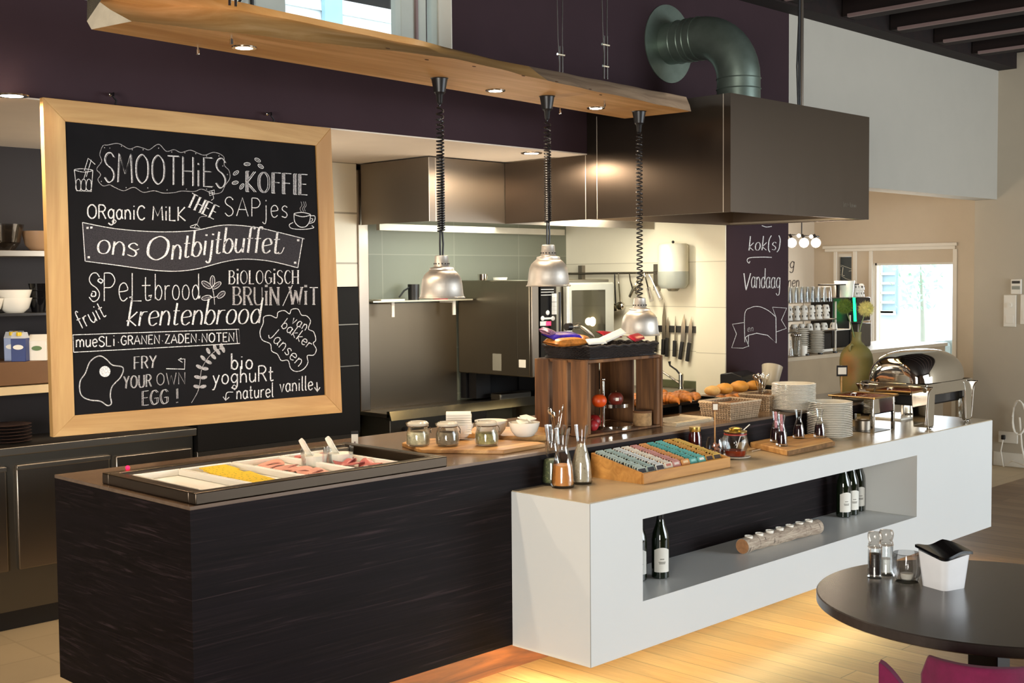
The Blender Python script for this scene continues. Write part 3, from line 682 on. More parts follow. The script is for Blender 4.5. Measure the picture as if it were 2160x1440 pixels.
b = MB().tube([(-.035, 0, .0), (-.05, 0, .25), (-.032, .0, .5), (-.03, 0, .98)], .005, 6); b.tube([(-.02, 0, .0), (-.028, 0, .3), (-.022, 0, .98)], .006, 6); b.tube([(-.14, 0, .003), (-.1, 0, .03), (-.04, 0, .008)], .006, 6)
b.build('cable', M['black'], t)
# rear canopy hood
BX0 = 4.63; BY = 5.234
t = thing('canopy_hood', 'low brushed steel wall hood over the cooker at the back', 'hood', (5.6, BY, 2.03))
b = MB(); b.box(BX0, BY, 2.03, 6.69, BY+.012, 2.393); b.box(BX0, BY+.012, 2.03, BX0+.012, 5.85, 2.393)
b.box(BX0+.012, BY+.012, 2.2, 6.69, 6.05, 2.21); b.build('shell', M['canopy'], t, world=True, smooth=False)
b = MB(); y2 = 6.05
b.box(BX0+.1, 5.80, 2.0, 6.4, 5.83, 2.04); b.build('lower_rim', mat('pale_rim', 'b5ad9c', .4, .4), t, world=True)
MB().box(BX0-.001, BY-.0012, 2.03, BX0+.003, BY, 2.39).box(BX0+.05, BY-.0012, 2.03, BX0+.054, BY, 2.39).build('panel_seam', mat('bright_seam2', 'd8cfc0', .4, .5), t, world=True, smooth=False)
MB().box(5.0, 5.9, 2.16, 6.2, 5.95, 2.195).build('light_tube', glow('canopy_tube', 'e8e0b8', 1), t, world=True)
# kitchen fill: points added to lift the ceiling, area lights without fixtures
lamp('POINT', 'kitchen_fill', (3.4, 5.25, 1.75), 18, (1, .86, .68), size=.3)
lamp('POINT', 'kitchen_fill', (5.0, 4.95, 1.75), 12, (1, .86, .68), size=.2)
lamp('AREA', 'kitchen_area_light', (6.0, 5.0, 2.02), 14, (1, .93, .74), (6.1, 5.5, 1), .5)
lamp('AREA', 'kitchen_area_light', (5.3, 5.6, 1.99), 5, (.93, 1, .86), (5.2, 6.0, 1.2), .9, .3)
lamp('AREA', 'kitchen_area_light', (2.8, 5.3, 2.38), 9, SOFT, (2.8, 5.6, 0), .6)
lamp('AREA', 'hood_light', (5.95, 3.9, HZ0+.09), 5, (1, .72, .36), (5.95, 4.1, 0), 1.0, .2)
# ================================================================== BLACKBOARD WITH CHALK LETTERING
YBD = 4.50
def B3(px, py, d=0): return P(px, py, 'y', YBD-d)
o4 = [B3(90, 205), B3(698, 270), B3(722, 870), B3(112, 922)]; i4 = [B3(138, 256), B3(667, 307), B3(687, 833), B3(158, 876)]
bd = thing('blackboard', 'large blackboard in a pale wood frame lettered in chalk with the breakfast menu', 'blackboard', (2.75, YBD, o4[3].z))
for k in range(4):
    a, c, e, f = o4[k], o4[(k+1) % 4], i4[(k+1) % 4], i4[k]
    b = MB(); v = [Vector(p) for p in (a, c, e, f)]; v2 = [p+Vector((0, .028, 0)) for p in v]
    b.add(v+v2, [(0, 1, 2, 3), (7, 6, 5, 4), (0, 4, 5, 1), (1, 5, 6, 2), (2, 6, 7, 3), (3, 7, 4, 0)])
    b.build('frame_rail', M['framez'] if k in (1, 3) else M['frame'], bd, world=True, bevel=.0015)
b = MB(); v = [Vector(p)+Vector((0, .008, 0)) for p in i4]; v2 = [p+Vector((0, .008, 0)) for p in v]
b.add(v+v2, [(0, 1, 2, 3), (7, 6, 5, 4), (0, 4, 5, 1), (1, 5, 6, 2), (2, 6, 7, 3), (3, 7, 4, 0)]); b.build('panel', M['board'], bd, world=True, smooth=False)
for px, py in ((247, 216), (580, 256)):
    q = B3(px, py-3)
    b = MB(); b.tube([(q.x, YBD+.014, q.z-.012), (q.x+.004, YBD+.014, q.z+.004), (q.x-.008, YBD+.016, q.z+.018), (q.x+.002, YBD+.03, q.z+.034), (q.x+.01, YW, q.z+.034)], .004, 6)
    b.build('screw_hook', M['black'], bd, world=True); MB().ball((q.x+.006, YW-.012, q.z+.034), .008, 10, 6).build('hook_stop', M['chrome'], bd, world=True)
def crm(p, n=7):
    if len(p) < 3: return p
    o = []; close = (p[0][0]-p[-1][0])**2+(p[0][1]-p[-1][1])**2 < 1e-9
    for i in range(len(p)-1):
        a = p[i-1] if i else (p[-2] if close else p[0]); b_ = p[i]; c = p[i+1]; d = p[i+2] if i+2 < len(p) else (p[1] if close else p[-1])
        for k in range(n):
            t = k/n
            o.append(tuple(.5*((2*b_[j])+(-a[j]+c[j])*t+(2*a[j]-5*b_[j]+4*c[j]-d[j])*t*t+(-a[j]+3*b_[j]-3*c[j]+d[j])*t**3) for j in (0, 1)))
    o.append(p[-1]); return o
G = {}
for ln in '''A|.66|l 0,0 .33,1 .66,0|l .12,.36 .54,.36
B|.56|l .04,0 .04,1|s .04,1 .34,.98 .46,.78 .32,.55 .04,.53|s .04,.53 .38,.52 .54,.28 .38,.02 .04,0
C|.58|s .56,.84 .38,1 .16,.9 .04,.5 .16,.1 .38,0 .56,.16
D|.62|l .05,0 .05,1|s .05,1 .36,.95 .58,.5 .36,.05 .05,0
E|.5|l .48,1 .05,1 .05,0 .48,0|l .05,.52 .4,.52
F|.48|l .48,1 .05,1 .05,0|l .05,.52 .4,.52
G|.64|s .58,.84 .38,1 .16,.9 .04,.5 .16,.1 .38,0 .58,.14|l .58,.14 .58,.45 .36,.45
H|.6|l .05,0 .05,1|l .55,0 .55,1|l .05,.5 .55,.5
I|.2|l .1,0 .1,1
J|.4|s .32,1 .32,.2 .2,0 .03,.12
K|.58|l .05,0 .05,1|l .52,1 .05,.45 .56,0
L|.5|l .05,1 .05,0 .46,0
M|.78|l .04,0 .1,1 .39,.3 .68,1 .74,0
N|.64|l .05,0 .05,1 .57,0 .57,1
O|.68|s .34,1 .1,.82 .04,.5 .1,.18 .34,0 .58,.18 .64,.5 .58,.82 .34,1
P|.54|l .05,0 .05,1|s .05,1 .36,.98 .52,.74 .36,.5 .05,.48
R|.56|l .05,0 .05,1|s .05,1 .36,.98 .5,.76 .36,.54 .05,.52|l .28,.52 .54,0
S|.54|s .5,.86 .36,1 .16,.97 .05,.78 .14,.6 .38,.45 .5,.25 .42,.05 .22,-.02 .04,.14
T|.6|l .02,1 .58,1|l .3,1 .3,0
U|.6|s .05,1 .05,.3 .16,.03 .3,0 .46,.05 .55,.3 .55,1
V|.6|l .02,1 .3,0 .58,1
W|.86|l .02,1 .22,0 .43,.8 .64,0 .84,1
Y|.56|l .02,1 .28,.5|l .54,1 .28,.5 .22,0
Z|.54|l .05,1 .5,1 .04,0 .52,0
a|.5|s .42,.42 .3,.56 .14,.5 .05,.28 .14,.04 .3,.02 .42,.2|s .43,.55 .42,.2 .5,.02
b|.48|l .06,1 .06,.03|s .06,.35 .2,.55 .36,.5 .45,.28 .36,.04 .2,0 .06,.12
c|.42|s .4,.48 .26,.56 .1,.48 .04,.28 .1,.07 .26,0 .4,.1
d|.48|s .42,.36 .3,.55 .14,.5 .05,.28 .14,.04 .3,.02 .42,.2|l .42,1 .43,.02
e|.46|s .06,.28 .42,.34 .36,.52 .22,.56 .08,.46 .05,.26 .12,.06 .26,0 .42,.1
f|.32|s .34,.9 .26,1 .16,.94 .14,.7 .14,0|l .02,.55 .3,.55
g|.48|s .42,.42 .3,.56 .14,.5 .05,.3 .14,.08 .3,.06 .42,.22|s .43,.55 .43,-.05 .38,-.28 .22,-.34 .06,-.24
h|.48|l .06,1 .06,0|s .06,.35 .2,.54 .36,.5 .42,.3 .42,0
i|.2|l .1,.55 .1,0|l .1,.74 .1,.8
j|.24|s .16,.55 .16,-.15 .08,-.32 -.04,-.24|l .16,.74 .16,.8
k|.44|l .06,1 .06,0|l .38,.54 .06,.24 .42,0
l|.2|s .08,1 .08,.12 .18,0
m|.74|l .05,.55 .05,0|s .05,.36 .18,.55 .32,.48 .37,.3 .37,0|s .37,.36 .5,.55 .63,.48 .68,.3 .68,0
n|.48|l .06,.55 .06,0|s .06,.36 .2,.55 .34,.5 .42,.3 .42,0
o|.48|s .24,.56 .1,.48 .04,.28 .1,.07 .24,0 .38,.07 .44,.28 .38,.48 .24,.56
p|.48|l .06,.55 .06,-.34|s .06,.38 .2,.56 .36,.5 .45,.28 .36,.04 .2,0 .06,.14
r|.36|l .06,.55 .06,0|s .06,.34 .16,.52 .34,.54
s|.38|s .35,.48 .22,.56 .08,.48 .08,.36 .28,.24 .34,.12 .24,.01 .04,.06
t|.34|s .14,.85 .14,.14 .2,.01 .32,.05|l .02,.55 .3,.55
u|.48|s .06,.55 .06,.2 .14,.03 .26,.02 .42,.2|l .42,.55 .42,0
v|.42|l .03,.55 .2,0 .39,.55
y|.46|l .04,.55 .22,.05|s .42,.55 .22,.02 .1,-.28 -.02,-.32
/|.5|l .02,-.05 .46,1.05
!|.2|l .1,1 .12,.3|l .1,.06 .1,.0
(|.24|s .2,1.02 .06,.75 .04,.4 .08,.05 .22,-.15
)|.24|s .04,1.02 .18,.75 .2,.4 .16,.05 .02,-.15
.|.3|l .13,.28 .17,.32
 |.3|l 0,0 0,0'''.split('\n'):
    a = ln.split('|'); ch = ln[0]; rest = ln[2:].split('|')
    G[ch] = (float(rest[0]), [(q[0], [tuple(float(z) for z in p.split(',')) for p in q[2:].split()]) for q in rest[1:]])
class Chalk:
    """strokes laid on a flat painted surface; pt maps drawing coordinates to the surface"""
    def __init__(s, pt): s.pt = pt; s.b = MB()
    def line(s, pts, w0, w1=None, m=0, smooth=False):
        if smooth: pts = crm(pts)
        w0 *= 1.22 if w0 > .01 else 1
        q = [pts[0]]
        for p in pts[1:]:
            if (p[0]-q[-1][0])**2+(p[1]-q[-1][1])**2 > .05: q.append(p)
        if len(q) < 2: q.append((q[0][0]+w0*.8, q[0][1]))
        pts = q; n = len(pts); vs = []
        for i, p in enumerate(pts):
            a = pts[max(i-1, 0)]; c = pts[min(i+1, n-1)]; dx, dy = c[0]-a[0], c[1]-a[1]; L = math.hypot(dx, dy) or 1; dx /= L; dy /= L
            w_ = w0 if w1 is None else w0+(w1-w0)*max(0, dy if w1 > 0 else 0)**1.3
            vs += [s.pt(p[0]-dy*w_/2, p[1]+dx*w_/2), s.pt(p[0]+dy*w_/2, p[1]-dx*w_/2)]
        s.b.m = m; s.b.add(vs, [(2*i, 2*i+1, 2*i+3, 2*i+2) for i in range(n-1)])
    def fill(s, pts, m=0, smooth=True):
        if smooth: pts = crm(pts)
        s.b.m = m; s.b.add([(getattr(s, 'pt2', s.pt))(*p) for p in pts], [list(range(len(pts)))])
    def text(s, txt, x0, y0, x1, y1, h, style='thin', w=2.2, up=None, slant=0, m=0, gap=.14, wave=None, low=1):
        """style: thin, bold, cal (thin up, thick down), slab (thick uprights with feet)"""
        tot = sum(G[c][0]+gap for c in txt)-gap; L = math.hypot(x1-x0, y1-y0); ux, uy = (x1-x0)/tot, (y1-y0)/tot
        if up is None: up = (0, -1)
        X = 0
        for c in txt:
            wd, st = G[c]
            for fl_, p in st:
                if c == ' ': continue
                hh = h*(low if c.islower() else 1)
                off = wave(X/tot) if wave else 0
                q = [(x0+(X+a+slant*b_)*ux+up[0]*b_*hh, y0+off+(X+a+slant*b_)*uy+up[1]*b_*hh) for a, b_ in p]
                if fl_ == 's': q = crm(q)
                if style == 'cal':
                    k = [q[0]]
                    for e in q[1:]:
                        nseg = max(1, int(math.hypot(e[0]-k[-1][0], e[1]-k[-1][1])/3)); a0 = k[-1]
                        for z in range(1, nseg+1): k.append((a0[0]+(e[0]-a0[0])*z/nseg, a0[1]+(e[1]-a0[1])*z/nseg))
                    n = len(k)
                    s.calline(k, w*.42, w*1.35, m)
                elif style == 'slab':
                    if fl_ == 'l':
                        for a, e in zip(q, q[1:]):
                            vert = abs((e[0]-a[0])*up[1]-(e[1]-a[1])*up[0]) < .55*abs((e[0]-a[0])*up[0]+(e[1]-a[1])*up[1])
                            s.line([a, e], w*2.6 if vert else w, m=0 if not vert else m)
                            if vert:
                                for z in (a, e): s.line([(z[0]-w*2*ux/abs(ux or 1)*1.1, z[1]-w*2*uy/L*tot*.0), (z[0]+w*2.2, z[1]+w*2*uy/(abs(ux) or 1))], w*.8)
                    else: s.line(q, w, w*2.6, m)
                elif style == 'bold': s.line(q, w*1.5, m=m)
                else: s.line(q, w, m=m)
            X += wd+gap
    def calline(s, pts, wa, wb, m):
        n = len(pts); vs = []
        for i, p in enumerate(pts):
            a = pts[max(i-1, 0)]; c = pts[min(i+1, n-1)]; dx, dy = c[0]-a[0], c[1]-a[1]; L = math.hypot(dx, dy) or 1; dx /= L; dy /= L
            w_ = wa+(wb-wa)*abs(dy)**1.6
            vs += [s.pt(p[0]-dy*w_/2-.0, p[1]+dx*w_/2), s.pt(p[0]+dy*w_/2, p[1]-dx*w_/2)]
        s.b.m = m; s.b.add(vs, [(2*i, 2*i+1, 2*i+3, 2*i+2) for i in range(n-1)])
    def done(s, name, parent): return s.b.build(name, [M['chalk'], M['chalkd'], M['chalkg']], parent, world=True, smooth=False)
# drawing coordinates: the upper part (A) and the lower part (D) were measured on two enlargements
k = Chalk(lambda x, y: B3(x, y, -.0068)); k.pt2 = lambda x, y: B3(x, y, -.0076)
kA = lambda x, y: (80+x/3.0643, 190+y/3.0643)
kD = lambda x, y: (80+x/3.0, 560+y/3.0)
def A(*p): return [kA(p[i], p[i+1]) for i in range(0, len(p), 2)]
def D(*p): return [kD(p[i], p[i+1]) for i in range(0, len(p), 2)]
def T(fn, txt, x0, y0, x1, y1, h, style='thin', w=1.2, up=None, **kw):
    a, c = fn(x0, y0), fn(x1, y1); s = 1/3.03
    k.text(txt, a[0], a[1], c[0], c[1], h*s, style, w, up, **kw)
k.fill([kA(*p) for p in ((288, 855), (500, 895), (760, 915), (1000, 908), (1200, 872), (1400, 885), (1560, 920), (1712, 958), (1680, 1148), (1500, 1105), (1330, 1092), (1200, 1110), (1000, 1160), (800, 1168), (500, 1130), (305, 1105))], 2, False)
k.line(A(288, 855, 500, 895, 760, 915, 1000, 908, 1200, 872, 1400, 885, 1560, 920, 1712, 958, 1712, 958), 1.3, smooth=True)
k.line(A(1712, 958, 1680, 1148), 1.3); k.line(A(288, 855, 305, 1105), 1.3)
k.line(A(1680, 1148, 1500, 1105, 1330, 1092, 1200, 1110, 1000, 1160, 800, 1168, 500, 1130, 305, 1105), 1.3, smooth=True)
for x, y in ((320, 890), (345, 888), (328, 1080), (1682, 970), (1662, 1115)): k.line(A(x-7, y, x+8, y), 3.4)
sc_ = [400, 415, 420, 360, 450, 355, 520, 345, 590, 380, 640, 365, 690, 378, 720, 385, 780, 350, 830, 395, 880, 385, 925, 403, 985, 388, 1040, 410, 1080, 420, 1140, 402, 1200, 430, 1205, 485, 1235, 520, 1240, 570, 1210, 615, 1185, 660, 1130, 668, 1060, 640, 1010, 655, 930, 652, 880, 662, 810, 665, 750, 650, 680, 660, 620, 628, 555, 650, 500, 630, 465, 612, 420, 618, 388, 580, 405, 545, 380, 510, 412, 460, 400, 415]
k.line(A(*sc_), 1.1, smooth=True, m=1)
for x, y in ((430, 372), (465, 375), (540, 362), (610, 385), (680, 385), (780, 375), (865, 400), (950, 405), (1020, 410), (1090, 425), (1170, 425), (1195, 490), (1225, 545), (1210, 600), (1090, 640), (960, 640), (835, 645), (710, 632), (570, 630), (480, 620), (410, 590), (395, 530), (405, 470)): k.line(A(x-3, y, x+3, y), 1.8, m=1)
T(kA, 'SMOOTHiES', 425, 590, 1215, 630, 185, w=1.7, gap=.12); T(kA, 'SMOOTHiES', 432, 588, 1222, 627, 178, w=.7, gap=.12, m=1)
k.line(A(235, 515, 250, 650, 345, 655, 355, 518), 1.2); k.line(A(235, 515, 290, 508, 355, 518, 300, 530, 235, 515), 1.1, smooth=True)
k.line(A(300, 520, 325, 440, 370, 480), 1.4); k.line(A(312, 560, 345, 450), 1.2); k.line(A(295, 580, 312, 520), 1.1)
for x in (262, 296, 330): k.line(A(x-16, 640, x-14, 590, x, 575, x+13, 592, x+12, 645, x-16, 640), 1.1, smooth=True)
for x, y, r in ((1352, 478, 0), (1420, 452, .5), (1440, 492, .6), (1280, 535, -.6), (1275, 598, -.2), (1318, 622, -1)):
    pts = [(x+20*math.cos(a)*math.cos(r)-10*math.sin(a)*math.sin(r), y+20*math.cos(a)*math.sin(r)+10*math.sin(a)*math.cos(r)) for a in [math.pi*j/4 for j in range(9)]]
    k.line([kA(*p) for p in pts], 1.1, m=0, smooth=True); k.line([kA(x-12*math.cos(r), y-12*math.sin(r)), kA(x+12*math.cos(r), y+12*math.sin(r))], .9)
T(kA, 'KOFFIE', 1350, 655, 1745, 678, 130, 'slab', 1.5, m=1); T(kA, 'KOFFIE', 1338, 655, 1733, 678, 130, w=1.0)
T(kA, 'THEE', 958, 745, 1138, 835, 88, 'slab', 1.3, up=(.42, -.9))
k.line(A(1105, 655, 1140, 645, 1142, 672, 1110, 682, 1105, 655), 1.0); k.line(A(1108, 668, 1140, 660), 1); k.line(A(1124, 650, 1128, 678), 1); k.line(A(1132, 680, 1135, 700, 1120, 712), .9, smooth=True)
k.line(A(1090, 815, 1050, 820, 1035, 850, 1030, 865), .9, smooth=True, m=1); k.line(A(985, 880, 1025, 865, 1050, 895, 985, 888, 985, 880), 1.2); k.line(A(1025, 865, 1010, 890), .9)
T(kA, 'SAPjes', 1205, 810, 1615, 825, 118, w=1.5, gap=.16, low=1.15)
T(kA, 'ORganiC MiLK', 318, 828, 955, 845, 88, 'bold', 1.5, low=1.25, gap=.1)
k.line(A(480, 848, 492, 862, 505, 848, 492, 836, 480, 848), 1.3, smooth=True)
k.line(A(1655, 800, 1660, 850, 1690, 882, 1730, 882, 1755, 850, 1762, 805), 1.3, smooth=True); k.line(A(1655, 800, 1708, 790, 1762, 805, 1708, 818, 1655, 800), 1.3, smooth=True)
k.line(A(1762, 812, 1790, 815, 1785, 850, 1752, 862), 1.2, smooth=True); k.line(A(1765, 830, 1776, 832, 1772, 845, 1758, 850), 1.0, smooth=True)
k.line(A(1650, 855, 1625, 870, 1640, 893, 1710, 900, 1780, 890, 1770, 875), 1.2, smooth=True)
for x in (1702, 1718, 1730): k.line(A(x, 785, x-8, 765, x+4, 745, x-2, 720), .8, smooth=True, m=1)
T(kA, 'ons', 375, 1052, 640, 1078, 155, 'cal', 3.2, slant=.12, gap=.04); k.line(A(600, 1020, 630, 1035, 655, 1025), 1.4, smooth=True)
T(kA, 'O', 690, 1095, 835, 1098, 150, 'cal', 4.2, slant=.14)
T(kA, 'ntbijtbuffet', 858, 1095, 1560, 1062, 165, 'cal', 3.4, slant=.14, gap=.05, wave=lambda u: -8*math.sin(u*3.1))
k.line(A(1555, 1058, 1575, 1050, 1592, 1015), 1.3, smooth=True)
T(kA, 'SPeL', 325, 1362, 675, 1362, 178, w=1.6, gap=.12, low=1.15); T(kA, 't', 668, 1362, 735, 1360, 178, w=1.6); k.line(A(405, 1245, 388, 1232, 400, 1218, 420, 1232, 405, 1250), 2, smooth=True); k.line(A(350, 1310, 345, 1330, 370, 1330, 372, 1305, 350, 1300), 2, smooth=True)
k.line(A(590, 1340, 610, 1335, 605, 1350), 2.2); k.line(A(715, 1330, 735, 1325, 728, 1342), 2.2)
T(kA, 'brood', 752, 1355, 1045, 1352, 165, w=1.5, gap=.1); k.line(A(1030, 1345, 1050, 1330, 1045, 1345), 2.2)
for c, r1, r2, an in (((1090, 1258), 36, 17, .6), ((1128, 1235), 36, 15, 1.6), ((1155, 1262), 34, 15, 2.5), ((1090, 1342), 32, 15, -.2), ((1185, 1322), 30, 16, -.7)):
    pts = [(c[0]+r1*math.cos(a)*math.cos(an)-r2*math.sin(a)*math.sin(an), c[1]+r1*math.cos(a)*math.sin(an)+r2*math.sin(a)*math.cos(an)) for a in [math.pi*j/5 for j in range(11)]]
    k.fill([kA(*p) for p in pts], 2); k.line([kA(*p) for p in pts], 1, smooth=True); k.line([kA(c[0]-r1*.7*math.cos(an), c[1]-r1*.7*math.sin(an)), kA(c[0]+r1*.7*math.cos(an), c[1]+r1*.7*math.sin(an))], .8, m=1)
k.line(A(1128, 1280, 1138, 1330, 1142, 1385), 1, smooth=True); k.line(A(1110, 1335, 1140, 1340, 1165, 1325), 1, smooth=True)
T(kA, 'BiOLOGiSCH', 1235, 1252, 1685, 1250, 84, 'slab', 1.0, low=1.4)
T(kA, 'BRUiN', 1262, 1385, 1560, 1388, 112, 'slab', 1.4, m=1, low=1.4); T(kA, '/', 1580, 1388, 1650, 1385, 118, w=1.2); T(kA, 'WiT', 1625, 1382, 1812, 1385, 108, 'slab', 1.4, m=1, low=1.4)
T(kD, 'krentenbrood', 560, 382, 1405, 366, 165, 'cal', 2.9, slant=.18, gap=.05); k.line(D(560, 352, 590, 330), 1.2)
T(kD, 'fruit', 272, 402, 435, 318, 120, 'bold', 1.2, up=(-.45, -.9), low=.95, gap=.08)
k.line(D(224, 438, 1272, 402, 1278, 492, 226, 548), 1.3); k.line(D(222, 436, 226, 548), 1.2); k.line(D(1255, 405, 1262, 490), 1)
T(kD, 'mueSLi', 240, 516, 488, 508, 62, 'bold', 1.3, low=1.35, gap=.1); T(kD, '.GRANEN.ZADEN.NOTEN.', 500, 502, 1268, 478, 56, 'bold', 1.25, gap=.12)
k.line(D(*[330, 608, 385, 572, 430, 590, 470, 628, 530, 640, 540, 665, 520, 710, 470, 765, 458, 820, 465, 870, 440, 885, 395, 858, 330, 850, 285, 830, 265, 790, 268, 730, 300, 680, 330, 608]), 1.9, smooth=True)
k.line(D(*[330, 608, 385, 574, 430, 592, 470, 630, 530, 642, 540, 667, 520, 712, 470, 767, 456, 822, 463, 872, 440, 883, 395, 860, 330, 852, 285, 828, 267, 790, 270, 730, 300, 680, 330, 608]), 1.0, smooth=True)
k.fill([kD(424+35*math.cos(a), 670+35*math.sin(a)) for a in [math.pi*j/8 for j in range(16)]], 0, False)
T(kD, 'FRY', 605, 655, 748, 645, 78, w=1.2, m=0); T(kD, 'FRY', 611, 655, 754, 645, 78, w=.9, m=1)
T(kD, 'YOUR', 540, 778, 715, 765, 78, w=1.2, m=1); T(kD, 'OWN', 750, 756, 935, 748, 74, w=1.4, m=1); T(kD, 'YOUR', 546, 778, 721, 765, 78, w=.7)
T(kD, 'EGG !', 655, 885, 885, 868, 90, w=1.2, m=1, gap=.16); T(kD, 'EGG !', 663, 883, 893, 866, 90, w=.8)
k.line(D(812, 652, 928, 655, 930, 590, 895, 592), 1.4); k.line(D(908, 585, 888, 595, 915, 612), 1.4)
br = [(972, 868), (1010, 800), (1025, 740), (1035, 660), (1065, 600), (1110, 550), (1175, 515)]
k.line([kD(*p) for p in br], 1, smooth=True, m=1)
for x, y, a in ((1005, 765, .2), (1045, 765, 2.9), (1010, 705, .2), (1050, 708, 2.9), (1020, 640, .5), (1058, 652, 3.2), (1045, 585, .8), (1080, 610, 3.6), (1078, 540, 1.1), (1110, 575, 3.9), (1120, 520, 1.3), (1140, 545, 4.2), (1160, 512, 1.6), (1172, 530, 4.4)):
    pts = [(x+22*math.cos(q)*math.cos(a)-11*math.sin(q)*math.sin(a), y+22*math.cos(q)*math.sin(a)+11*math.sin(q)*math.cos(a)) for q in [math.pi*j/4 for j in range(8)]]
    k.fill([kD(*p) for p in pts], 1)
T(kD, 'bio', 1220, 655, 1360, 652, 100, 'bold', 1.6, low=1.0); T(kD, 'yoghuRt', 1105, 752, 1492, 728, 100, 'bold', 1.4, low=1.05, gap=.1)
k.line(D(1232, 768, 1245, 785, 1255, 768, 1242, 755, 1232, 768), 1.2, smooth=True)
T(kD, 'naturel', 1255, 845, 1492, 830, 92, 'bold', 1.2, gap=.1); T(kD, 'vanille', 1530, 800, 1740, 785, 92, 'bold', 1.2, gap=.1)
k.line(D(1235, 800, 1195, 805, 1188, 850), 1.4, smooth=True); k.line(D(1172, 830, 1188, 852, 1210, 832), 1.4)
k.line(D(1765, 738, 1768, 795), 2.0); k.line(D(1750, 770, 1768, 797, 1785, 770), 1.6)
cl = [1425, 365, 1430, 325, 1470, 315, 1510, 330, 1520, 295, 1560, 285, 1592, 305, 1605, 278, 1645, 275, 1668, 312, 1700, 318, 1725, 350, 1712, 400, 1745, 420, 1758, 470, 1742, 492, 1762, 530, 1745, 565, 1705, 570, 1708, 615, 1680, 655, 1635, 670, 1600, 650, 1582, 600, 1540, 600, 1515, 560, 1480, 540, 1470, 495, 1420, 470, 1405, 420, 1425, 365]
k.line(D(*cl), 1.3, smooth=True)
T(kD, 'van', 1600, 362, 1692, 412, 68, 'bold', .9, up=(.5, -.87)); T(kD, 'bakker', 1535, 385, 1712, 528, 70, 'bold', .9, up=(.6, -.8), gap=.1); T(kD, 'Jansen', 1452, 445, 1650, 642, 82, 'bold', .9, up=(.66, -.75), gap=.1)
k.done('chalk_lettering', bd)
# chalk on the pillar
k = Chalk(lambda x, y: P(x, y, 'y', YW-.002)); kP = lambda x, y: (1100+x/3.4283, 440+y/3.4283)
k.text('kok(s)', *kP(1640, 302), *kP(1868, 298), 30, 'cal', 1.6, slant=.12, gap=.08)
k.line([kP(*p) for p in ((1810, 352), (1740, 350), (1650, 355), (1632, 375), (1645, 393), (1652, 380))], 1.3, smooth=True)
k.text('V', *kP(1598, 590), *kP(1650, 590), 36, 'cal', 1.6, slant=.1); k.text('andaag', *kP(1658, 572), *kP(1870, 578), 42, 'cal', 1.2, slant=.08, gap=.06)
k.line([kP(*p) for p in ((1738, 122), (1770, 132), (1810, 128))], 1.3, smooth=True)
k.line([kP(*p) for p in ((1615, 965), (1615, 760), (1660, 715), (1720, 708), (1790, 740), (1840, 785))], 1.0, smooth=True)
k.line([kP(*p) for p in ((1840, 785), (1842, 972), (1780, 915), (1700, 900), (1640, 915), (1618, 932))], 1.2); k.line([kP(*p) for p in ((1840, 785), (1815, 712), (1918, 718), (1880, 805), (1915, 865), (1845, 890))], 1.0)
k.line([kP(*p) for p in ((1615, 822), (1525, 835), (1555, 905), (1520, 1005), (1600, 1008), (1640, 995), (1642, 915))], 1.0); k.line([kP(*p) for p in ((1618, 932), (1645, 995))], 1)
k.text('en', *kP(1632, 888), *kP(1675, 885), 14, 'thin', .8, m=1, slant=.2)
w_ = k.b.build('chalk_writing', [M['chalk'], M['chalkd'], M['chalkg']], smooth=False)
tag(w_, 'chalk words and a ribbon drawn on the dark purple pillar', 'chalk writing')
k = Chalk(lambda x, y: P(x, y, 'y', 6.498)); kQ = lambda x, y: (1640+x/4.154, 460+y/4.154)
k.text('dag', *kQ(0, 440), *kQ(145, 440), 26, 'thin', 1.4, slant=.15); k.text('nen', *kQ(90, 600), *kQ(190, 600), 24, 'thin', 1.3, slant=.15, gap=.1)
w_ = k.b.build('wall_script', mat('dark_wall_script', '4a3f38', .8), smooth=False)
tag(w_, 'dark handwriting painted on the bar room back wall', 'wall writing')
# ================================================================== THINGS ON THE COUNTERS
def on(px, py, z): return P(px, py, 'z', z)
random.seed(11)
M['lidglass'] = mat('frosted_lid_glass', 'c4bba8', .2, coat=.5)
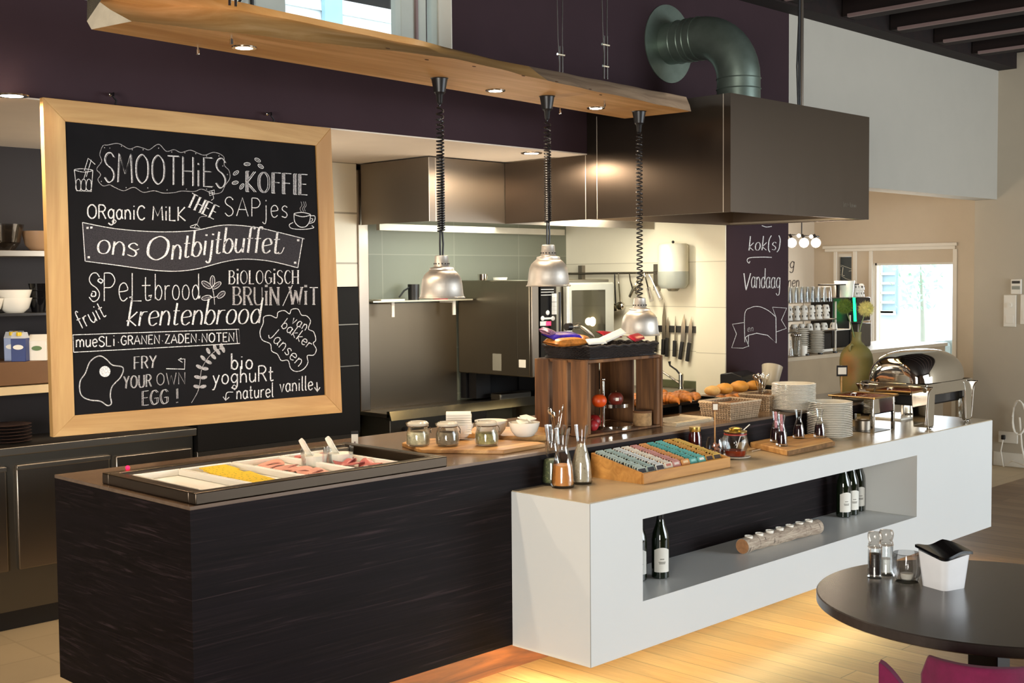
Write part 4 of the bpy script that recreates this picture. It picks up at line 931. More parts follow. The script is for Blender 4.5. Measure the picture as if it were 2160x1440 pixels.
# long board with three clip top jars
ZJ = ZL+.018
pts = [on(x, y, ZL) for x, y in ((848, 942), (888, 956), (1062, 958), (1150, 943), (1136, 940), (960, 931), (870, 934))]
t = thing('serving_board', 'thin pale pointed serving board under the three clip top jars', 'board', (pts[1].x, pts[1].y, ZL))
MB().prism([(p.x-pts[1].x, p.y-pts[1].y) for p in pts], 0, .018).build('board', M['plank'], t, bevel=.003)
M['jarcont'] = [mat('pale_seed_mix', 'd2c6a2', .8, var=.3, sc_=60), mat('dark_seed_mix', '8a7a62', .8, var=.3, sc_=60), mat('green_seed_mix', '9c9260', .8, var=.4, sc_=60)]
for i, (px, py, ty_, lab) in enumerate(((882, 940, 888, 'left clip top jar of pale flakes on the pointed board'), (944, 940, 889, 'middle clip top jar of dark seeds on the pointed board'), (1027, 939, 887, 'right clip top jar of greenish seeds on the pointed board'))):
    q = on(px, py, ZJ); r = W(q, 51)/2; h = Z(q.x, q.y, ty_)-ZJ
    t = thing('clip_top_jar', lab, 'jar', (q.x, q.y, ZJ), rz=-.8)
    MB().lathe([(0, .001), (r*.82, .001), (r*.95, .008), (r, h*.25), (r*.98, h*.5), (r*.84, h*.70), (r*.80, h*.78), (r*.86, h*.82), (r*.84, h*.82), (r*.77, h*.78), (r*.95, h*.45), (r*.94, .01)], n=32).build('glass', M['glass'], t)
    MB().lathe([(0, .009), (r*.90, .010), (r*.94, h*.25), (r*.93, h*.5), (r*.8, h*(.58 if i < 2 else .52)), (0, h*(.6 if i < 2 else .53))], n=28).build('contents', M['jarcont'][i], t)
    MB().lathe([(r*.86, h*.835), (r*.90, h*.86), (r*.90, h*.92), (r*.78, h*.98), (r*.7, h), (r*.68, h*.975), (0, h*.975)], n=32).build('lid', M['lidglass'], t)
    b = MB(); b.tube([(r*.86*math.cos(a), r*.86*math.sin(a), h*.81) for a in [2*math.pi*k/28 for k in range(28)]], .0022, 5, True)
    b.tube([(r*.9, 0, h*.81), (r*1.05, 0, h*.7), (r*1.06, 0, h*.5), (r*1.0, 0, h*.62)], .002, 5); b.tube([(-r*.9, 0, h*.81), (-r*.98, 0, h*.93), (-r*.6, 0, h)], .002, 5)
    b.build('wire_clip', M['chrome'], t)
    MB().lathe([(r*.86, h*.80), (r*.885, h*.815), (r*.86, h*.833)], n=28).build('rubber_ring', mat('seal_%d' % i, 'c9a184', .7), t)
# live edge board with white bowls
qb = on(1060, 925, ZL)
c4 = [on(x, y, ZL) for x, y in ((985, 924), (1060, 933), (1152, 930), (1150, 912), (1000, 912))]
t = thing('live_edge_board', 'thick live edge board under the white bowls, next to the crate', 'board', (qb.x, qb.y, ZL))
poly = [(p.x-qb.x, p.y-qb.y) for p in c4]
MB().prism(poly, 0, .028).build('board', M['plank'], t, bevel=.005)
ZW = ZL+.028
def bowl(px, py, wpx, ty_, lab, name='white_bowl'):
    q = on(px, py, ZW); r = W(q, wpx)/2; h = Z(q.x, q.y, ty_)-ZW
    t = thing(name, lab, 'bowl', (q.x, q.y, ZW), group=None)
    MB().lathe([(0, 0), (r*.5, 0), (r*.62, h*.08), (r*.85, h*.4), (r*.97, h*.8), (r, h), (r*.97, h), (r*.93, h*.8), (r*.8, h*.4), (r*.5, h*.12), (0, h*.1)], n=36).build('bowl', M['white'], t)
    return t, q, r, h
t, q, r, h = bowl(1106, 920, 66, 890, 'white bowl with loose white packets, nearest the crate')
random.seed(5)
for i in range(5):
    b = MB().box(-.03, -.022, 0, .03, .022, .005); o = b.build('tea_packet', M['paper']); o.location = (q.x+(i-2)*.012, q.y+(i%2)*.01, ZW+h*.62+i*.010); o.rotation_euler = (R(random.uniform(-25, 25)), R(random.uniform(-25, 25)), random.uniform(0, 3))
    tag(o, 'loose white paper packet heaped in the bowl nearest the crate', 'packet', 'loose white packets')
bowl(1036, 918, 70, 886, 'tall white bowl between the napkins and the packet bowl')
t, q, r, h = bowl(968, 922, 62, 893, 'white bowl holding a thick block of napkins')
t = thing('napkin_stack', 'block of white paper napkins standing in the leftmost bowl', 'napkins', (q.x, q.y, ZW+.02), rz=-.75)
zn = Z(q.x, q.y, 869)-ZW-.02
b = MB(); 
for i in range(9): b.box(-.055, -.05+i*.0, .0+i*(zn/9), .055+random.uniform(-.002, .002), .05, (i+.85)*(zn/9))
b.build('napkins', M['paper'], t)
# cutlery glass behind the carafes
q = on(1174, 936, ZL); r = W(q, 44)/2; h = Z(q.x, q.y, 897)-ZL
t = thing('cutlery_glass', 'wide glass with teaspoons standing behind the carafes beside the crate', 'glass', (q.x, q.y, ZL))
MB().lathe([(0, 0), (r*.72, 0), (r*.75, .006), (r*.96, h), (r*.92, h), (r*.7, .012), (0, .012)], n=30).build('glass', M['glass'], t)
M['spoon'] = M['chrome']
def spoon(parent_loc, x, y, z, L, tilt, rot, lab, grp):
    b = MB(); b.tube([(0, 0, 0), (0, .001, L*.6), (0, 0, L*.78)], [.002, .0018, .002], 6)
    b.ball((0, 0, L*.88), (.011, .003, L*.12), 12, 8)
    o = b.build('teaspoon', M['spoon']); o.location = (x, y, z); o.rotation_euler = (R(tilt*math.cos(rot)), R(tilt*math.sin(rot)), rot)
    return tag(o, lab, 'spoon', grp)
for i in range(4): spoon(None, q.x+.008*math.cos(i*1.6), q.y+.008*math.sin(i*1.6), ZL+.013, Z(q.x, q.y, 853+i*4)-ZL-.013, 9, i*1.6+.4, 'teaspoon leaning in the wide glass beside the crate', 'teaspoons in the glass')
# three big carafes
M['carafe_fill'] = [speck('green_pumpkin_seeds', '4c5230', '8a8c58', 110), speck('orange_corn_flakes', 'c9823a', '8f4f1e', 70), speck('pale_oat_flakes', 'b3a58c', '85765e', 110)]
def carafe(px, py, tpy, wpx, lab, fill=None, lvl=.5, z=ZT, name='glass_carafe', grp=None, tint=None):
    q = on(px, py, z); r = W(q, wpx)/2; h = Z(q.x, q.y, tpy)-z
    t = thing(name, lab, 'carafe', (q.x, q.y, z), group=grp)
    MB().lathe([(0, 0), (r*.92, 0), (r, .006), (r*.98, h*.1), (r*.86, h*.36), (r*.62, h*.55), (r*.42, h*.68), (r*.44, h*.74), (r*.66, h*1.0), (r*.63, h), (r*.41, h*.74), (r*.38, h*.68), (r*.58, h*.55), (r*.82, h*.36), (r*.93, h*.1), (r*.9, .01), (0, .008)], n=36).build('glass', M['glass'], t)
    if fill:
        pr = [(0, .010), (r*.88, .011), (r*.91, h*.1)]
        def rad(u): return r*(.91+(u-.1)*(.80-.91)/.26 if u < .36 else .80+(u-.36)*(.56-.80)/.19 if u < .55 else .56+(u-.55)*(.37-.56)/.13)
        u = .16
        while u < lvl: pr.append((rad(u), h*u)); u += .06
        pr += [(rad(lvl), h*lvl), (rad(lvl)*.5, h*(lvl+.02)), (0, h*(lvl+.02))]
        MB().lathe(pr, n=32).build('contents', fill, t)
    return t
carafe(1165, 1021, 896, 47, 'glass carafe part filled with green pumpkin seeds, behind the orange one', M['carafe_fill'][0], .42)
carafe(1187, 1027, 903, 51, 'front glass carafe with orange corn flakes on the counter corner', M['carafe_fill'][1], .38)
carafe(1227, 1019, 896, 46, 'glass carafe full of pale oat flakes beside the tea box', M['carafe_fill'][2], .66)
# ------------------------------------------------------------------ crate
ca = on(1240, 924, ZL); CX0, CY0 = ca.x, max(ca.y, 3.56)
CX1 = P(1400, 900, 'y', CY0).x; CTOP = P(1238, 760, 'y', CY0).z; CY1 = P(1127, 900, 'x', CX0).y; H = CTOP-ZL
t = thing('wooden_crate', 'old brown wooden crate standing on end on the dark ledge', 'crate', ((CX0+CX1)/2, (CY0+CY1)/2, ZL))
def slat(name, *a): MB().box(*a).build(name, M['crate'], t, world=True, bevel=.003)
wy = CY1-CY0
for a, c in ((.0, .32), (.375, .66), (.715, 1.0)): slat('side_slat', CX0, CY0+.004+a*wy, ZL+.001, CX0+.012, CY0-.004+c*wy, CTOP-.004)
for a, c in ((.0, .5), (.53, 1.0)): slat('side_slat', CX1-.012, CY0+.004+a*wy, ZL+.001, CX1, CY0-.004+c*wy, CTOP-.004)
wx = CX1-CX0-.03
for a, c in ((.0, .30), (.315, .62), (.655, .84), (.875, 1.0)): slat('back_slat', CX0+.014+a*wx, CY1-.012, ZL+.012, CX0+.014+c*wx, CY1, CTOP-.012)
slat('end_board', CX0+.013, CY0+.01, CTOP-.016, CX1-.013, CY1-.013, CTOP-.001)
slat('end_board', CX0+.013, CY0+.01, ZL+.001, CX1-.013, CY1-.013, ZL+.012)
for x in (CX0+.014, CX1-.036): slat('corner_post', x, CY0+.012, ZL+.013, x+.022, CY0+.034, CTOP-.018)
# fruit stand inside the crate front
q = on(1287, 915, ZL+.012); fy = max(q.y, CY0+.10); q = Vector((P(1292, 912, 'y', fy).x, fy, ZL+.012))
t = thing('fruit_stand', 'two tier black and chrome fruit stand inside the crate opening', 'fruit stand', (q.x, q.y, ZL+.012))
rp = .095; pxx = P(1266, 880, 'y', fy).x-q.x; z2 = Z(q.x, q.y, 857)-ZL-.012; zt2 = Z(q.x, q.y, 797)-ZL-.012
MB().tube([(pxx, -.02, .006), (pxx, -.02, zt2)], .006, 12).build('pole', M['chrome'], t); MB().ball((pxx, -.02, zt2), .010, 14, 8).build('finial', M['chrome'], t)
for z in (.0, z2):
    rr_ = .095 if z == 0 else .08
    MB().lathe([(0, z), (rr_-.004, z), (rr_-.004, z+.006), (0, z+.006)], n=40).build('plate', M['blackg'], t)
    MB().lathe([(rr_-.004, z-.0), (rr_, z), (rr_, z+.016), (rr_-.004, z+.016)], n=40).build('rim', M['chrome'], t)
fz = ZL+.012+z2+.006
def fruit(px, lab, name, col, dx, dy, z, r, cat, col2=None):
    def fn(d): return 1-.10*max(0, abs(d.z)-.8)*4*abs(d.z)
    tt = thing(name, lab, cat, (dx, dy, z))
    m_ = mat(name+'_skin', col, .42, var=.18, sc_=22, bump=.12 if name == 'mandarin' else 0)
    MB().ball((0, 0, r*.93), (r, r, r*.93), 24, 14, fn).build('fruit', m_, tt)
    MB().tube([(0, 0, r*1.70), (.002, 0, r*1.95)], .0018, 6).build('stem', M['barkdk'], tt); return tt, r
x1 = P(1259, 842, 'y', fy-.01).x; x2 = P(1292, 842, 'y', fy-.01).x
rr_ = W((q.x, q.y, fz), 33)/2
fruit(0, 'bright orange mandarin on the upper tier of the fruit stand', 'mandarin', 'dc4f12', x1-.004, fy-.028, fz, rr_*.95, 'mandarin')
tt, ra = fruit(0, 'dark red apple with an oval sticker on the upper tier', 'apple', '6a2416', x2+.002, fy-.028, fz, rr_*.98, 'apple')
b = MB(); b.grid(6, 6, lambda u, v: (ra*1.01*math.cos(-2.25+(u-.5)*.3*1.4)*math.cos((v-.5)*.4), ra*1.01*math.sin(-2.25+(u-.5)*.3*1.4)*math.cos((v-.5)*.4), ra*.93+ra*math.sin((v-.5)*.4))); b.build('sticker', M['paper'], tt)
fruit(0, 'red apple on the lower tier half hidden by the carafe', 'apple', 'a01c1c', P(1252, 888, 'y', fy+.02).x, fy+.02, ZL+.018, .036, 'apple')
fruit(0, 'smaller pink red apple at the front of the lower tier', 'apple', 'b02a2e', P(1243, 900, 'y', fy-.05).x+.02, fy-.05, ZL+.018, .030, 'apple')
# cork pot
q = on(1355, 909, ZL+.012); q = Vector((P(1355, 900, 'y', CY0+.06).x, CY0+.06, ZL+.012)); r = W(q, 40)/2; h = Z(q.x, q.y, 866)-ZL-.012
t = thing('birch_pot', 'short birch bark pot standing in the crate opening', 'pot', (q.x, q.y, ZL+.012))
MB().lathe([(0, 0), (r*.98, 0), (r, .006), (r*.99, h), (r*.86, h), (r*.84, h*.8), (0, h*.8)], n=32).build('pot', mat('cork_bark', 'a58258', .85, var=.3, sc_=45, bump=.4), t)
MB().lathe([(r*1.0, h-.008), (r*1.02, h-.006), (r*1.0, h+.002), (r*.86, h+.002)], n=32).build('rim', mat('brown_rim', '6f4a2a', .8), t)
# basket on the crate with snacks
ZK = CTOP
t = thing('wicker_basket', 'flat black wicker basket of packed snacks on top of the crate', 'basket', ((CX0+CX1)/2, (CY0+CY1)/2-.01, ZK))
hb_ = Z(CX1-.02, CY0+.02, 722)-ZK; hw, hd = (CX1-CX0)/2, (CY1-CY0)/2-.0
M['wickerb'] = mat('black_wicker', '1e1614', .55, var=.5, sc_=60, bump=.6)
b = MB(); hb_ = max(.05, min(.08, hb_))
nn = 120
for k in range(9):
    z = .004+k*(hb_-.006)/8; s = .92+.08*k/8; pts = []
    for i in range(nn):
        a = 2*math.pi*i/nn; ca_, sa_ = math.cos(a), math.sin(a)
        m_ = 1/max(abs(ca_), abs(sa_))**.75
        wv = .0028*math.cos(math.pi*(i+k))
        pts.append((ca_*m_*(hw*s*.97+wv), sa_*m_*(hd*s*.92+wv), z))
    b.tube(pts, .0036, 5, True)
b.build('weave', M['wickerb'], t); MB().box(-hw*.88, -hd*.84, .001, hw*.88, hd*.84, .006).build('bottom', M['wickerb'], t)
pts = []
for i in range(nn):
    a = 2*math.pi*i/nn; ca_, sa_ = math.cos(a), math.sin(a); m_ = 1/max(abs(ca_), abs(sa_))**.75
    pts.append((ca_*m_*hw*.985, sa_*m_*hd*.94, hb_+.003*math.sin(i*1.3)))
MB().tube(pts, .006, 6, True).build('rim', M['wickerb'], t)
def pillow(name, lab, cat, c, sx, sy, sz, m_, rz, ry=0, rx=0, grp=None, frill=True):
    def fn(u, v):
        a, e = (u-.5)*2, (v-.5)*2; k_ = max(0, (1-a**4)*(1-e**4))
        return (a*sx/2, e*sy/2, sz*.5*k_**.5+.002*math.sin(a*30)*(1 if abs(a) > .8 else .2))
    b = MB().grid(18, 10, fn); b.grid(18, 10, lambda u, v: (fn(u, v)[0], fn(u, v)[1], -fn(u, v)[2]*.6))
    if name in ('waffle_pack', 'crisp_bread_pack'): pass
    o = b.build(name, m_); o.location = c; o.rotation_euler = (rx, ry, rz); return tag(o, lab, cat, grp)
M['waffle'] = mat('brown_waffle_wrap', 'b5722e', .35, var=.4, sc_=50); M['purplewrap'] = mat('purple_foil', '3a2a9a', .2, var=.4, sc_=30, coat=.5); M['pinkwrap'] = mat('clear_pinkish_foil', '9a6a8a', .2, var=.5, sc_=40, coat=.6)
M['redwrap'] = mat('red_foil', 'a82030', .3, var=.3, sc_=50, coat=.4)
zs = ZK+.012
def at_y(px, py, y): return P(px, py, 'y', y)
def snack(kind, lab, cat, px, py, y, wpx, hz, m_, rz=0, ry=0, rx=0, grp=None, d=.05):
    c = at_y(px, py, y); return pillow(kind, lab, cat, c, W(c, wpx)*1.30, d, hz, m_, rz, ry, rx, grp)
yc = (CY0+CY1)/2
snack('waffle_pack', 'lower brown wafer pack at the left end of the snack basket', 'snack', 1192, 722, CY0+.10, 75, .05, M['waffle'], 0, 0, .1, d=.10)
snack('biscuit_pack', 'purple foil biscuit pack on top of the wafers', 'snack', 1186, 709, CY0+.12, 72, .030, M['purplewrap'], 0, 0, .3, d=.08)
snack('biscuit_pack', 'crinkled pink foil end of a biscuit pack at the left of the basket', 'snack', 1156, 702, CY0+.14, 30, .04, M['pinkwrap'], .3, .2, .3, d=.06)
snack('waffle_pack', 'brown wafer pack right of the purple foil pack', 'snack', 1226, 716, CY0+.14, 40, .045, M['waffle'], .5, .1, .2, d=.07)
snack('biscuit_pack', 'white and red biscuit pack leaning behind the wafers', 'snack', 1238, 699, CY0+.22, 34, .02, M['paper'], .4, .3, .6, d=.06)
snack('sugar_bag', 'white paper bar wrapper slanting out of the basket', 'snack', 1290, 709, CY0+.12, 64, .014, M['paper'], 0, -.25, .7, d=.04)
snack('sugar_bag', 'flat white wrapper lying at the middle of the basket rim', 'snack', 1256, 720, CY0+.06, 45, .016, M['paper'], 0, 0, .6, d=.04)
snack('sweet_pack', 'small red sweet wrapper in front of the lowest lamp', 'snack', 1341, 712, CY0+.13, 36, .025, M['redwrap'], .2, -.1, .5, d=.05)
snack('sweet_pack', 'red and white sweet wrapper at the middle of the basket', 'snack', 1285, 705, CY0+.24, 50, .02, M['redwrap'], 0, .1, .4, d=.05)
c = at_y(1199, 689, CY0+.24)
t = thing('bottle_cap', 'black capped little glass bottle lying behind the snacks', 'bottle', (c.x, c.y, c.z))
MB().lathe([(.0, 0), (.017, 0), (.018, .03), (0, .03)], (-.015, 0, 0), 20, Matrix.Rotation(R(90), 3, 'Y')).build('cap', M['black'], t); MB().lathe([(.012, .03), (.015, .045), (.015, .10), (0, .10)], (-.015, 0, 0), 20, Matrix.Rotation(R(90), 3, 'Y')).build('glass', M['glass'], t)
# ------------------------------------------------------------------ tea box
bx0, by0 = 3.955, 3.152; bx1 = 4.578; by1 = 3.44
t = thing('tea_box', 'open honey coloured wooden box with rows of tea sachets', 'box', ((bx0+bx1)/2, (by0+by1)/2, ZT))
hf, hk = .046, .105
b = MB(); b.box(bx0, by0, ZT, bx1, by0+.010, ZT+hf); b.build('front_wall', M['teawood'], t, world=True, bevel=.002)
MB().box(bx0+.011, by1-.010, ZT, bx1-.011, by1, ZT+hk).build('rear_wall', M['teawood'], t, world=True, bevel=.002)
for x in (bx0, bx1-.010): MB().prism([(by0+.011, ZT), (by1, ZT), (by1, ZT+hk), (by0+.011, ZT+hf)], x, x+.010, 'x').build('side_wall', M['teawood'], t, world=True)
MB().box(bx0+.01, by0+.01, ZT+.001, bx1-.01, by1-.01, ZT+.005).build('floor', M['teawood'], t, world=True)
rows = [('grey green', 'a9b3a6', '2c2b2e', .0), ('grey green dotted', '9aa89c', '26262a', .0), ('white and black', 'c9c8c0', '33292a', 0), ('cream', 'd8cbb4', 'b06a5a', 0), ('pink', 'c08478', 'd8c6bc', 0), ('orange', 'cc8a48', 'e0c090', 0), ('teal', '4f9a90', '8cc4ba', 0), ('pale teal and brown', '5fa89c', 'e8ded0', 0), ('amber', 'c28a34', '3a2410', 0), ('yellow brown', 'c9a044', '3c2812', 0)]
nr = len(rows); ns = 17; pitch = (bx1-bx0-.024)/nr
ordn = ['first', 'second', 'third', 'fourth', 'fifth', 'sixth', 'seventh', 'eighth', 'ninth', 'last']
for i, (cn, c1, c2, _) in enumerate(rows):
    m1 = mat('tea_paper_%s' % cn.replace(' ', '_'), c1, .6, var=.1, sc_=50); m2 = mat('tea_print_%s' % cn.replace(' ', '_'), c2, .6, var=.2, sc_=50)
    w_ = pitch*.90; hh = .058
    b = MB(); b.m = 0
    b.prism([(-w_/2, 0), (w_/2, 0), (w_/2, hh*.9), (w_/2-.006, hh), (-w_/2+.006, hh), (-w_/2, hh*.9)], -.002, .002, 'y')
    b.m = 1; b.box(-w_*(.42 if i in (0, 1, 2, 8, 9) else .3), -.0026, hh*(.58 if i in (0, 1, 2, 8, 9) else .7), w_*(.42 if i in (0, 1, 2, 8, 9) else .3), -.002, hh*.88); b.box(-w_*.40, -.0026, hh*.06, w_*.40, -.002, hh*.30); b.box(-w_*.12, -.0026, hh*.44, w_*.12, -.002, hh*.52)
    b.m = 1; b.box(-w_*.42, .002, hh*.05, w_*.42, .0027, hh*.86)
    pr = None
    for j in range(ns):
        u = j/(ns-1); y = by0+.026+u*(by1-by0-.055); z = ZT+.006+u*(hk-hf-.012)+.004
        x = bx0+.012+pitch*(i+.5)+random.uniform(-.002, .002)
        if j == 0:
            o = pr = b.build('tea_sachet', [m1, m2], smooth=False)
        else: o = pr.copy(); C.objects.link(o)
        o.location = (x, y, z); o.rotation_euler = (R(-24+random.uniform(-3, 3)), 0, random.uniform(-.06, .06))
        tag(o, '%s tea sachet, %s row from the left in the box' % (cn, ordn[i]), 'tea sachet', '%s tea sachets in the tea box' % cn)
# ------------------------------------------------------------------ jars right of the tea box
q = Vector((P(1466, 930, 'y', 3.405).x, 3.405, ZT)); r = W(q, 27)/2; h = Z(q.x, q.y, 900)-ZT
t = thing('jam_jar', 'dark red jam jar with a gold lid behind the tea box', 'jar', (q.x, q.y, ZT))
MB().lathe([(0, 0), (r*.95, 0), (r, .006), (r, h*.72), (r*.8, h*.86), (r*.8, h*.9), (0, h*.9)], n=28).build('jam', mat('dark_jam', '3a0c10', .08, coat=.6), t)
MB().lathe([(r*.86, h*.86), (r*.9, h*.88), (r*.9, h), (0, h)], n=28).build('lid', mat('gold_lid', 'd8b868', .25, .9), t)
b = MB().grid(10, 2, lambda u, v: (r*1.01*math.cos(-2.5+u*.9), r*1.01*math.sin(-2.5+u*.9), h*(.12+.32*v))); b.build('label', M['paper'], t)
q = Vector((P(1508, 935, 'y', 3.36).x, 3.36, ZT)); r = W(q, 38)/2; h = Z(q.x, q.y, 922)-ZT; zs_ = Z(q.x, q.y, 848)-ZT
t = thing('sugar_jar', 'low glass jar of wrapped sweets with a wooden sign stick', 'jar', (q.x, q.y, ZT))
MB().lathe([(0, 0), (r*.8, 0), (r, h*.3), (r*.98, h*.7), (r*.78, h), (r*.74, h), (r*.93, h*.7), (r*.94, h*.3), (r*.75, .006), (0, .006)], n=28).build('glass', M['glass'], t)
b = MB()
for i in range(14): b.ball((random.uniform(-.5, .5)*r, random.uniform(-.5, .5)*r, .012+i*h*.045), (.009, .009, .007), 8, 6)
b.build('sweets', mat('pinkish_sweets', 'b5806a', .5, var=.4, sc_=60), t)
MB().tube([(0, 0, h*.3), (0, 0, zs_-.03)], .0035, 8).build('stick', M['plank'], t)
MB().obox((0, -.002, zs_-.022), (.030, .003, .044), tz=-.78).build('sign_board', M['crate'], t); MB().obox((-.0014, -.0034, zs_-.022), (.022, .003, .028), tz=-.78).build('sign_paper', M['paper'], t)
q = on(1551, 966, ZT); r = W(q, 56)/2; h = Z(q.x, q.y, 900)-ZT
sd = thing('saucer', 'small white saucer under the honey dispenser', 'saucer', (q.x, q.y, ZT))
MB().lathe([(0, 0), (r*.75, 0), (r*1.15, .010), (r*1.12, .012), (r*.72, .004), (0, .004)], n=36).build('dish', M['white'], sd)
t = thing('honey_dispenser', 'ribbed glass honey jar with a gold lid and a spoon', 'jar', (q.x, q.y, ZT+.004)); h -= .004
MB().lathe([(0, 0), (r*.75, 0), (r*.82, h*.1), (r*.84, h*.25), (r, h*.40), (r*.98, h*.6), (r*.85, h*.72), (r*.82, h*.8), (r*.86, h*.84), (r*.82, h*.84), (r*.78, h*.78), (r*.93, h*.55), (r*.78, h*.28), (r*.7, .008), (0, .006)], n=40, wob=lambda a, z: 1+.02*math.cos(12*a)).build('glass', M['glass'], t)
MB().lathe([(0, .008), (r*.7, .009), (r*.76, h*.1), (r*.78, h*.24), (0, h*.25)], n=30).build('honey', mat('amber_honey', '8a2a08', .1, coat=.4), t)
MB().lathe([(r*.87, h*.84), (r*.88, h*.87), (r*.6, h*.885), (r*.42, h*.9), (r*.5, h*.95), (r*.3, h*.99), (0, h)], n=32).build('lid', mat('brass_lid', 'c9b060', .22, .9), t)
MB().tube([(.01, 0, h*.3), (r*.9, -.0, h*.82), (r*1.9, 0, h*1.0)], .0025, 8).build('spoon_handle', M['white'], t)
MB().lathe([(r*.83, h*.745), (r*.86, h*.755), (r*.86, h*.785), (r*.83, h*.79)], n=30).build('rubber_band', mat('red_band', 'a8382c', .5), t)
q = on(1578, 948, ZT)
t = thing('tasting_tray', 'pale open wooden card tray lying right of the honey jar', 'tray', (q.x, q.y, ZT), rz=.1)
b = MB(); b.box(-.05, -.03, 0, .05, .04, .004); b.prism([(.01, .004), (.04, .004), (.04, .035), (.034, .036)], -.045, .045, 'x'); b.build('tray', mat('pale_card', 'c9ab80', .6), t)
MB().tube([(-.06, -.055, .004), (.09, -.06, .004)], .0035, 6).build('stirring_stick', M['paper'], t)
# ------------------------------------------------------------------ carafe board
bp = [on(x, y, ZT) for x, y in ((1660, 962), (1758, 941), (1730, 924), (1660, 920), (1552, 941))]
t = thing('chopping_board', 'chunky rustic board carrying four small juice carafes', 'board', (bp[0].x, bp[0].y, ZT))
pl = [(bp[0].x, bp[0].y), (bp[1].x, bp[1].y), (bp[1].x+.06, bp[1].y+.10), (bp[1].x-.02, bp[1].y+.2), (bp[4].x+.12, bp[4].y+.13), (bp[4].x, bp[4].y)]
pl = [(bp[0].x, bp[0].y), (bp[1].x, bp[1].y), (bp[2].x, min(3.44, bp[2].y)), (bp[4].x+.15, 3.445), (bp[4].x, min(3.44, bp[4].y))]
zc_ = .030
MB().prism([(x-bp[0].x, y-bp[0].y) for x, y in pl], 0, zc_).build('board', M['plank'], t, bevel=.006)
ZC = ZT+zc_
MB().prism([(pl[0][0]-bp[0].x+.004, -.004), (pl[1][0]-bp[0].x, pl[1][1]-bp[0].y-.008), (pl[1][0]-bp[0].x, pl[1][1]-bp[0].y+.0), (.004, .003)], .004, zc_-.006).build('bark_edge', M['barkdk'], t)
for px, py, ty_, lab, pk in ((1637, 932, 868, 'rear left small carafe of dark juice with a pink striped straw', 1), (1649, 940, 874, 'front small carafe of dark juice with a pink straw', 1), (1685, 924, 864, 'small carafe of dark juice third from the left on the chunky board', 0), (1729, 922, 862, 'small carafe of dark juice at the right end of the chunky board', 0)):
    q = on(px, py, ZC)
    t = carafe(px, py, ty_, 25, lab, mat('dark_juice', '2c1418', .15, coat=.3) if 'juice' not in M else M['juice'], .46, ZC, 'juice_carafe')
    if pk:
        h = Z(q.x, q.y, ty_)-ZC; MB().tube([(0, 0, h*.45), (-.006, 0, h*1.0)], .007, 8).build('paper_straw', mat('pink_straw', 'c98a90', .6, var=.3, sc_=120), t)
# ------------------------------------------------------------------ plate stacks
def plates(px, py, tpy, wpx, n, z, place, qq=None):
    q = qq or on(px, py, z); r = W(q, wpx)/2; h = Z(q.x, q.y, tpy)-z; pt_ = (h-.02)/(n-1) if n > 1 else h
    pr = None
    for i in range(n):
        if i == 0:
            pr = o = MB().lathe([(0, 0), (r*.56, 0), (r*.60, .003), (r*.97, .017), (r, .0185), (r*.99, .0205), (r*.95, .0195), (r*.60, .0075), (r*.56, .005), (0, .005)], n=48).build('dinner_plate', M['white'])
        else: o = pr.copy(); C.objects.link(o)
        o.location = (q.x+random.uniform(-.001, .001), q.y+random.uniform(-.001, .001), z+i*pt_)
        tag(o, ('topmost white dinner plate of the %s' if i == n-1 else 'round white dinner plate in the %s') % place, 'plate', 'plates in the %s' % place)
plates(1750, 902, 846, 94, 20, ZT, 'front stack on the white counter before the chafing dish', Vector((P(1750, 918, 'y', 3.335).x, 3.335, ZT)))
plates(1674, 866, 808, 92, 18, ZL, 'rear stack on the raised ledge beside the wicker baskets')
# ------------------------------------------------------------------ newspaper
q = on(1440, 890, ZL)
t = thing('newspaper', 'folded newspapers lying on the ledge beside the crate', 'newspaper', (q.x, max(q.y, 3.56), ZL), rz=0)
b = MB()
for i in range(3): b.box(-.17+i*.012, -.085+i*.006, i*.0045, .15-i*.012, .12, i*.0045+.0035)
b.tube([(.14, -.08, .0095), (.14, .12, .0095)], .009, 10); b.build('sheets', mat('newsprint', 'b9ad96', .85, var=.12, sc_=60), t)
b = MB()
for i in range(5): b.box(-.15+i*.05, -.04, .0126, -.115+i*.05, .10-.02*(i % 2), .0129)
b.build('print', mat('newsprint_ink', '8d8474', .9, var=.2, sc_=200), t)
# ------------------------------------------------------------------ croissants, rolls
t0 = on(1400, 858, ZL)
TRZ = ZL+.045
c0 = Vector((P(1372, 846, 'z', TRZ).x, P(1372, 846, 'z', TRZ).y, 0)); 
f0 = P(1400, 851, 'z', TRZ); f1 = P(1530, 851, 'z', TRZ)
t = thing('bakery_tray', 'dark tray raised on a black stand carrying the croissants', 'tray', (5.45, 4.0, ZL))
X0, X1, Y0, Y1 = 4.86, 5.58, 3.90, 4.25
b = MB(); b.box(X0, Y0, TRZ-.004, X1, Y1, TRZ); b.box(X0, Y0, TRZ, X1, Y0+.006, TRZ+.012); b.box(X0, Y1-.006, TRZ, X1, Y1, TRZ+.012); b.box(X0, Y0+.006, TRZ, X0+.006, Y1-.006, TRZ+.012); b.box(X1-.006, Y0+.006, TRZ, X1, Y1-.006, TRZ+.012)
b.build('tray', M['blackg'], t, world=True)
for x in (X0+.03, (X0+X1)/2, X1-.05): MB().box(x, Y0+.02, ZL, x+.02, Y1-.02, TRZ-.004).build('stand_rail', M['black'], t, world=True)
M['crois'] = mat('browned_croissant', 'a8641e', .5, var=.45, sc_=26, bump=.2); M['roll'] = mat('golden_roll', 'd8963c', .55, var=.2, sc_=16, bump=.15); M['rollp'] = mat('pale_floured_roll', 'd8ab66', .7, var=.2, sc_=18)
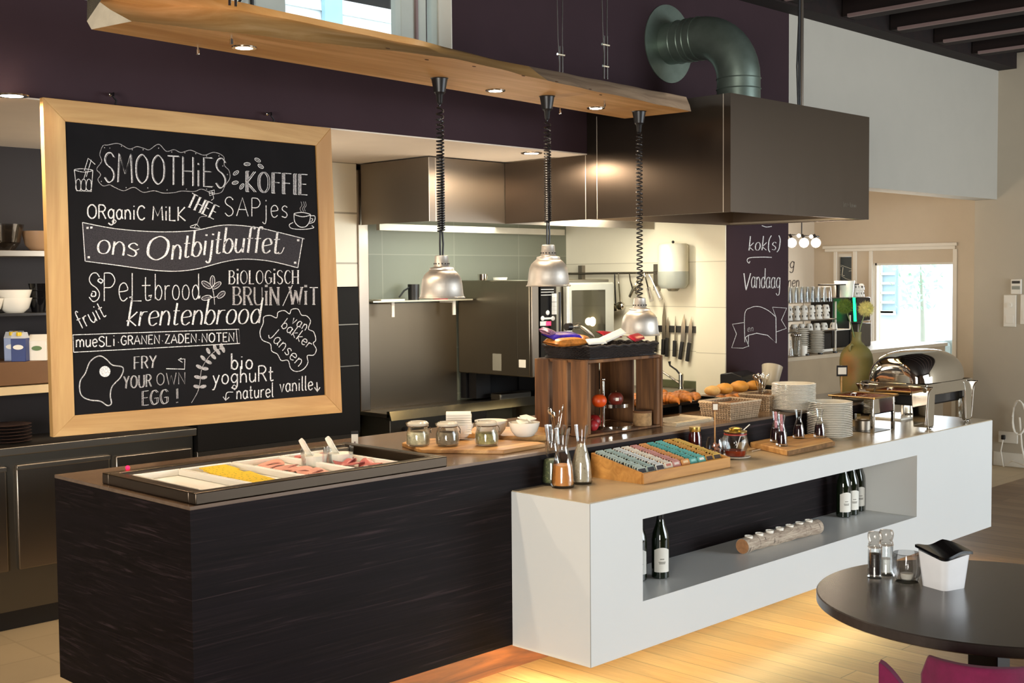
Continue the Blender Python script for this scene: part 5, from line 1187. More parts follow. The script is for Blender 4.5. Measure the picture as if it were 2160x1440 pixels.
def croissant(L=.13):
    b = MB(); n = 44; pts = []; rs = []
    for i in range(n+1):
        u = i/n*2-1; a = u*1.05; pts.append((L*.62*math.sin(a), L*.42*(1-math.cos(a)), .002+.030*(1-u*u)**.5))
        e = max(.10, (1-abs(u)**2.2)**.75); seg = abs(((u+1)*3.5) % 1-.5)*2
        rs.append(.034*e*(.84+.16*seg**.5))
    b.tube(pts, rs, 14); return b
pr = croissant().build('croissant', M['crois'])
k_ = 0
for row in range(3):
    for j in range(7):
        x = X0+.07+j*.125+(row % 2)*.03; y = Y0+.07+row*.11
        if x > X1-.05: continue
        o = pr if k_ == 0 else pr.copy()
        if k_: C.objects.link(o)
        k_ += 1; o.location = (x, y, TRZ+.003); o.rotation_euler = (0, 0, random.uniform(-.9, .9)+1.2); s = random.uniform(.85, 1.02); o.scale = (s, s, s*.8)
        tag(o, 'browned croissant in the %s row on the raised dark tray' % ('front', 'middle', 'rear')[row], 'croissant', 'croissants in the %s row' % ('front', 'middle', 'rear')[row])
t = thing('bread_tray', 'dark wooden tray of golden rolls behind the wicker baskets', 'tray', (6.05, 4.2, ZL))
b = MB().box(5.76, 4.085, ZL, 6.34, 4.28, ZL+.02); b.build('tray', M['crate'], t, world=True, bevel=.004)
for i, (px, py, wpx, m_, lab) in enumerate(((1503, 832, 34, 'rollp', 'pale floured roll at the left end of the bread rolls'), (1528, 829, 38, 'roll', 'tall golden roll second from the left'), (1560, 833, 40, 'roll', 'wide golden roll in front of the payment terminal'), (1590, 834, 34, 'roll', 'golden roll at the right end beside the spoons'))):
    z = ZL+.02; q = P(px, py+8, 'y', 4.18); q = Vector((q.x, 4.18, z)); r = W(q, wpx)/2
    if q.x > 6.1: q.x = q.x
    q.z = z+.012
    o = MB().ball((0, 0, r*.5), (r*1.1, r*.95, r*.62), 26, 14, lambda d: 1+.04*math.sin(7*d.x)-.06*math.exp(-(d.y*6)**2)*max(0, d.z)).build('bread_roll', M[m_])
    o.location = q; tag(o, lab, 'bread roll', None)
    rolz = q.z
for j, (px, py, wpx, lab) in enumerate(((1494, 846, 30, 'small browned bun at the left front of the rolls'), (1511, 844, 30, 'small browned bun beside the wicker basket'), (1524, 843, 28, 'small browned bun right before the rolls'))):
    q = P(px, py, 'y', 3.9); r = W(q, wpx)/2
    if j < 3: 
        q = Vector((5.66+j*.085, 3.96, ZL+.0))
        o = MB().ball((0, 0, .03), (.045, .042, .03), 22, 12).build('brown_bun', M['crois']); o.location = q; tag(o, lab, 'bun', None)
# wicker baskets of cutlery
M['wicker'] = mat('grey_white_wicker', '9c8468', .8, var=.25, sc_=70, bump=.4); M['wickerl'] = mat('limed_wicker', 'bfa98c', .8, var=.2, sc_=70)
def basket(px, py, z, wx_, dy_, hz, lab, liner, rz=0):
    q = on(px, py, z); q = Vector((q.x, max(q.y, YB+dy_/2+.03), z))
    t = thing('cutlery_basket', lab, 'basket', (q.x, q.y, z), rz)
    b = MB(); nn = 88; rows_ = 9
    for k in range(rows_):
        zz = .003+k*(hz-.006)/(rows_-1); s = .88+.12*k/(rows_-1); pts = []
        for i in range(nn):
            u = i/nn*4; sd_ = int(u); f = u-sd_
            x, y = ((-1+2*f, -1), (1, -1+2*f), (1-2*f, 1), (-1, 1-2*f))[sd_]
            wv = 1+.018*math.cos(math.pi*(i+k)); pts.append((x*wx_/2*s*wv, y*dy_/2*s*wv, zz))
        b.tube(pts, .0042, 5, True)
    b.build('weave', M['wicker'], t)
    b = MB()
    for i in range(0, nn, 2):
        u = i/nn*4; sd_ = int(u); f = u-sd_; x, y = ((-1+2*f, -1), (1, -1+2*f), (1-2*f, 1), (-1, 1-2*f))[sd_]
        b.tube([(x*wx_/2*.89, y*dy_/2*.89, .002), (x*wx_/2*1.0, y*dy_/2*1.0, hz)], .0022, 4)
    b.build('stakes', M['wickerl'], t)
    MB().box(-wx_*.42, -dy_*.42, .001, wx_*.42, dy_*.42, .006).build('bottom', M['wicker'], t)
    MB().tube([(-wx_/2, -dy_/2, hz), (wx_/2, -dy_/2, hz), (wx_/2, dy_/2, hz), (-wx_/2, dy_/2, hz)], .006, 6, True).build('rim', M['wickerl'], t)
    MB().box(-wx_*.44, -dy_*.42, hz-.02, wx_*.44, dy_*.42, hz-.014).build('folded_liner', liner, t)
    return t, q
basket(1540, 880, ZL, .27, .19, .085, 'limed wicker basket in front, behind the sign stick', M['crate'])
tb, q = basket(1620, 862, ZL, .27, .19, .085, 'limed wicker basket with a bunch of upright spoons', M['crate'])
for i in range(12):
    a = i*2.4; spoon(None, q.x-.06+.010*math.cos(a), q.y+.010*math.sin(a), ZL+.072, .125+random.uniform(-.01, .01), 16, a, 'spoon in the bunch standing in the right wicker basket', 'spoons in the right wicker basket')
# payment terminal and planter
ZR = ZL; q = Vector((6.0, 4.30, ZL)); 
q = P(1560, 820, 'y', 4.42); 
t = thing('till_printer', 'black receipt printer at the foot of the purple pillar', 'printer', (q.x, 4.42, q.z-.0), rz=.15)
wp = W(q, 62); hp = W(q, 30)
b = MB(); b.prism([(-.07, 0), (.08, 0), (.08, hp*1.1), (.0, hp*1.25), (-.07, hp)], -wp*.62, wp*.62, 'x'); b.build('body', M['black'], t, bevel=.006)
MB().box(-wp*.35, -.073, hp*.62, wp*.35, -.069, hp*.72).build('paper_slot', M['blackg'], t); MB().box(wp*.2, -.075, hp*.3, wp*.3, -.069, hp*.5).build('lock', M['chrome'], t)
hz_ = q.z-ZL
if hz_ > .01: MB().box(-wp*.5, -.06, -hz_, wp*.5, .07, 0).build('base', M['black'], t)
q = P(1604, 815, 'y', 4.40)
t = thing('tilted_planter', 'cream pot tilted beside the receipt printer', 'pot', (q.x, 4.33, q.z))
rq = W(q, 44)/2; hq = W(q, 46)
MB().lathe([(0, 0), (rq*.68, 0), (rq*.72, .004), (rq*1.0, hq), (rq*.95, hq), (rq*.66, .01), (0, .01)], n=36, M=Matrix.Rotation(R(22), 3, 'Y') @ Matrix.Rotation(R(-6), 3, 'X')).build('pot', mat('cream_glaze', 'cfc4ae', .35), t)
MB().box(-.06, -.06, -(q.z-ZL), .06, .06, .0).build('block', M['black'], t)
# sign on a stick and amphora vase
q = on(1802, 872, ZT); r = W(q, 68)/2
q = Vector((6.66, 3.76, ZT)); zz = lambda py: Z(q.x, q.y, py)-ZT
q.x = P(1806, 800, 'y', 3.76).x
t = thing('stoneware_jug', 'tall green and ochre two eared stoneware jug with two round flowers', 'jug', (q.x, q.y, ZT))
t.location.z = ZT
hs = zz(700)
def jugm():
    t_ = NT('ochre_green_stoneware'); n = t_.noise(t_.co(), 3, 5, .6); g = t_.n.new('ShaderNodeTexCoord'); sp = t_.n.new('ShaderNodeSeparateXYZ'); t_.L(g.outputs['Object'], sp.inputs[0])
    ma = t_.n.new('ShaderNodeMath'); ma.operation = 'MULTIPLY_ADD'; t_.L(sp.outputs['X'], ma.inputs[0]); ma.inputs[1].default_value = -3.0; t_.L(n, ma.inputs[2])
    t_.L(t_.ramp(ma.outputs[0], [(.35, lin('6e6834')), (.72, lin('7d7240')), (.92, lin('9a6430'))]), t_.b.inputs['Base Color']); t_.b.inputs['Roughness'].default_value = .6; t_.bump(t_.noise(t_.co(), 60), .3, .003); return t_.m
M['jug'] = jugm()
za, zb2, zc2, zd, ze = zz(845), zz(790), zz(752), zz(728), zz(700)
pr_ = [(0, 0), (r*.66, 0), (r*.74, .02), (r*.86, zz(850)), (r*.96, zz(810)), (r*1.0, zz(785)), (r*1.0, zz(760)), (r*.94, zz(747)), (r*.80, zz(737)), (r*.55, zz(729)), (r*.36, zz(724)), (r*.28, zz(717)), (r*.27, zz(706)), (r*.31, zz(701)), (r*.31, ze), (r*.22, ze), (r*.2, zd), (0, zd)]
MB().lathe(pr_, n=44).build('body', M['jug'], t)
for s_ in (-1, 1): MB().tube([(s_*(r*.62+.022*math.sin(a)), 0, zz(733)+.022*math.cos(a)) for a in [2*math.pi*j/14 for j in range(14)]], .009, 8, True).build('ear', M['jug'], t)
for i, (px, py, col, c2, lab) in enumerate(((1782, 646, '5f7a30', '3f5a22', 'round dark green flower head on its stem in the stoneware jug'), (1827, 651, 'd8d28c', 'b8b05a', 'round pale yellow flower head on its stem in the stoneware jug'))):
    c = P(px, py, 'y', q.y); rf = W(c, 31)/2
    f = thing('globe_flower', lab, 'flower', (c.x, c.y, c.z)); base = Vector((q.x, q.y, ZT+zd))-c
    MB().tube([base, base*.5+Vector((.01*(1-2*i), 0, 0)), (0, 0, 0)], .0035, 6).build('stem', mat('green_stem', '6d8050', .6), f)
    b = MB(); b.ball((0, 0, 0), rf*.7, 14, 10); n = 340
    for j in range(n):
        zf = 1-2*(j+.5)/n; a = j*2.39996; s = math.sqrt(1-zf*zf); d = Vector((s*math.cos(a), s*math.sin(a), zf)); e = d.orthogonal().normalized()*rf*.075; g = d.cross(e)
        L_ = rf*random.uniform(1.05, 1.3); o_ = d*rf*.6; b.add([o_-e, o_+e, o_+g, d*L_+e*random.uniform(-1, 1)], [(0, 1, 3), (1, 2, 3), (2, 0, 3)])
    b.build('petals', mat('petals_%d' % i, col, .7, var=.3, sc_=80), f, smooth=False)
# ------------------------------------------------------------------ small chafing dish
q0 = on(1805, 908, ZT)
sx0, sy0 = 6.17, 3.12; sx1, sy1 = 6.46, 3.36
rimz = Z(6.2, 3.14, 838)
t = thing('food_warmer', 'small open chafing dish with red stew left of the roll top one', 'chafing dish', ((sx0+sx1)/2, (sy0+sy1)/2, ZT))
cx_, cy_ = t.location.x, t.location.y
A0 = P(1748, 826, 'z', rimz); A1 = P(1838, 840, 'z', rimz); A2 = P(1910, 826, 'z', rimz); A3 = P(1835, 815, 'z', rimz)
ux = Vector((1, 0, 0)); 
wX, wY = (A2-A1).length, (A1-A0).length
ox, oy = A1.x, A1.y; angx = math.atan2(A2.y-A1.y, A2.x-A1.x)
ox, oy = 6.045, 3.235; wX = .27; wY = min(max(P(1748, 826, 'x', 6.045).y-oy, .2), .34)
t.location = (ox+wX/2, oy+wY/2, ZT); hh = rimz-ZT
fr_ = [(-wX/2, -wY/2), (wX/2, -wY/2), (wX/2, wY/2), (-wX/2, wY/2)]
b = MB()
for i in range(4):
    a, c = fr_[i], fr_[(i+1) % 4]
    b.tube([(a[0], a[1], hh), (c[0], c[1], hh)], .006, 8)
b.build('rim', mat('warm_brass_rim', 'caa878', .25, 1), t)
b = MB(); i_ = .012
b.box(-wX/2+i_, -wY/2+i_, hh-.09, wX/2-i_, wY/2-i_, hh-.085)
for (a, c, e, f) in ((-wX/2+i_, -wY/2+i_, wX/2-i_, -wY/2+i_+.003), (-wX/2+i_, wY/2-i_-.003, wX/2-i_, wY/2-i_), (-wX/2+i_, -wY/2+i_, -wX/2+i_+.003, wY/2-i_), (wX/2-i_-.003, -wY/2+i_, wX/2-i_, wY/2-i_)): b.box(a, c, hh-.09, e, f, hh-.002)
b.build('pan', M['chrome'], t)
MB().grid(14, 14, lambda u, v: ((u-.5)*(wX-.04), (v-.5)*(wY-.04), hh-.02+.008*math.sin(u*31)*math.cos(v*27))).build('stew', mat('red_stew', '8a3414', .4, var=.5, sc_=40), t)
for x, y in ((-1, -1), (1, -1), (1, 1), (-1, 1)): MB().box(x*(wX/2-.02)-.009, y*(wY/2-.02)-.009, 0, x*(wX/2-.02)+.009, y*(wY/2-.02)+.009, hh-.004).build('leg', M['chrome'], t, bevel=.003)
b = MB()
for j in range(7): b.ball((wX/2+.016, -.06+j*.02, hh-.035), .009, 8, 6)
b.build('beaded_handle', M['chrome'], t)
MB().lathe([(0, .0), (.045, 0), (.045, .05), (.03, .055), (0, .055)], (0, 0, .003), 24).build('burner', M['steel'], t); MB().box(-wX/2+.03, -wY/2+.03, 0, wX/2-.03, wY/2-.03, .003).build('drip_plate', M['steel_dk'], t)
# ------------------------------------------------------------------ roll top chafing dish
ff = on(1958, 908, ZT); fr2 = on(2044, 888, ZT); ff.x += .05
t = thing('roll_top_chafing_dish', 'large polished chafing dish with a domed roll top lid at the counter end', 'chafing dish', (ff.x+.25, ff.y+.25, ZT))
RZ = Z(ff.x, ff.y+.02, 814)-ZT; 
Lx = (fr2.x-ff.x)*1.0; Dy = P(1827, 820, 'x', ff.x).y-ff.y; Dy = min(max(Dy, .30), .56)
t.location = (ff.x+Lx/2, ff.y+.02+Dy/2, ZT); hx, hy = Lx/2+.03, Dy/2
top = Z(ff.x+Lx/2, ff.y+.1, 742)-ZT-RZ
M['chd'] = M['chrome']
def dome(u, v):
    x = (u-.5)*2; a = math.pi*v
    e = (1-abs(x)**5)**.35 if abs(x) < 1 else 0
    e = max(e, .0)
    return (x*hx*(1-.0), -hy*math.cos(a)*(.86+.14*e), RZ+.012+top*math.sin(a)**.8*(.35+.65*e) if e > 0 else RZ+.012)
def dome(u, v):
    a = math.pi*u; k_ = math.pi*v           # rounded box dome
    cx = -math.cos(a); s = math.sin(a)
    ex = math.copysign(abs(cx)**.7, cx); ey = math.copysign(abs(math.cos(k_))**.8, -math.cos(k_))
    return (ex*hx, ey*hy*(s**.32 if s > 1e-6 else 0), RZ+.012+top*(s**.38 if s > 1e-6 else 0)*max(0, math.sin(k_))**.85)
MB().grid(40, 28, dome).build('roll_top_lid', M['chrome'], t, ang=80)
b = MB()
for (a, c, e, f) in ((-hx, -hy, hx, -hy+.006), (-hx, hy-.006, hx, hy), (-hx, -hy+.006, -hx+.006, hy-.006), (hx-.006, -hy+.006, hx, hy-.006)): b.box(a, c, RZ-.055, e, f, RZ+.01)
b.build('water_pan', M['chrome'], t, bevel=.003)
b = MB(); b.box(-hx+.05, -hy+.05, RZ-.12, hx-.05, hy-.05, RZ-.056); b.build('heater_box', M['black'], t, bevel=.01)
for x, y in ((-1, -1), (1, -1), (1, 1), (-1, 1)):
    b = MB(); X_, Y_ = x*(hx-.05), y*(hy-.01); n = 12; sec = []
    for j in range(n+1):
        u = j/n; wd = .024+.010*u+.014*max(0, (u-.8)/.2)**2; zz_ = .012+u*(RZ-.014)
        sec.append((wd*1.6, zz_))
    pl_ = [(-a, z) for a, z in sec]+[(a, z) for a, z in sec[::-1]]
    b.prism([(X_+p[0], p[1]) for p in pl_], Y_-.012*(1 if y > 0 else 1), Y_+.012, 'y')
    b.prism([(Y_+(-p[0]*y if p[0]*y > 0 else -p[0]*y)*1.0-y*.03, p[1]) for p in pl_], X_+x*.048-.006, X_+x*.048+.006, 'x'); b.build('leg', M['chrome'], t, bevel=.006)
    MB().lathe([(.0, 0), (.014, 0), (.012, .006), (.024, .009), (.022, .014), (0, .016)], (X_, Y_, 0), 18).build('foot', M['chrome'], t)
MB().tube([(hx+.002, -hy+.04, RZ-.08), (hx+.03, -hy+.05, RZ-.10), (hx+.03, -hy+.06, RZ-.17), (hx+.02, -hy+.06, RZ-.2)], .007, 8).build('hinge_handle', M['steel_dk'], t)
q = on(1905, 882, ZT)
t = thing('white_drip_tray', 'flat white platter half hidden under the chafing dish', 'tray', (q.x, q.y, ZT)); MB().box(-.12, -.05, 0, .28, .12, .012).build('platter', M['white'], t, bevel=.003)
q = P(1775, 800, 'y', 3.60)
t = thing('dish_sign', 'small framed paper sign on a stick behind the food warmer', 'sign', (q.x, 3.60, ZT)); hz2 = P(1774, 782, 'y', 3.60).z-ZT
MB().tube([(0, 0, 0), (0, 0, hz2-.01)], .0045, 8).build('stick', M['plank'], t); MB().obox((0, -.003, hz2), (.062, .005, .062), tz=-.75).build('frame', M['black'], t); MB().obox((-.002, -.0052, hz2), (.048, .005, .040), tz=-.75).build('paper', M['paper'], t)
MB().lathe([(0, 0), (.03, 0), (.028, .008), (0, .01)], n=20).build('foot', M['plank'], t)
# ------------------------------------------------------------------ niche: bottles and log
ZN = .402
def bottle(x, y, rz, lab):
    t = thing('wine_bottle', lab, 'bottle', (x, y, ZN), rz)
    MB().lathe([(0, .0), (.034, 0), (.038, .004), (.038, .165), (.034, .195), (.020, .235), (.0145, .262), (.0145, .30), (.016, .302), (.016, .312), (0, .312)], n=32).build('glass', M['wbottle'], t)
    def lb(u, v):
        a = (u-.5)*1.9-math.pi/2; return (.0386*math.cos(a), .0386*math.sin(a), .03+(.095+.012*math.sin(u*3.1))*v)
    MB().grid(14, 2, lb).build('label', M['label'], t); MB().lathe([(.0155, .25), (.0160, .252), (.0165, .3125), (0, .313)], n=20).build('foil', M['black'], t)
    b = MB(); 
    for j, (a, w__) in enumerate(((.55, .3), (.42, .5), (.36, .44))):
        b.grid(5, 1, lambda u, v: (.0389*math.cos((u-.5)*w__*1.6-math.pi/2), .0389*math.sin((u-.5)*w__*1.6-math.pi/2), .03+.1*a+.004*v))
    b.build('label_print', mat('grey_print', '8d8a80', .8) if 'gp' not in M else M['gp'], t)
q = P(1393, 1217, 'z', ZN); bottle(q.x, q.y, -.7, 'green wine bottle standing alone in the left of the niche')
q2 = P(1346, 1222, 'z', ZN); bottle(q2.x, q2.y, -.7, 'wine bottle almost hidden by the left edge of the niche')
for px, py, lab in ((1779, 1089, 'front wine bottle of the three at the right end of the niche'), (1796, 1084, 'middle wine bottle of the three at the right end of the niche'), (1809, 1076, 'rearmost wine bottle of the three at the right of the niche')):
    q = P(px, py, 'z', ZN); bottle(q.x, min(q.y, 3.385), -.6, lab)
a_, c_ = P(1566, 1168, 'z', ZN), P(1722, 1124, 'z', ZN)
d_ = c_-a_; Ln = d_.length; rzl = math.atan2(d_.y, d_.x)
t = thing('birch_log_holder', 'birch log with seven tea lights lying in the niche', 'candle holder', (a_.x, a_.y, ZN), rz=rzl)
rl = .036
def barkm():
    t_ = NT('silver_birch_bark'); n = t_.noise(t_.co((3, 26, 26)), 3, 6, .7, 1); n2 = t_.noise(t_.co((40, 6, 6)), 2, 3, .7)
    c = t_.ramp(n, [(.35, lin('8a7666')), (.6, lin('c4b4a0'))]); t_.L(t_.mix(t_.ramp(n2, [(.6, (0, 0, 0, 1)), (.66, (.9, .9, .9, 1))]), c, lin('2e2420')), t_.b.inputs['Base Color']); t_.b.inputs['Roughness'].default_value = .9; t_.bump(n, .5, .006); return t_.m
b = MB(); b.tube([(x_*Ln, .006*math.sin(x_*5), rl+.002*math.sin(x_*11)) for x_ in [j/20 for j in range(21)]], [rl*(1+.05*math.sin(j*1.7)) for j in range(21)], 22); b.build('log', barkm(), t)
MB().lathe([(0, 0), (rl*.95, 0), (rl*.95, .003), (0, .003)], (-.003, 0, rl), 22, Matrix.Rotation(R(90), 3, 'Y')).build('sawn_end', mat('sawn_wood', 'a87850', .8, var=.2, sc_=50), t)
for j in range(7):
    x_ = Ln*(.08+.135*j)
    tt = thing('tea_light', 'white tea light sunk in the birch log in the niche', 'tea light', (0, 0, 0)); p_ = Matrix.Rotation(rzl, 3, 'Z') @ Vector((x_, 0, 0))
    tt.location = (a_.x+p_.x, a_.y+p_.y, ZN+2*rl-.006)
    tag(tt, 'white tea light sunk in the birch log in the niche', 'tea light', 'tea lights on the birch log')
    MB().lathe([(0, 0), (.019, 0), (.020, .013), (.0185, .013), (.018, .010), (0, .010)], n=22).build('wax_cup', M['white'], tt)
# ================================================================== KITCHEN
random.seed(21)
# fridge counter
FY = 5.87
t = thing('fridge_counter', 'long stainless steel fridge counter behind the blackboard', 'counter', (2.4, FY, 0))
FX1 = 3.487
MB().box(-.5, FY-.01, .865, FX1, 6.3, .905).build('worktop', M['steel'], t, world=True, bevel=.004)
MB().box(-.5, FY+.02, .10, FX1-.01, 6.295, .865).build('carcass', M['steel_dk'], t, world=True, smooth=False)
MB().box(-.4, FY+.06, 0, FX1-.05, 6.25, .10).build('plinth', M['black'], t, world=True)
for x0, x1 in ((-.4, .55), (.56, 1.5), (1.51, 2.45), (2.50, 2.985)):
    d = MB().box(x0, FY+.0, .30, x1, FY+.02, .815).build('door', M['steelz'], t, world=True, bevel=.006)
    MB().box(x0+.0, FY-.008, .79, x1, FY+.0, .812).build('handle_lip', M['steel'], d, bevel=.002).location = -Vector(t.location)
for x0, x1 in ((3.02, 3.46),): MB().box(x0, FY+.0, .58, x1, FY+.02, .80).build('drawer', M['steelz'], t, world=True, bevel=.006)
b = MB()
for i in range(9):
    for j in range(2): b.box(2.34+j*.03, FY+.012, .14+i*.022, 2.36+j*.03, FY+.0195, .152+i*.022)
b.build('vent_slots', M['black'], t, world=True, smooth=False)
# shelving on the left
t = thing('wall_shelf', 'wide wall shelving with crockery left of the blackboard', 'shelf', (1.6, 6.15, 1.1))
for z, th, m_ in ((1.86, .03, 'steel'), (1.55, .015, 'black')): MB().box(-.5, 5.98, z-th, 3.3, 6.298, z).build('shelf_board', M[m_], t, world=True, bevel=.002)
MB().box(-.5, 5.98, 1.195, 3.3, 6.298, 1.31).build('drawer_box', mat('brown_unit', '6a4a2c', .6), t, world=True, bevel=.003)
MB().box(-.5, 5.96, 1.15, 3.3, 6.298, 1.19).build('light_shelf', mat('cream_shelf', 'd0b890', .5), t, world=True)
def shelfthing(name, lab, cat, px, py, z, pr, m_, n=30, y=6.08, part=None, group=None):
    x = P(px, py, 'y', y).x
    t = thing(name, lab, cat, (x, y, z), group=group); MB().lathe(pr, n=n).build(part or 'body', m_, t); return t
def bw(r, h): return [(0, 0), (r*.5, 0), (r*.8, h*.3), (r, h), (r*.96, h), (r*.76, h*.32), (0, h*.1)]
shelfthing('glass_bowl', 'round glass bowl at the left picture edge on the top shelf', 'bowl', 8, 490, 1.86, bw(.095, .13), M['glassd'])
shelfthing('brown_bowl', 'wide pale brown bowl on the top shelf beside the frame', 'bowl', 82, 490, 1.86, bw(.085, .10), mat('brown_stoneware', '94765a', .35))
for k_, (px, z, lab) in enumerate(((30, 1.55, 'lower white bowl on the middle shelf'), (30, 1.59, 'upper white bowl nested on the middle shelf'), (-30, 1.55, 'white bowl cut by the left picture edge'))): shelfthing('white_bowl', lab, 'bowl', px, 630, z, bw(.085, .075), M['white'])
x = P(80, 640, 'y', 6.1).x
for j in range(3):
    t = thing('black_cup', 'stacked black cup on the middle shelf beside the frame', 'cup', (x, 6.1, 1.55+j*.038), group='black cups on the middle shelf'); MB().lathe([(0, 0), (.03, 0), (.045, .07), (.042, .07), (.028, .006), (0, .006)], n=24).build('body', M['blackg'], t)
def carton(px, lab, m_, y, rz=0, cap=True, h=.115, w_=.07):
    x = P(px, 730, 'y', y).x; t = thing('milk_carton', lab, 'carton', (x, y, 1.31), rz)
    MB().box(-w_/2, -w_/2, 0, w_/2, w_/2, h).build('box', m_, t, bevel=.002)
    b = MB(); b.add([(-w_/2, -w_/2, h), (w_/2, -w_/2, h), (w_/2, w_/2, h), (-w_/2, w_/2, h), (-w_/2, 0, h+.03), (w_/2, 0, h+.03)], [(0, 1, 5, 4), (2, 3, 4, 5), (0, 4, 3), (1, 2, 5)]); b.build('gable', mat('carton_top', 'c9cdd4', .5) if cap else M['paper'], t)
    if cap: MB().cyl((0, -.018, h+.012), .013, .018, 18).build('cap', mat('yellow_cap', 'e8c010', .4), t)
    MB().lathe([(0, 0), (1, 0), (1, .001), (0, .001)], (0, -w_/2-.0012, h*.62), 28, Matrix.Rotation(R(90), 3, 'X') @ Matrix.Diagonal((.025, .012, .4))).build('oval_logo', M['white'] if cap else mat('green_oval', '5f7a48', .6), t)
    return t
blue = mat('blue_carton', '1a2f6e', .5, var=.1)
ct = carton(43, 'blue milk carton with a yellow cap standing in front on the drawer shelf', blue, 6.02, -.7)
c2 = Chalk(lambda x_, z_: Vector((x_, -.0362, z_))); c2.text('BiOLOGiSCH', -.03, .025, .03, .025, -.012, 'thin', .0016, up=(0, -1))
carton(28, 'blue and white carton just behind the front blue one', mat('blue_white_carton', '8d9cc0', .5), 6.10, -.7)
carton(36, 'rearmost yellow capped carton on the drawer shelf', blue, 6.20, -.7)
wc = carton(83, 'white carton with a green oval emblem beside the frame', M['paper'], 6.03, -.7, False, .10, .09)
k = Chalk(lambda x_, z_: Vector((x_, -.0465, z_)))
k.text('arla', -.02, .055, .02, .055, .016, 'thin', .002, up=(0, 1)); o = k.b.build('logo_text', mat('dark_green_ink', '1f3d22', .7), wc, smooth=False)
for j in range(6):
    x = P(12, 900, 'y', 6.08).x; o = MB().lathe([(0, 0), (.06, 0), (.11, .012), (.105, .014), (.06, .004), (0, .004)], n=32).build('dark_plate', mat('dark_plate_glaze', '4a3a34', .3) if j == 0 else pm); pm = o.data.materials[0]
    o.location = (x, 6.05, .906+j*.016); tag(o, 'dark plate in the short stack on the fridge counter', 'plate', 'dark plates on the fridge counter')
M['matblack'] = mat('matt_black', '0d0c0d', .7, spec=.2)
# tall black cabinet
t = thing('black_cabinet', 'tall black appliance cabinet behind the right side of the blackboard', 'cabinet', (4.0, FY, .78))
MB().box(3.492, FY-.01, .775, 4.605, 6.295, 1.655).build('body', M['matblack'], t, world=True, smooth=False)
b = MB(); b.box(3.495, FY-.013, 1.43, 4.6, FY-.0101, 1.436); b.box(3.495, FY-.013, 1.18, 4.6, FY-.0101, 1.186); b.build('joint_lines', M['steel_dk'], t, world=True, smooth=False)
t = thing('steel_base_unit', 'low stainless base unit below the tall black cabinet', 'cabinet', (4.0, FY, 0))
MB().box(3.492, FY, 0, 4.605, 6.29, .774).build('body', M['steel'], t, world=True, bevel=.004); MB().box(3.55, FY-.006, .3, 4.55, FY, .74).build('door', M['steelz'], t, world=True, bevel=.004)
# cooker with griddle
t = thing('griddle_cooker', 'stainless griddle cooker with a bright front rail', 'cooker', (5.3, 5.8, 0))
MB().box(4.74, 5.74, .12, 5.56, 6.02, .86).build('body', M['steel_dk'], t, world=True, bevel=.004)
b = MB().box(4.72, 5.72, .86, 6.0, 6.04, .885); b.build('griddle_plate', M['steel'], t, world=True, bevel=.003)
b = MB().prism([(5.70, .845), (5.72, .90), (5.745, .90), (5.745, .845)], 4.72, 6.02, 'x'); b.build('front_rail', mat('polished_rail', 'd8d0b8', .18, 1), t, world=True)
for x in (4.85, 5.0, 5.2, 5.4): MB().cyl((0, 0, 0), .018, .03, 20).build('knob', M['black'], t).matrix_local = Matrix.Translation((x-5.3, -.06, .78)) @ Matrix.Rotation(R(90), 4, 'X')
b = MB()
for i in range(3): b.box(4.9+i*.28, 5.7395, .2, 5.12+i*.28, 5.7398, .7)
b.build('door_seams', M['black'], t, world=True)
MB().box(4.70, 6.035, .80, 5.57, 6.058, 1.548).build('splash_panel', M['splash'], t, world=True, smooth=False)
t = thing('work_bench', 'steel work bench under the combi oven', 'bench', (6.1, 5.6, 0))
MB().box(6.06, 5.36, .84, 6.68, 6.05, .87).build('top', M['steel'], t, world=True)
for x, y in ((6.1, 5.4), (6.64, 5.4), (6.64, 6.0), (6.1, 6.0)): MB().box(x-.02, y-.02, 0, x+.02, y+.02, .84).build('leg', M['steel'], t, world=True)
t = thing('oven_stand', 'black stand carrying the combi oven over the cooker', 'stand', (6.0, 5.7, .87))
b = MB(); b.box(5.60, 5.98, .90, 6.35, 6.03, 1.07); b.box(6.32, 5.38, .871, 6.35, 5.98, 1.07); b.box(6.1, 5.45, .871, 6.32, 5.97, 1.05); b.box(5.62, 5.9, .9, 5.75, 5.97, 1.07); b.build('frame', M['black'], t, world=True)
o_ = thing('baking_sheet_stack', 'grey folded cloth and trays under the oven', 'trays', (5.8, 5.72, .886)); MB().box(-.1, .03, 0, .2, .13, .05).build('trays', M['steel_dk'], o_, bevel=.01)
# wall shelf over the cooker
t = thing('steel_shelf', 'thin stainless wall shelf over the cooker', 'shelf', (5.2, 5.95, 1.55))
sz = P(900, 633, 'y', 5.9).z; MB().box(4.72, 5.86, sz-.006, 5.56, 6.057, sz+.003).build('shelf_board', mat('bright_edge', 'c9c4b4', .3, .8), t, world=True)
for x in (4.9, 5.42): MB().box(x, 5.90, sz-.10, x+.022, 5.91, sz-.006).box(x, 5.91, sz-.02, x+.022, 6.034, sz-.006).build('bracket', M['paper'], t, world=True)
x = P(880, 615, 'y', 5.95).x; t = thing('black_mug', 'small black pot on the thin steel shelf', 'pot', (x-.03, 5.95, sz+.003)); MB().lathe([(0, 0), (.035, 0), (.038, .10), (.034, .1), (.032, .008), (0, .008)], n=24).build('body', M['black'], t); MB().tube([(-.036, 0, .08), (-.08, 0, .06), (-.12, 0, .02)], .006, 6).build('handle', M['black'], t)
x = P(815, 632, 'y', 5.95).x; t = thing('flat_tray', 'flat pale tray lying on the thin steel shelf', 'tray', (x, 5.95, sz+.003)); MB().box(-.09, -.06, 0, .1, .06, .008).build('tray', M['paper'], t)
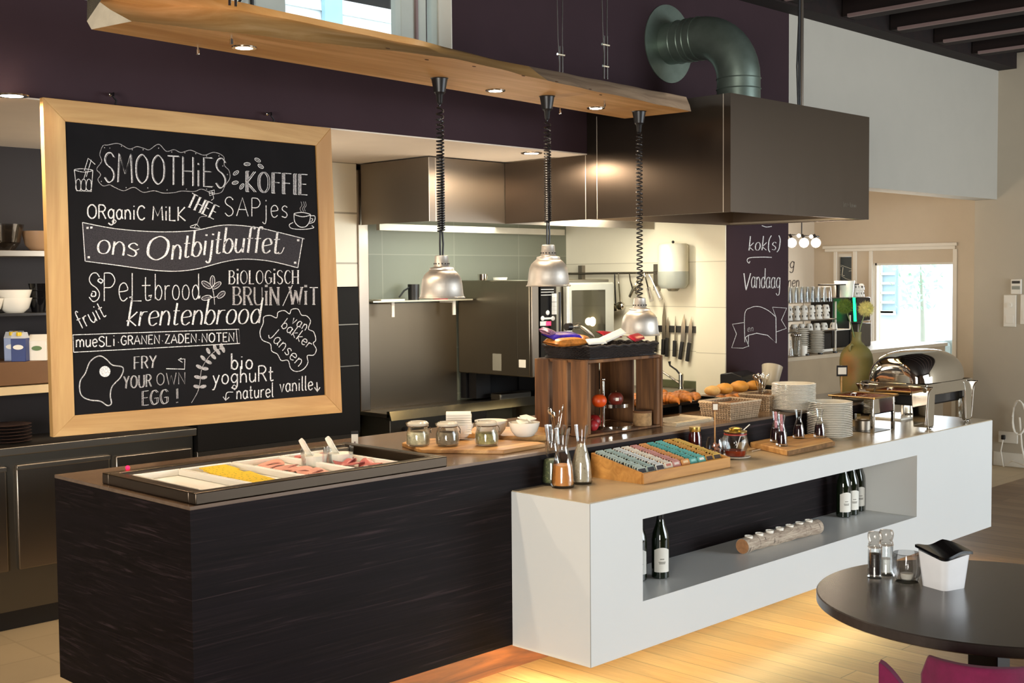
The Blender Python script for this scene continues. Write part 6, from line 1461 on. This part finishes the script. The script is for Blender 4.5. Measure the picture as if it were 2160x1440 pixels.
x = P(900, 632, 'y', 5.95).x; t = thing('red_lid', 'small red lid behind the leftmost heat lamp', 'lid', (x+.12, 5.95, sz+.003)); MB().lathe([(0, 0), (.05, 0), (.045, .012), (0, .014)], n=24).build('lid', mat('red_plastic', 'a01828', .4), t)
# combi oven
OX0, OX1, OY0, OZ0, OZ1 = 5.581, 6.362, 5.344, 1.072, 1.69
t = thing('combi_oven', 'large stainless combi oven with a dark control panel and lit glass door', 'oven', (6.05, OY0, OZ0))
MB().box(OX0, OY0+.02, OZ0, OX1, 6.03, OZ1).build('body', M['oven'], t, world=True, bevel=.006)
MB().box(OX0, OY0, OZ0, P(1137, 700, 'y', OY0).x, OY0+.019, OZ1).build('edge_strip', M['steelz'], t, world=True, bevel=.004)
pa, pb = P(1140, 603, 'y', OY0-.004), P(1174, 740, 'y', OY0-.004)
cp = MB().box(pa.x, OY0-.004, OZ0+.04, pb.x, OY0+.019, pa.z).build('control_panel', M['blackg'], t, world=True)
kO = lambda x, y: P(700+x/3.4278, 440+y/3.4278, 'y', OY0-.006)
gb = mat('grey_button', 'b8b8b8', .5); b = MB()
for y in (628, 658, 690, 720, 750): q = kO(1608, y); b.box(q.x-.022, OY0-.0075, q.z-.013, q.x+.022, OY0-.004, q.z+.013)
q = kO(1562, 752); b.ball((q.x, OY0-.005, q.z), (.018, .003, .016), 12, 6)
for x in (1525, 1600): q = kO(x, 793); b.ball((q.x, OY0-.005, q.z), (.018, .003, .016), 12, 6)
q = kO(1560, 793); b.box(q.x-.05, OY0-.006, q.z-.006, q.x+.05, OY0-.004, q.z+.006); q = kO(1530, 830); b.box(q.x-.03, OY0-.0065, q.z-.014, q.x+.03, OY0-.004, q.z+.014)
for y in (583, 603, 624): q = kO(1560, y); b.box(q.x-.06, OY0-.005, q.z-.002, q.x+.06, OY0-.004, q.z+.002)
b.build('buttons', gb, cp); cp_l = Vector((0, 0, 0))
for ch in [c for c in C.objects if c.parent == cp]: ch.location = -Vector(t.location)
q = kO(1565, 830); MB().box(q.x-.022, OY0-.0085, q.z-.013, q.x+.022, OY0-.0045, q.z+.013).build('red_display', glow('red_display', 'ff2040', 4), t, world=True)
da = P(1190, 600, 'y', OY0); db = P(1289, 600, 'y', OY0)
dr = MB().box(da.x, OY0-.03, OZ0+.01, db.x, OY0+.018, OZ1-.02).build('door', mat('pale_door_frame', 'b9bab2', .35, .6), t, world=True, bevel=.012)
wa, wb = P(1206, 612, 'y', OY0-.03), P(1277, 735, 'y', OY0-.03)
MB().box(wa.x, OY0-.033, OZ0+.06, wb.x, OY0-.0302, wa.z).build('door_glass', mat('dark_oven_glass', '2b2a22', .08, coat=.5), t, world=True, bevel=.012)
q = P(1250, 678, 'y', OY0-.034); MB().lathe([(0, 0), (.030, 0), (.030, .002), (0, .003)], (q.x, OY0-.033, q.z), 24, Matrix.Rotation(R(90), 3, 'X')).build('oven_lamp', glow('oven_lamp', 'ffd898', 26), t, world=True)
lamp('POINT', 'oven_lamp_light', (q.x, OY0-.06, q.z), 1.6, (1, .8, .5), size=.03)
b = MB(); q = P(1181, 640, 'y', OY0-.05); b.tube([(q.x, OY0-.05, OZ0+.1), (q.x, OY0-.05, OZ1-.08)], .009, 8); b.build('door_handle', M['black'], t, world=True)
for y in (5.42,): MB().box(OX0-.002, 5.40, OZ0+.06, OX0, 5.46, OZ0+.11).build('warning_label', M['paper'], t, world=True)
MB().box(OX0-.002, 5.62, OZ0+.03, OX0, 5.70, OZ0+.14).build('rating_label', mat('grey_label', '8a8678', .6), t, world=True)
MB().box(OX0-.0015, OY0+.13, OZ0+.02, OX0, OY0+.133, OZ1-.02).build('panel_joint', M['steel_dk'], t, world=True)
for px, py, lab, m_, w_, h_ in ((1018, 588, 'small steel scraper standing on the oven', 'chrome', .03, .04), (1055, 590, 'flat white dish on top of the oven', 'paper', .045, .018)):
    q = P(px, py, 'y', 5.75); t = thing('steel_scoop' if m_ == 'chrome' else 'small_dish', lab, 'utensil', (q.x, 5.75, OZ1)); MB().lathe([(0, 0), (w_, 0), (w_*1.1, h_), (0, h_)], n=20).build('body', M[m_], t)
# tool rail, ladles, knives, dispenser
t = thing('tool_rail', 'steel hanging rail on the white kitchen wall', 'rail', (6.68, 5.55, 1.73))
MB().tube([(6.655, 5.15, 1.731), (6.655, 6.03, 1.731)], .008, 10).build('rail', M['steel'], t, world=True)
for y in (5.203, 5.892): MB().box(6.663, y-.018, 1.61, 6.699, y+.018, 1.79).build('bracket', M['steel'], t, world=True)
def at_x(px, py, x=6.63): return P(px, py, 'x', x)
for px0, py0, px1, py1, kind, lab in ((1296, 580, 1299, 648, 'ladle', 'left ladle hanging from the tool rail'), (1304, 580, 1309, 645, 'ladle', 'right ladle hanging from the tool rail'), (1352, 575, 1328, 626, 'whisk', 'slanting steel slicer leftmost of the spatulas'), (1362, 572, 1342, 618, 'tongs', 'crossed tongs hanging behind the coiled cord'), (1358, 570, 1373, 630, 'spatula', 'long pale spatula right of the coiled cord'), (1366, 570, 1392, 628, 'spatula', 'rightmost long spatula beside the rail bracket'), (1327, 582, 1335, 610, 'hook', 'small hooked masher on the tool rail')):
    a = at_x(px0, py0); c = at_x(px1, py1)
    t = thing(kind+'_tool' if kind in ('hook', 'whisk') else kind, lab, 'utensil', (6.635, a.y, 1.731)); a -= t.location; c -= t.location
    MB().tube([(-.002, a.y, 0), (a.x, a.y+(c.y-a.y)*.3, a.z+(c.z-a.z)*.3), (c.x, c.y, c.z)], [.004, .005, .006], 8).build('handle', M['black'] if kind == 'ladle' and px0 < 1300 else M['chrome'], t)
    if kind == 'ladle': MB().ball(c, (.028, .038, .032), 16, 9).build('bowl', M['chrome'], t)
    elif kind == 'spatula': MB().obox(c-(c-a)*.15, (.006, .03, .10), M=Vector((0, 0, 1)).rotation_difference((a-c).normalized()).to_matrix()).build('blade', M['alu'], t)
    elif kind == 'hook': MB().tube([c, c+Vector((0, -.02, -.01)), c+Vector((0, -.03, .02))], .005, 6).build('hook', M['chrome'], t)
    else: MB().obox(c-(c-a)*.2, (.006, .02, .08), M=Vector((0, 0, 1)).rotation_difference((a-c).normalized()).to_matrix()).build('blade', M['steel'], t)
a = at_x(1385, 692, 6.69); c = at_x(1470, 697, 6.69)
t = thing('knife_rack', 'black magnetic knife strip on the white kitchen wall', 'knife rack', (6.69, (a.y+c.y)/2, a.z)); MB().box(6.685, c.y, a.z-.025, 6.6995, a.y+.03, a.z+.02).build('strip', M['black'], t, world=True)
for px, tp, bp_, hp_, lab, w_ in ((1384, 668, 718, 742, 'small knife at the left end of the magnetic strip', .016), (1400, 638, 715, 748, 'longest blade bread knife on the magnetic strip', .030), (1408, 668, 712, 752, 'knife close beside the bread knife', .026), (1424, 666, 718, 752, 'thin boning knife in the middle of the strip', .012), (1440, 662, 720, 758, 'large chef knife second from the right on the strip', .034), (1455, 668, 722, 762, 'chef knife at the right end of the strip', .030)):
    a = P(px+(3 if px > 1430 else 1), tp, 'x', 6.68); m_ = P(px, bp_, 'x', 6.68); e = P(px-(5 if px > 1430 else 1), hp_, 'x', 6.68)
    t = thing('kitchen_knife', lab, 'knife', (6.68, m_.y, m_.z)); a -= t.location; e -= t.location
    MB().prism([(w_*.5, 0), (w_*.45+a.y*.4, a.z*.6), (a.y, a.z), (a.y*.8-w_*.4, a.z*.55), (-w_*.5, 0)], -.0015, .0015, 'x').build('blade', M['steel'], t)
    MB().obox((-.004, e.y/2, e.z/2), (.016, .026, abs(e.z)), M=Vector((0, 0, 1)).rotation_difference(-e.normalized()).to_matrix()).build('handle', M['black'], t, bevel=.004)
dy = P(1428, 560, 'x', 6.64); r = W(dy, 64)/2; z0 = P(1428, 608, 'x', 6.62).z; z1 = P(1428, 514, 'x', 6.62).z
t = thing('towel_dispenser', 'white and grey paper roll dispenser on the kitchen wall', 'dispenser', (6.699-r, dy.y, z0)); hh = z1-z0
MB().lathe([(0, hh*.38), (r, hh*.38), (r, hh*.95), (r*.9, hh), (0, hh)], n=32).build('cover', mat('dispenser_cover', 'cfcbbb', .35), t); MB().lathe([(0, 0), (r*.8, 0), (r*1.0, hh*.1), (r*1.02, hh*.38), (0, hh*.38)], n=32).build('tray', mat('pale_grey_plastic', '9fa39c', .4), t)
MB().lathe([(0, -.02), (r*.3, -.018), (r*.45, 0), (0, 0)], n=20).build('outlet', M['glassd'], t); MB().ball((0, 0, hh+.012), .010, 10, 6).build('lock', M['black'], t)
# sink bench and tap
t = thing('sink_bench', 'steel sink bench along the white kitchen wall', 'sink', (6.4, 5.1, 0))
MB().box(6.12, 4.84, .93, 6.68, 5.33, .955).build('top', M['steel'], t, world=True, bevel=.003); MB().box(6.16, 4.86, 0, 6.66, 5.32, .93).build('cabinet', M['steel_dk'], t, world=True)
MB().box(6.66, 4.84, .955, 6.698, 5.33, 1.0).build('upstand', mat('olive_upstand', '55583e', .5), t, world=True)
tq = P(1437, 820, 'z', .955); tq = Vector((min(max(tq.x, 6.45), 6.6), 0, 0)); tq.y = P(1437, 805, 'x', tq.x).y
t = thing('rinse_tap', 'chrome kitchen tap with a raised spray arm by the sink', 'tap', (tq.x, tq.y, .955))
zt3 = Z(tq.x, tq.y, 790)-.955
MB().lathe([(0, 0), (.022, 0), (.020, .01), (.016, .02), (.018, zt3), (.012, zt3+.01), (0, zt3+.012)], n=22).build('body', M['chrome'], t)
c = P(1412, 762, 'x', tq.x)-t.location; MB().tube([(0, 0, zt3*.9), (0, c.y*.4, zt3+(c.z-zt3)*.35), (c.x, c.y*.95, c.z*.85), (c.x, c.y, c.z)], [.007, .006, .006, .010], 8).build('spray_arm', M['black'], t)
c = P(1400, 785, 'x', tq.x)-t.location; MB().tube([(0, 0, .03), (c.x, c.y, c.z), (c.x, c.y*1.3, c.z*1.15)], .008, 8).build('spout', M['chrome'], t)
# ================================================================== BAR ROOM
t = thing('bar_counter', 'back bar counter in the room beyond the pillar', 'counter', (8.8, 5.1, 0))
BZ = 1.10
MB().box(7.36, 4.86, BZ-.03, 10.4, 5.5, BZ).build('top', mat('pale_bar_top', 'b8a890', .4), t, world=True, bevel=.004)
MB().box(7.38, 4.89, 0, 10.38, 5.48, BZ-.03).build('front', mat('taupe_bar_front', '8a7a64', .6), t, world=True)
MB().box(7.38, 4.875, .80, 10.38, 4.89, BZ-.03).build('apron', mat('light_bar_apron', 'a08c70', .6), t, world=True)
for x in (8.0, 8.62, 9.3): MB().box(x, 4.882, .05, x+.03, 4.89, .80).build('door_gap', M['black'], t, world=True)
YR = 5.02
def bar(px, py, y=YR): return P(px, py, 'y', y)
kB = lambda x, y: (1650+x/4.8, 480+y/4.8)
a = bar(*kB(120, 745)); c = bar(*kB(550, 1290))
rk = thing('cup_rack', 'chrome shelf rack of cups and glasses on the bar counter', 'rack', (a.x, YR, BZ)); RX0, RX1 = a.x-.08, bar(*kB(550, 745)).x
zs1, zs2, zs3 = bar(*kB(300, 755)).z, bar(*kB(300, 932)).z, bar(*kB(300, 1045)).z
RX2 = bar(*kB(695, 1085)).x
for z, m_ in ((zs1, 'glassd'), (zs2, 'steel'), (zs3, 'steel')): MB().box(RX0, YR, z-.008, RX1, YR+.3, z).build('shelf', M[m_], rk, world=True)
MB().box(RX1, YR, zs3-.012, RX2, YR+.2, zs3-.004).build('side_shelf', M['paper'], rk, world=True)
for x, y in ((RX0, YR), (RX1-.01, YR), (RX0, YR+.29), (RX1-.01, YR+.29)): MB().box(x, y, BZ, x+.01, y+.01, zs1+.0).build('post', M['paper'], rk, world=True)
MB().box(RX2-.01, YR, zs3-.012, RX2, YR+.01, zs2+.02).build('post', M['paper'], rk, world=True)
cupm = M['white']; motif = mat('dark_cup_motif', '3a332e', .6)
def cup(x, y, z, lab, grp, r=.032, h=.055, inv=True, pr=[None]):
    if pr[0] is None:
        t = thing('espresso_cup', lab, 'cup', (x, y, z), group=grp)
        MB().lathe([(0, h), (r*.6, h), (r*.8, h*.8), (r, .0), (r*.94, 0), (r*.74, h*.8), (0, h*.93)][::-1] if inv else [(0, 0), (r*.6, 0), (r, h)], n=20).build('cup', cupm, t)
        b = MB()
        for a in range(5): b.ball((r*.9*math.cos(a*1.256+4.1), r*.9*math.sin(a*1.256+4.1), h*.5), (.004, .004, .010), 8, 5)
        b.build('motif', motif, t); pr[0] = t; return t
    return dup(pr[0], (x, y, z), random.uniform(0, 1), lab, grp)
for j in range(6):
    x = RX0+.10+j*(RX1-RX0-.14)/5.2
    cup(x, YR+.06, zs2, 'upturned patterned espresso cup in the lower layer on the middle rack shelf', 'espresso cups lower layer middle shelf'); cup(x, YR+.06, zs2+.056, 'upturned patterned espresso cup in the upper layer on the middle rack shelf', 'espresso cups upper layer middle shelf')
for j in range(5): cup(RX0+.16+j*(RX1-RX0-.2)/4.6, YR+.05, zs3, 'upturned patterned cup on the lowest rack shelf', 'cups on the lowest rack shelf')
cup(RX1+.06, YR+.06, zs3-.004, 'single patterned cup on the little side shelf of the rack', None)
gl = None
for j in range(8):
    for r_ in range(2):
        x = RX0+.08+j*(RX1-RX0-.1)/7.4; y = YR+.05+r_*.11; lab = 'upturned water glass on top of the cup rack'
        if gl is None:
            gl = thing('water_glass', lab, 'glass', (x, y, zs1), group='glasses on the cup rack'); MB().lathe([(.035, 0), (.033, .06), (.026, .12), (0, .12), (0, .116), (.024, .116), (.031, .06), (.033, 0)], n=20).build('glass', M['glass'], gl)
        else: dup(gl, (x, y, zs1), label=lab, group='glasses on the cup rack')
for k_, (xa, xb_, ya, yb_, lab) in enumerate(((105, 235, 1020, 1270, 'left'), (240, 390, 1045, 1285, 'right'))):
    a = bar(*kB((xa+xb_)/2, yb_-12), YR-.02); r = W(a, (xb_-xa)/4.8)/2; h = bar(*kB(xa, ya), YR-.02).z-BZ; n_ = 14; pr = None
    for j in range(n_):
        o = pr.copy() if pr else MB().lathe([(0, 0), (r*.6, 0), (r, .010), (r*.97, .012), (r*.6, .004), (0, .004)], n=36).build('side_plate', M['white'])
        if pr: C.objects.link(o)
        pr = pr or o; o.location = (a.x, YR-.05, BZ+j*(h-.012)/(n_-1)); tag(o, 'white side plate in the %s stack on the bar counter' % lab, 'plate', '%s stack of side plates on the bar' % lab)
a = bar(*kB(215, 1270), 4.93); t = thing('white_mug', 'white mug with a handle standing before the plate stacks', 'mug', (a.x, 4.93, BZ)); MB().lathe([(0, 0), (.026, 0), (.03, .075), (.027, .075), (.024, .006), (0, .006)], n=24).build('cup', M['white'], t)
MB().tube([(.028+.018*math.sin(x_), 0, .04+.022*math.cos(x_)) for x_ in [math.pi*j/8 for j in range(9)]], .004, 6).build('handle', M['white'], t)
a = bar(*kB(135, 1320), 4.92); t = thing('spoon_jar', 'glass jar full of teaspoons beside the pillar', 'jar', (a.x, 4.92, BZ)); MB().lathe([(0, 0), (.04, 0), (.044, .12), (.041, .12), (.037, .006), (0, .006)], n=24).build('glass', M['glass'], t)
b = MB()
for j in range(14): x_ = j*2.4; b.tube([(.015*math.cos(x_), .015*math.sin(x_), .008), (.03*math.cos(x_), .03*math.sin(x_), .15)], .003, 5); b.ball((.032*math.cos(x_), .032*math.sin(x_), .16), (.010, .010, .014), 8, 5)
b.build('spoons', M['chrome'], t)
a = bar(*kB(470, 1240)); t = thing('black_drawer_box', 'square black box at the foot of the cup rack', 'box', (a.x, YR+.15, BZ)); MB().box(-.09, -.12, .02, .09, .12, bar(*kB(470, 1075)).z-BZ).build('box', M['black'], t); MB().box(-.1, -.13, 0, .1, .13, .019).build('tray', M['white'], t)
for j, px in enumerate((255, 385, 535)): a = bar(*kB(px, 1275), 4.90); tag(MB().lathe([(0, 0), (.018, 0), (.018, .012), (0, .012)], n=14).build('coaster', M['black']), 'small dark coaster at the bar counter edge', 'coaster', 'coasters on the bar edge').location = (a.x, 4.90, BZ)
# coffee machine
a = bar(*kB(570, 720)); c = bar(*kB(885, 1200)); mx0, mx1 = bar(*kB(600, 800), 5.16).x, bar(*kB(895, 800), 5.16).x; mz = bar(*kB(800, 705), 5.16).z
t = thing('coffee_machine', 'black coffee machine with a green light strip on the bar', 'coffee machine', ((mx0+mx1)/2, 5.3, BZ))
MB().box(mx0, 5.24, BZ, mx1, 5.45, mz).build('body', M['black'], t, world=True, bevel=.006)
zm = bar(*kB(800, 945), 5.16).z
xg = bar(*kB(740, 800), 5.16).x
MB().box(xg+.02, 5.16, zm, mx1, 5.24, mz).build('head', M['blackg'], t, world=True, bevel=.006)
MB().box(xg+.05, 5.16, BZ, mx1+.01, 5.24, zm-.02).build('lower_panel', M['steel_dk'], t, world=True, bevel=.006)
g = MB(); g.prism([(xg-.035, mz), (xg-.01, mz), (xg+.015, zm), (xg-.015, zm)], 5.155, 5.165, 'y'); g.build('green_light', glow('green_light', '10e060', 6), t, world=True)
a = bar(*kB(630, 580), 5.3); MB().lathe([(0, 0), (.07, 0), (.085, .14), (0, .14)], (0, 0, 0), 24).build('milk_cooler', M['white'], t).location = (a.x-t.location.x, 0, mz-BZ)
b = MB().box(bar(*kB(415, 580), 5.3).x, 5.25, bar(*kB(500, 583), 5.3).z, bar(*kB(725, 580), 5.3).x, 5.35, bar(*kB(500, 572), 5.3).z); b.build('top_tray', M['black'], t, world=True)
MB().box(bar(*kB(545, 640), 5.3).x-.0, 5.28, mz, bar(*kB(560, 640), 5.3).x, 5.30, bar(*kB(500, 583), 5.3).z).build('tray_post', M['black'], t, world=True)
for j in range(3):
    x = bar(*kB(740+28*j, 660), 5.3).x; cup(x, 5.3, mz+.002, 'patterned cup in the lower row on top of the coffee machine', 'cups on the coffee machine lower row'); cup(x, 5.3, mz+.058, 'patterned cup in the upper row on top of the coffee machine', 'cups on the coffee machine upper row')
# chandelier of glass globes
ya_ = 5.6; 
a = P(1695, 495, 'y', ya_); t = thing('globe_chandelier', 'hanging rod chandelier with glowing round globes in the bar room', 'chandelier', (a.x, ya_, a.z))
l0, l1 = P(1640, 494, 'y', ya_), P(1727, 499, 'y', ya_)
MB().tube([l0, l1], .007, 8).build('rod', M['black'], t, world=True); MB().tube([(a.x-.03, ya_, a.z), (a.x-.03, ya_, 2.80)], .005, 8).build('stem', M['black'], t, world=True)
gm = glow('lit_globe', 'fff0d8', 9)
for px, py, rp_ in ((1670, 512, 10), (1696, 512, 10), (1721, 512, 10), (1685, 497, 4), (1711, 499, 4), (1645, 512, 10)):
    c = P(px, py, 'y', ya_-.02); r = W(c, rp_); g_ = MB().ball(c, r, 20, 12).build('globe', gm, t, world=True)
    if rp_ > 5: MB().tube([c+Vector((0, 0, r)), c+Vector((0, .02, r+.03))], .012, 8).build('socket', M['black'], t, world=True)
lamp('POINT', 'chandelier_light', (a.x, ya_-.25, a.z-.3), 20, (1, .80, .62), size=.15)
lamp('AREA', 'bar_window_daylight', (10.85, (wy0+wy1)/2, 1.45), 14, DAY, (8.5, 5.3, 1.0), .7, .7)
# hotel sign behind the sidelight
t = thing('hotel_sign', 'dark slate sign with white letters behind the narrow sidelight', 'sign', (XB+.12, (sl0+sl1)/2, pz0))
MB().box(XB+.052, sl0+.001, pz0+.001, XB+.06, sl1-.001, pz1-.031).build('board', mat('slate_sign', '474c50', .6), t, world=True, smooth=False)
k = Chalk(lambda x, y: P(x, y, 'x', XB+.050)); kS = lambda x, y: (1640+x/4.154, 460+y/4.154)
k.text('HOTEL', *kS(405, 455), *kS(590, 505), 17, 'thin', 1.3, up=(.12, -1)); k.line([kS(525, 410), kS(560, 412), kS(650, 445)], .7); k.line([kS(560, 505), kS(600, 530), kS(650, 545)], .7); k.line([kS(625, 465), kS(650, 460)], .8)
k.b.build('lettering', [M['white'], M['white'], M['white']], t, world=True, smooth=False)
# ================================================================== FRONT TABLE
TZ = .75; tc = Vector((3.51, 1.505, 0)); TR = .495
t = thing('round_table', 'round dark bistro table in the right foreground', 'table', (tc.x, tc.y, 0))
MB().lathe([(0, TZ-.032), (TR-.006, TZ-.032), (TR, TZ-.028), (TR, TZ-.003), (TR-.003, TZ), (0, TZ)], n=96).build('tabletop', M['tabletop'], t)
MB().box(-.045, -.045, .03, .045, .045, TZ-.033).build('column', M['black'], t, bevel=.004); MB().lathe([(0, 0), (.24, 0), (.24, .008), (.06, .03), (0, .03)], n=48).build('base', M['black'], t)
def ont(px, py): return P(px, py, 'z', TZ)
def mill(px, py, tpy, lab, fm, name):
    q = ont(px, py); h = Z(q.x, q.y, tpy)-TZ; r = W(q, 31)/2
    t = thing(name, lab, 'mill', (q.x, q.y, TZ))
    MB().lathe([(0, 0), (r*.95, 0), (r, .004), (r, h*.06), (r*.93, h*.09), (r*.93, h*.62), (r*.96, h*.64), (r*.9, h*.64), (r*.86, h*.62), (r*.86, h*.09), (0, h*.07)], n=30, wob=lambda a, z: 1+.012*math.cos(8*a)).build('glass', M['glass'], t)
    MB().lathe([(0, h*.075), (r*.82, h*.08), (r*.83, h*(.52 if name == 'pepper_mill' else .36)), (0, h*(.54 if name == 'pepper_mill' else .37))], n=26).build('contents', fm, t)
    MB().lathe([(r*.9, h*.65), (r*.98, h*.67), (r*.9, h*.69), (r*.92, h*.72), (r*.8, h*.76), (r*.98, h*.86), (r*.98, h*.93), (r*.85, h*.98), (0, h)], n=30, wob=lambda a, z: 1+.02*math.cos(14*a)).build('grinder_head', M['glassd'], t)
mill(1845, 1218, 1120, 'pepper mill with black peppercorns on the dark table', speck('peppercorns', '241c18', '7a6a58', 160), 'pepper_mill')
mill(1869, 1212, 1116, 'salt mill with white salt behind the pepper mill', speck('salt_crystals', 'c9c9c6', '9a9a98', 160), 'salt_mill')
q = ont(1913, 1226); r = W(q, 63)/2; h = Z(q.x, q.y, 1165)-TZ
t = thing('candle_glass', 'ribbed glass tea light holder between the mills and the white bin', 'candle holder', (q.x, q.y, TZ))
MB().lathe([(0, 0), (r*.72, 0), (r*.82, h*.08), (r*.98, h*.35), (r, h*.6), (r*.9, h*.97), (r*.88, h), (r*.84, h*.97), (r*.93, h*.6), (r*.90, h*.35), (r*.7, h*.12), (0, h*.1)], n=64, wob=lambda a, z: 1+.025*abs(math.cos(8*a))).build('glass', glass('ribbed_smoke_glass', (.86, .86, .86), .95, .18, .05), t)
MB().lathe([(0, h*.11), (.019, h*.11), (.020, h*.11+.016), (0, h*.11+.014)], n=22).build('tea_light', M['white'], t)
q = ont(1998, 1243)
q = ont(1990, 1236); bw_ = .105; hB = Z(q.x-.02, q.y-.02, 1164)-TZ
t = thing('table_bin', 'white table bin with a wavy black lid on the dark table', 'bin', (q.x, q.y, TZ), rz=-.30)
def rr(w_, d_, c_, n=6):
    o = []
    for sx_, sy_, a0 in ((1, -1, -90), (1, 1, 0), (-1, 1, 90), (-1, -1, 180)):
        for k_ in range(n+1): a = R(a0+90*k_/n); o.append((sx_*(w_/2-c_)+c_*math.cos(a), sy_*(d_/2-c_)+c_*math.sin(a)))
    return o
def binw(x_, y_):
    s_, t_ = .88*x_-.47*y_, .47*x_+.88*y_
    return .0055*math.cos(2*math.pi*(s_+.085)/.125)+.08*t_
b = MB(); lo = rr(.096, .096, .018); hi = rr(.116, .116, .02); n = len(lo); vs = []
nl = 8
for k_ in range(nl+1):
    u = k_/nl
    for (x1, y1), (x2, y2) in zip(lo, hi):
        x_ = x1+(x2-x1)*u; y_ = y1+(y2-y1)*u; wv = binw(x_, y_)*u**3; vs.append((x_, y_, u*hB*.93+wv))
fs = [(k_*n+j, k_*n+(j+1) % n, (k_+1)*n+(j+1) % n, (k_+1)*n+j) for k_ in range(nl) for j in range(n)]+[list(range(n))[::-1]]
b.add(vs, fs); b.build('body', mat('gloss_white_plastic', 'e6e6e8', .15), t)
w2 = .126
b = MB().grid(20, 20, lambda u, v: ((u-.5)*w2*(1-.06*abs(2*v-1)**4), (v-.5)*w2*(1-.06*abs(2*u-1)**4), hB*.93+.013+binw((u-.5)*w2, (v-.5)*w2)), (0, 0, -.008)); b.build('lid', M['blackg'], t)
# magenta tub chair
qc = P(2010, 1388, 'z', .80)
t = thing('tub_chair', 'magenta felt tub chair at the dark table, seen from behind', 'chair', (qc.x+.16, qc.y-.02, 0))
cr = .28; ccx, ccy = 0, 0
def shell(u, v):
    a = R(100+(u)*260); top = .80-.02*math.cos(0)
    return (0, 0, 0)
# positions worked out from the two pieces of shell that show
c1 = P(1862, 1402, 'z', .74); c2_ = P(1925, 1440, 'z', .70); b1 = P(1960, 1384, 'z', .80); b2 = P(2160, 1408, 'z', .80)
t.location = ((b1.x+b2.x)/2, (b1.y+b2.y)/2, 0); L_ = t.location
dB = (b2-b1); dB.z = 0; lb = dB.length; dB.normalize(); nB = Vector((-dB.y, dB.x, 0))
if nB.dot(tc-L_) < 0: nB = -nB
def backf(u, v):
    p = dB*((u-.5)*lb*1.25)+nB*(.10*(2*u-1)**2)-nB*(.05*v)
    top_ = .80-.012*(2*u-1)**2-.05*max(0, abs(2*u-1)-.86)/.14; return (p.x, p.y, .40+(top_-.40)*v)
b = MB().grid(28, 10, backf, tuple(nB*.035)); b.build('backrest', M['magenta'], t, bevel=.008)
arm0 = c1-L_; 
def armf(u, v):
    s = Vector((arm0.x, arm0.y, 0)); p = s-(-nB)*0+dB*(.02*u)-nB*(u*.0)
    q_ = s+dB*(-.01)+dB*(u*.20)-nB*(.06*u)
    return (q_.x, q_.y, .40+(.745-.30*u**1.5-.40)*v)
b = MB().grid(14, 8, armf, tuple(nB*.035)); b.build('armrest', M['magenta'], t, bevel=.008)
e = nB*.28
MB().lathe([(0, .36), (.24, .36), (.26, .38), (.26, .44), (.24, .455), (0, .46)], (e.x, e.y, 0), 40).build('seat', M['magenta'], t)
for a in range(4):
    x_ = e.x+.17*math.cos(a*math.pi/2+.78); y_ = e.y+.17*math.sin(a*math.pi/2+.78); MB().tube([(x_, y_, .36), (x_*1.15-e.x*.15, y_*1.15-e.y*.15, 0)], [.014, .010], 10).build('leg', M['black'], t)
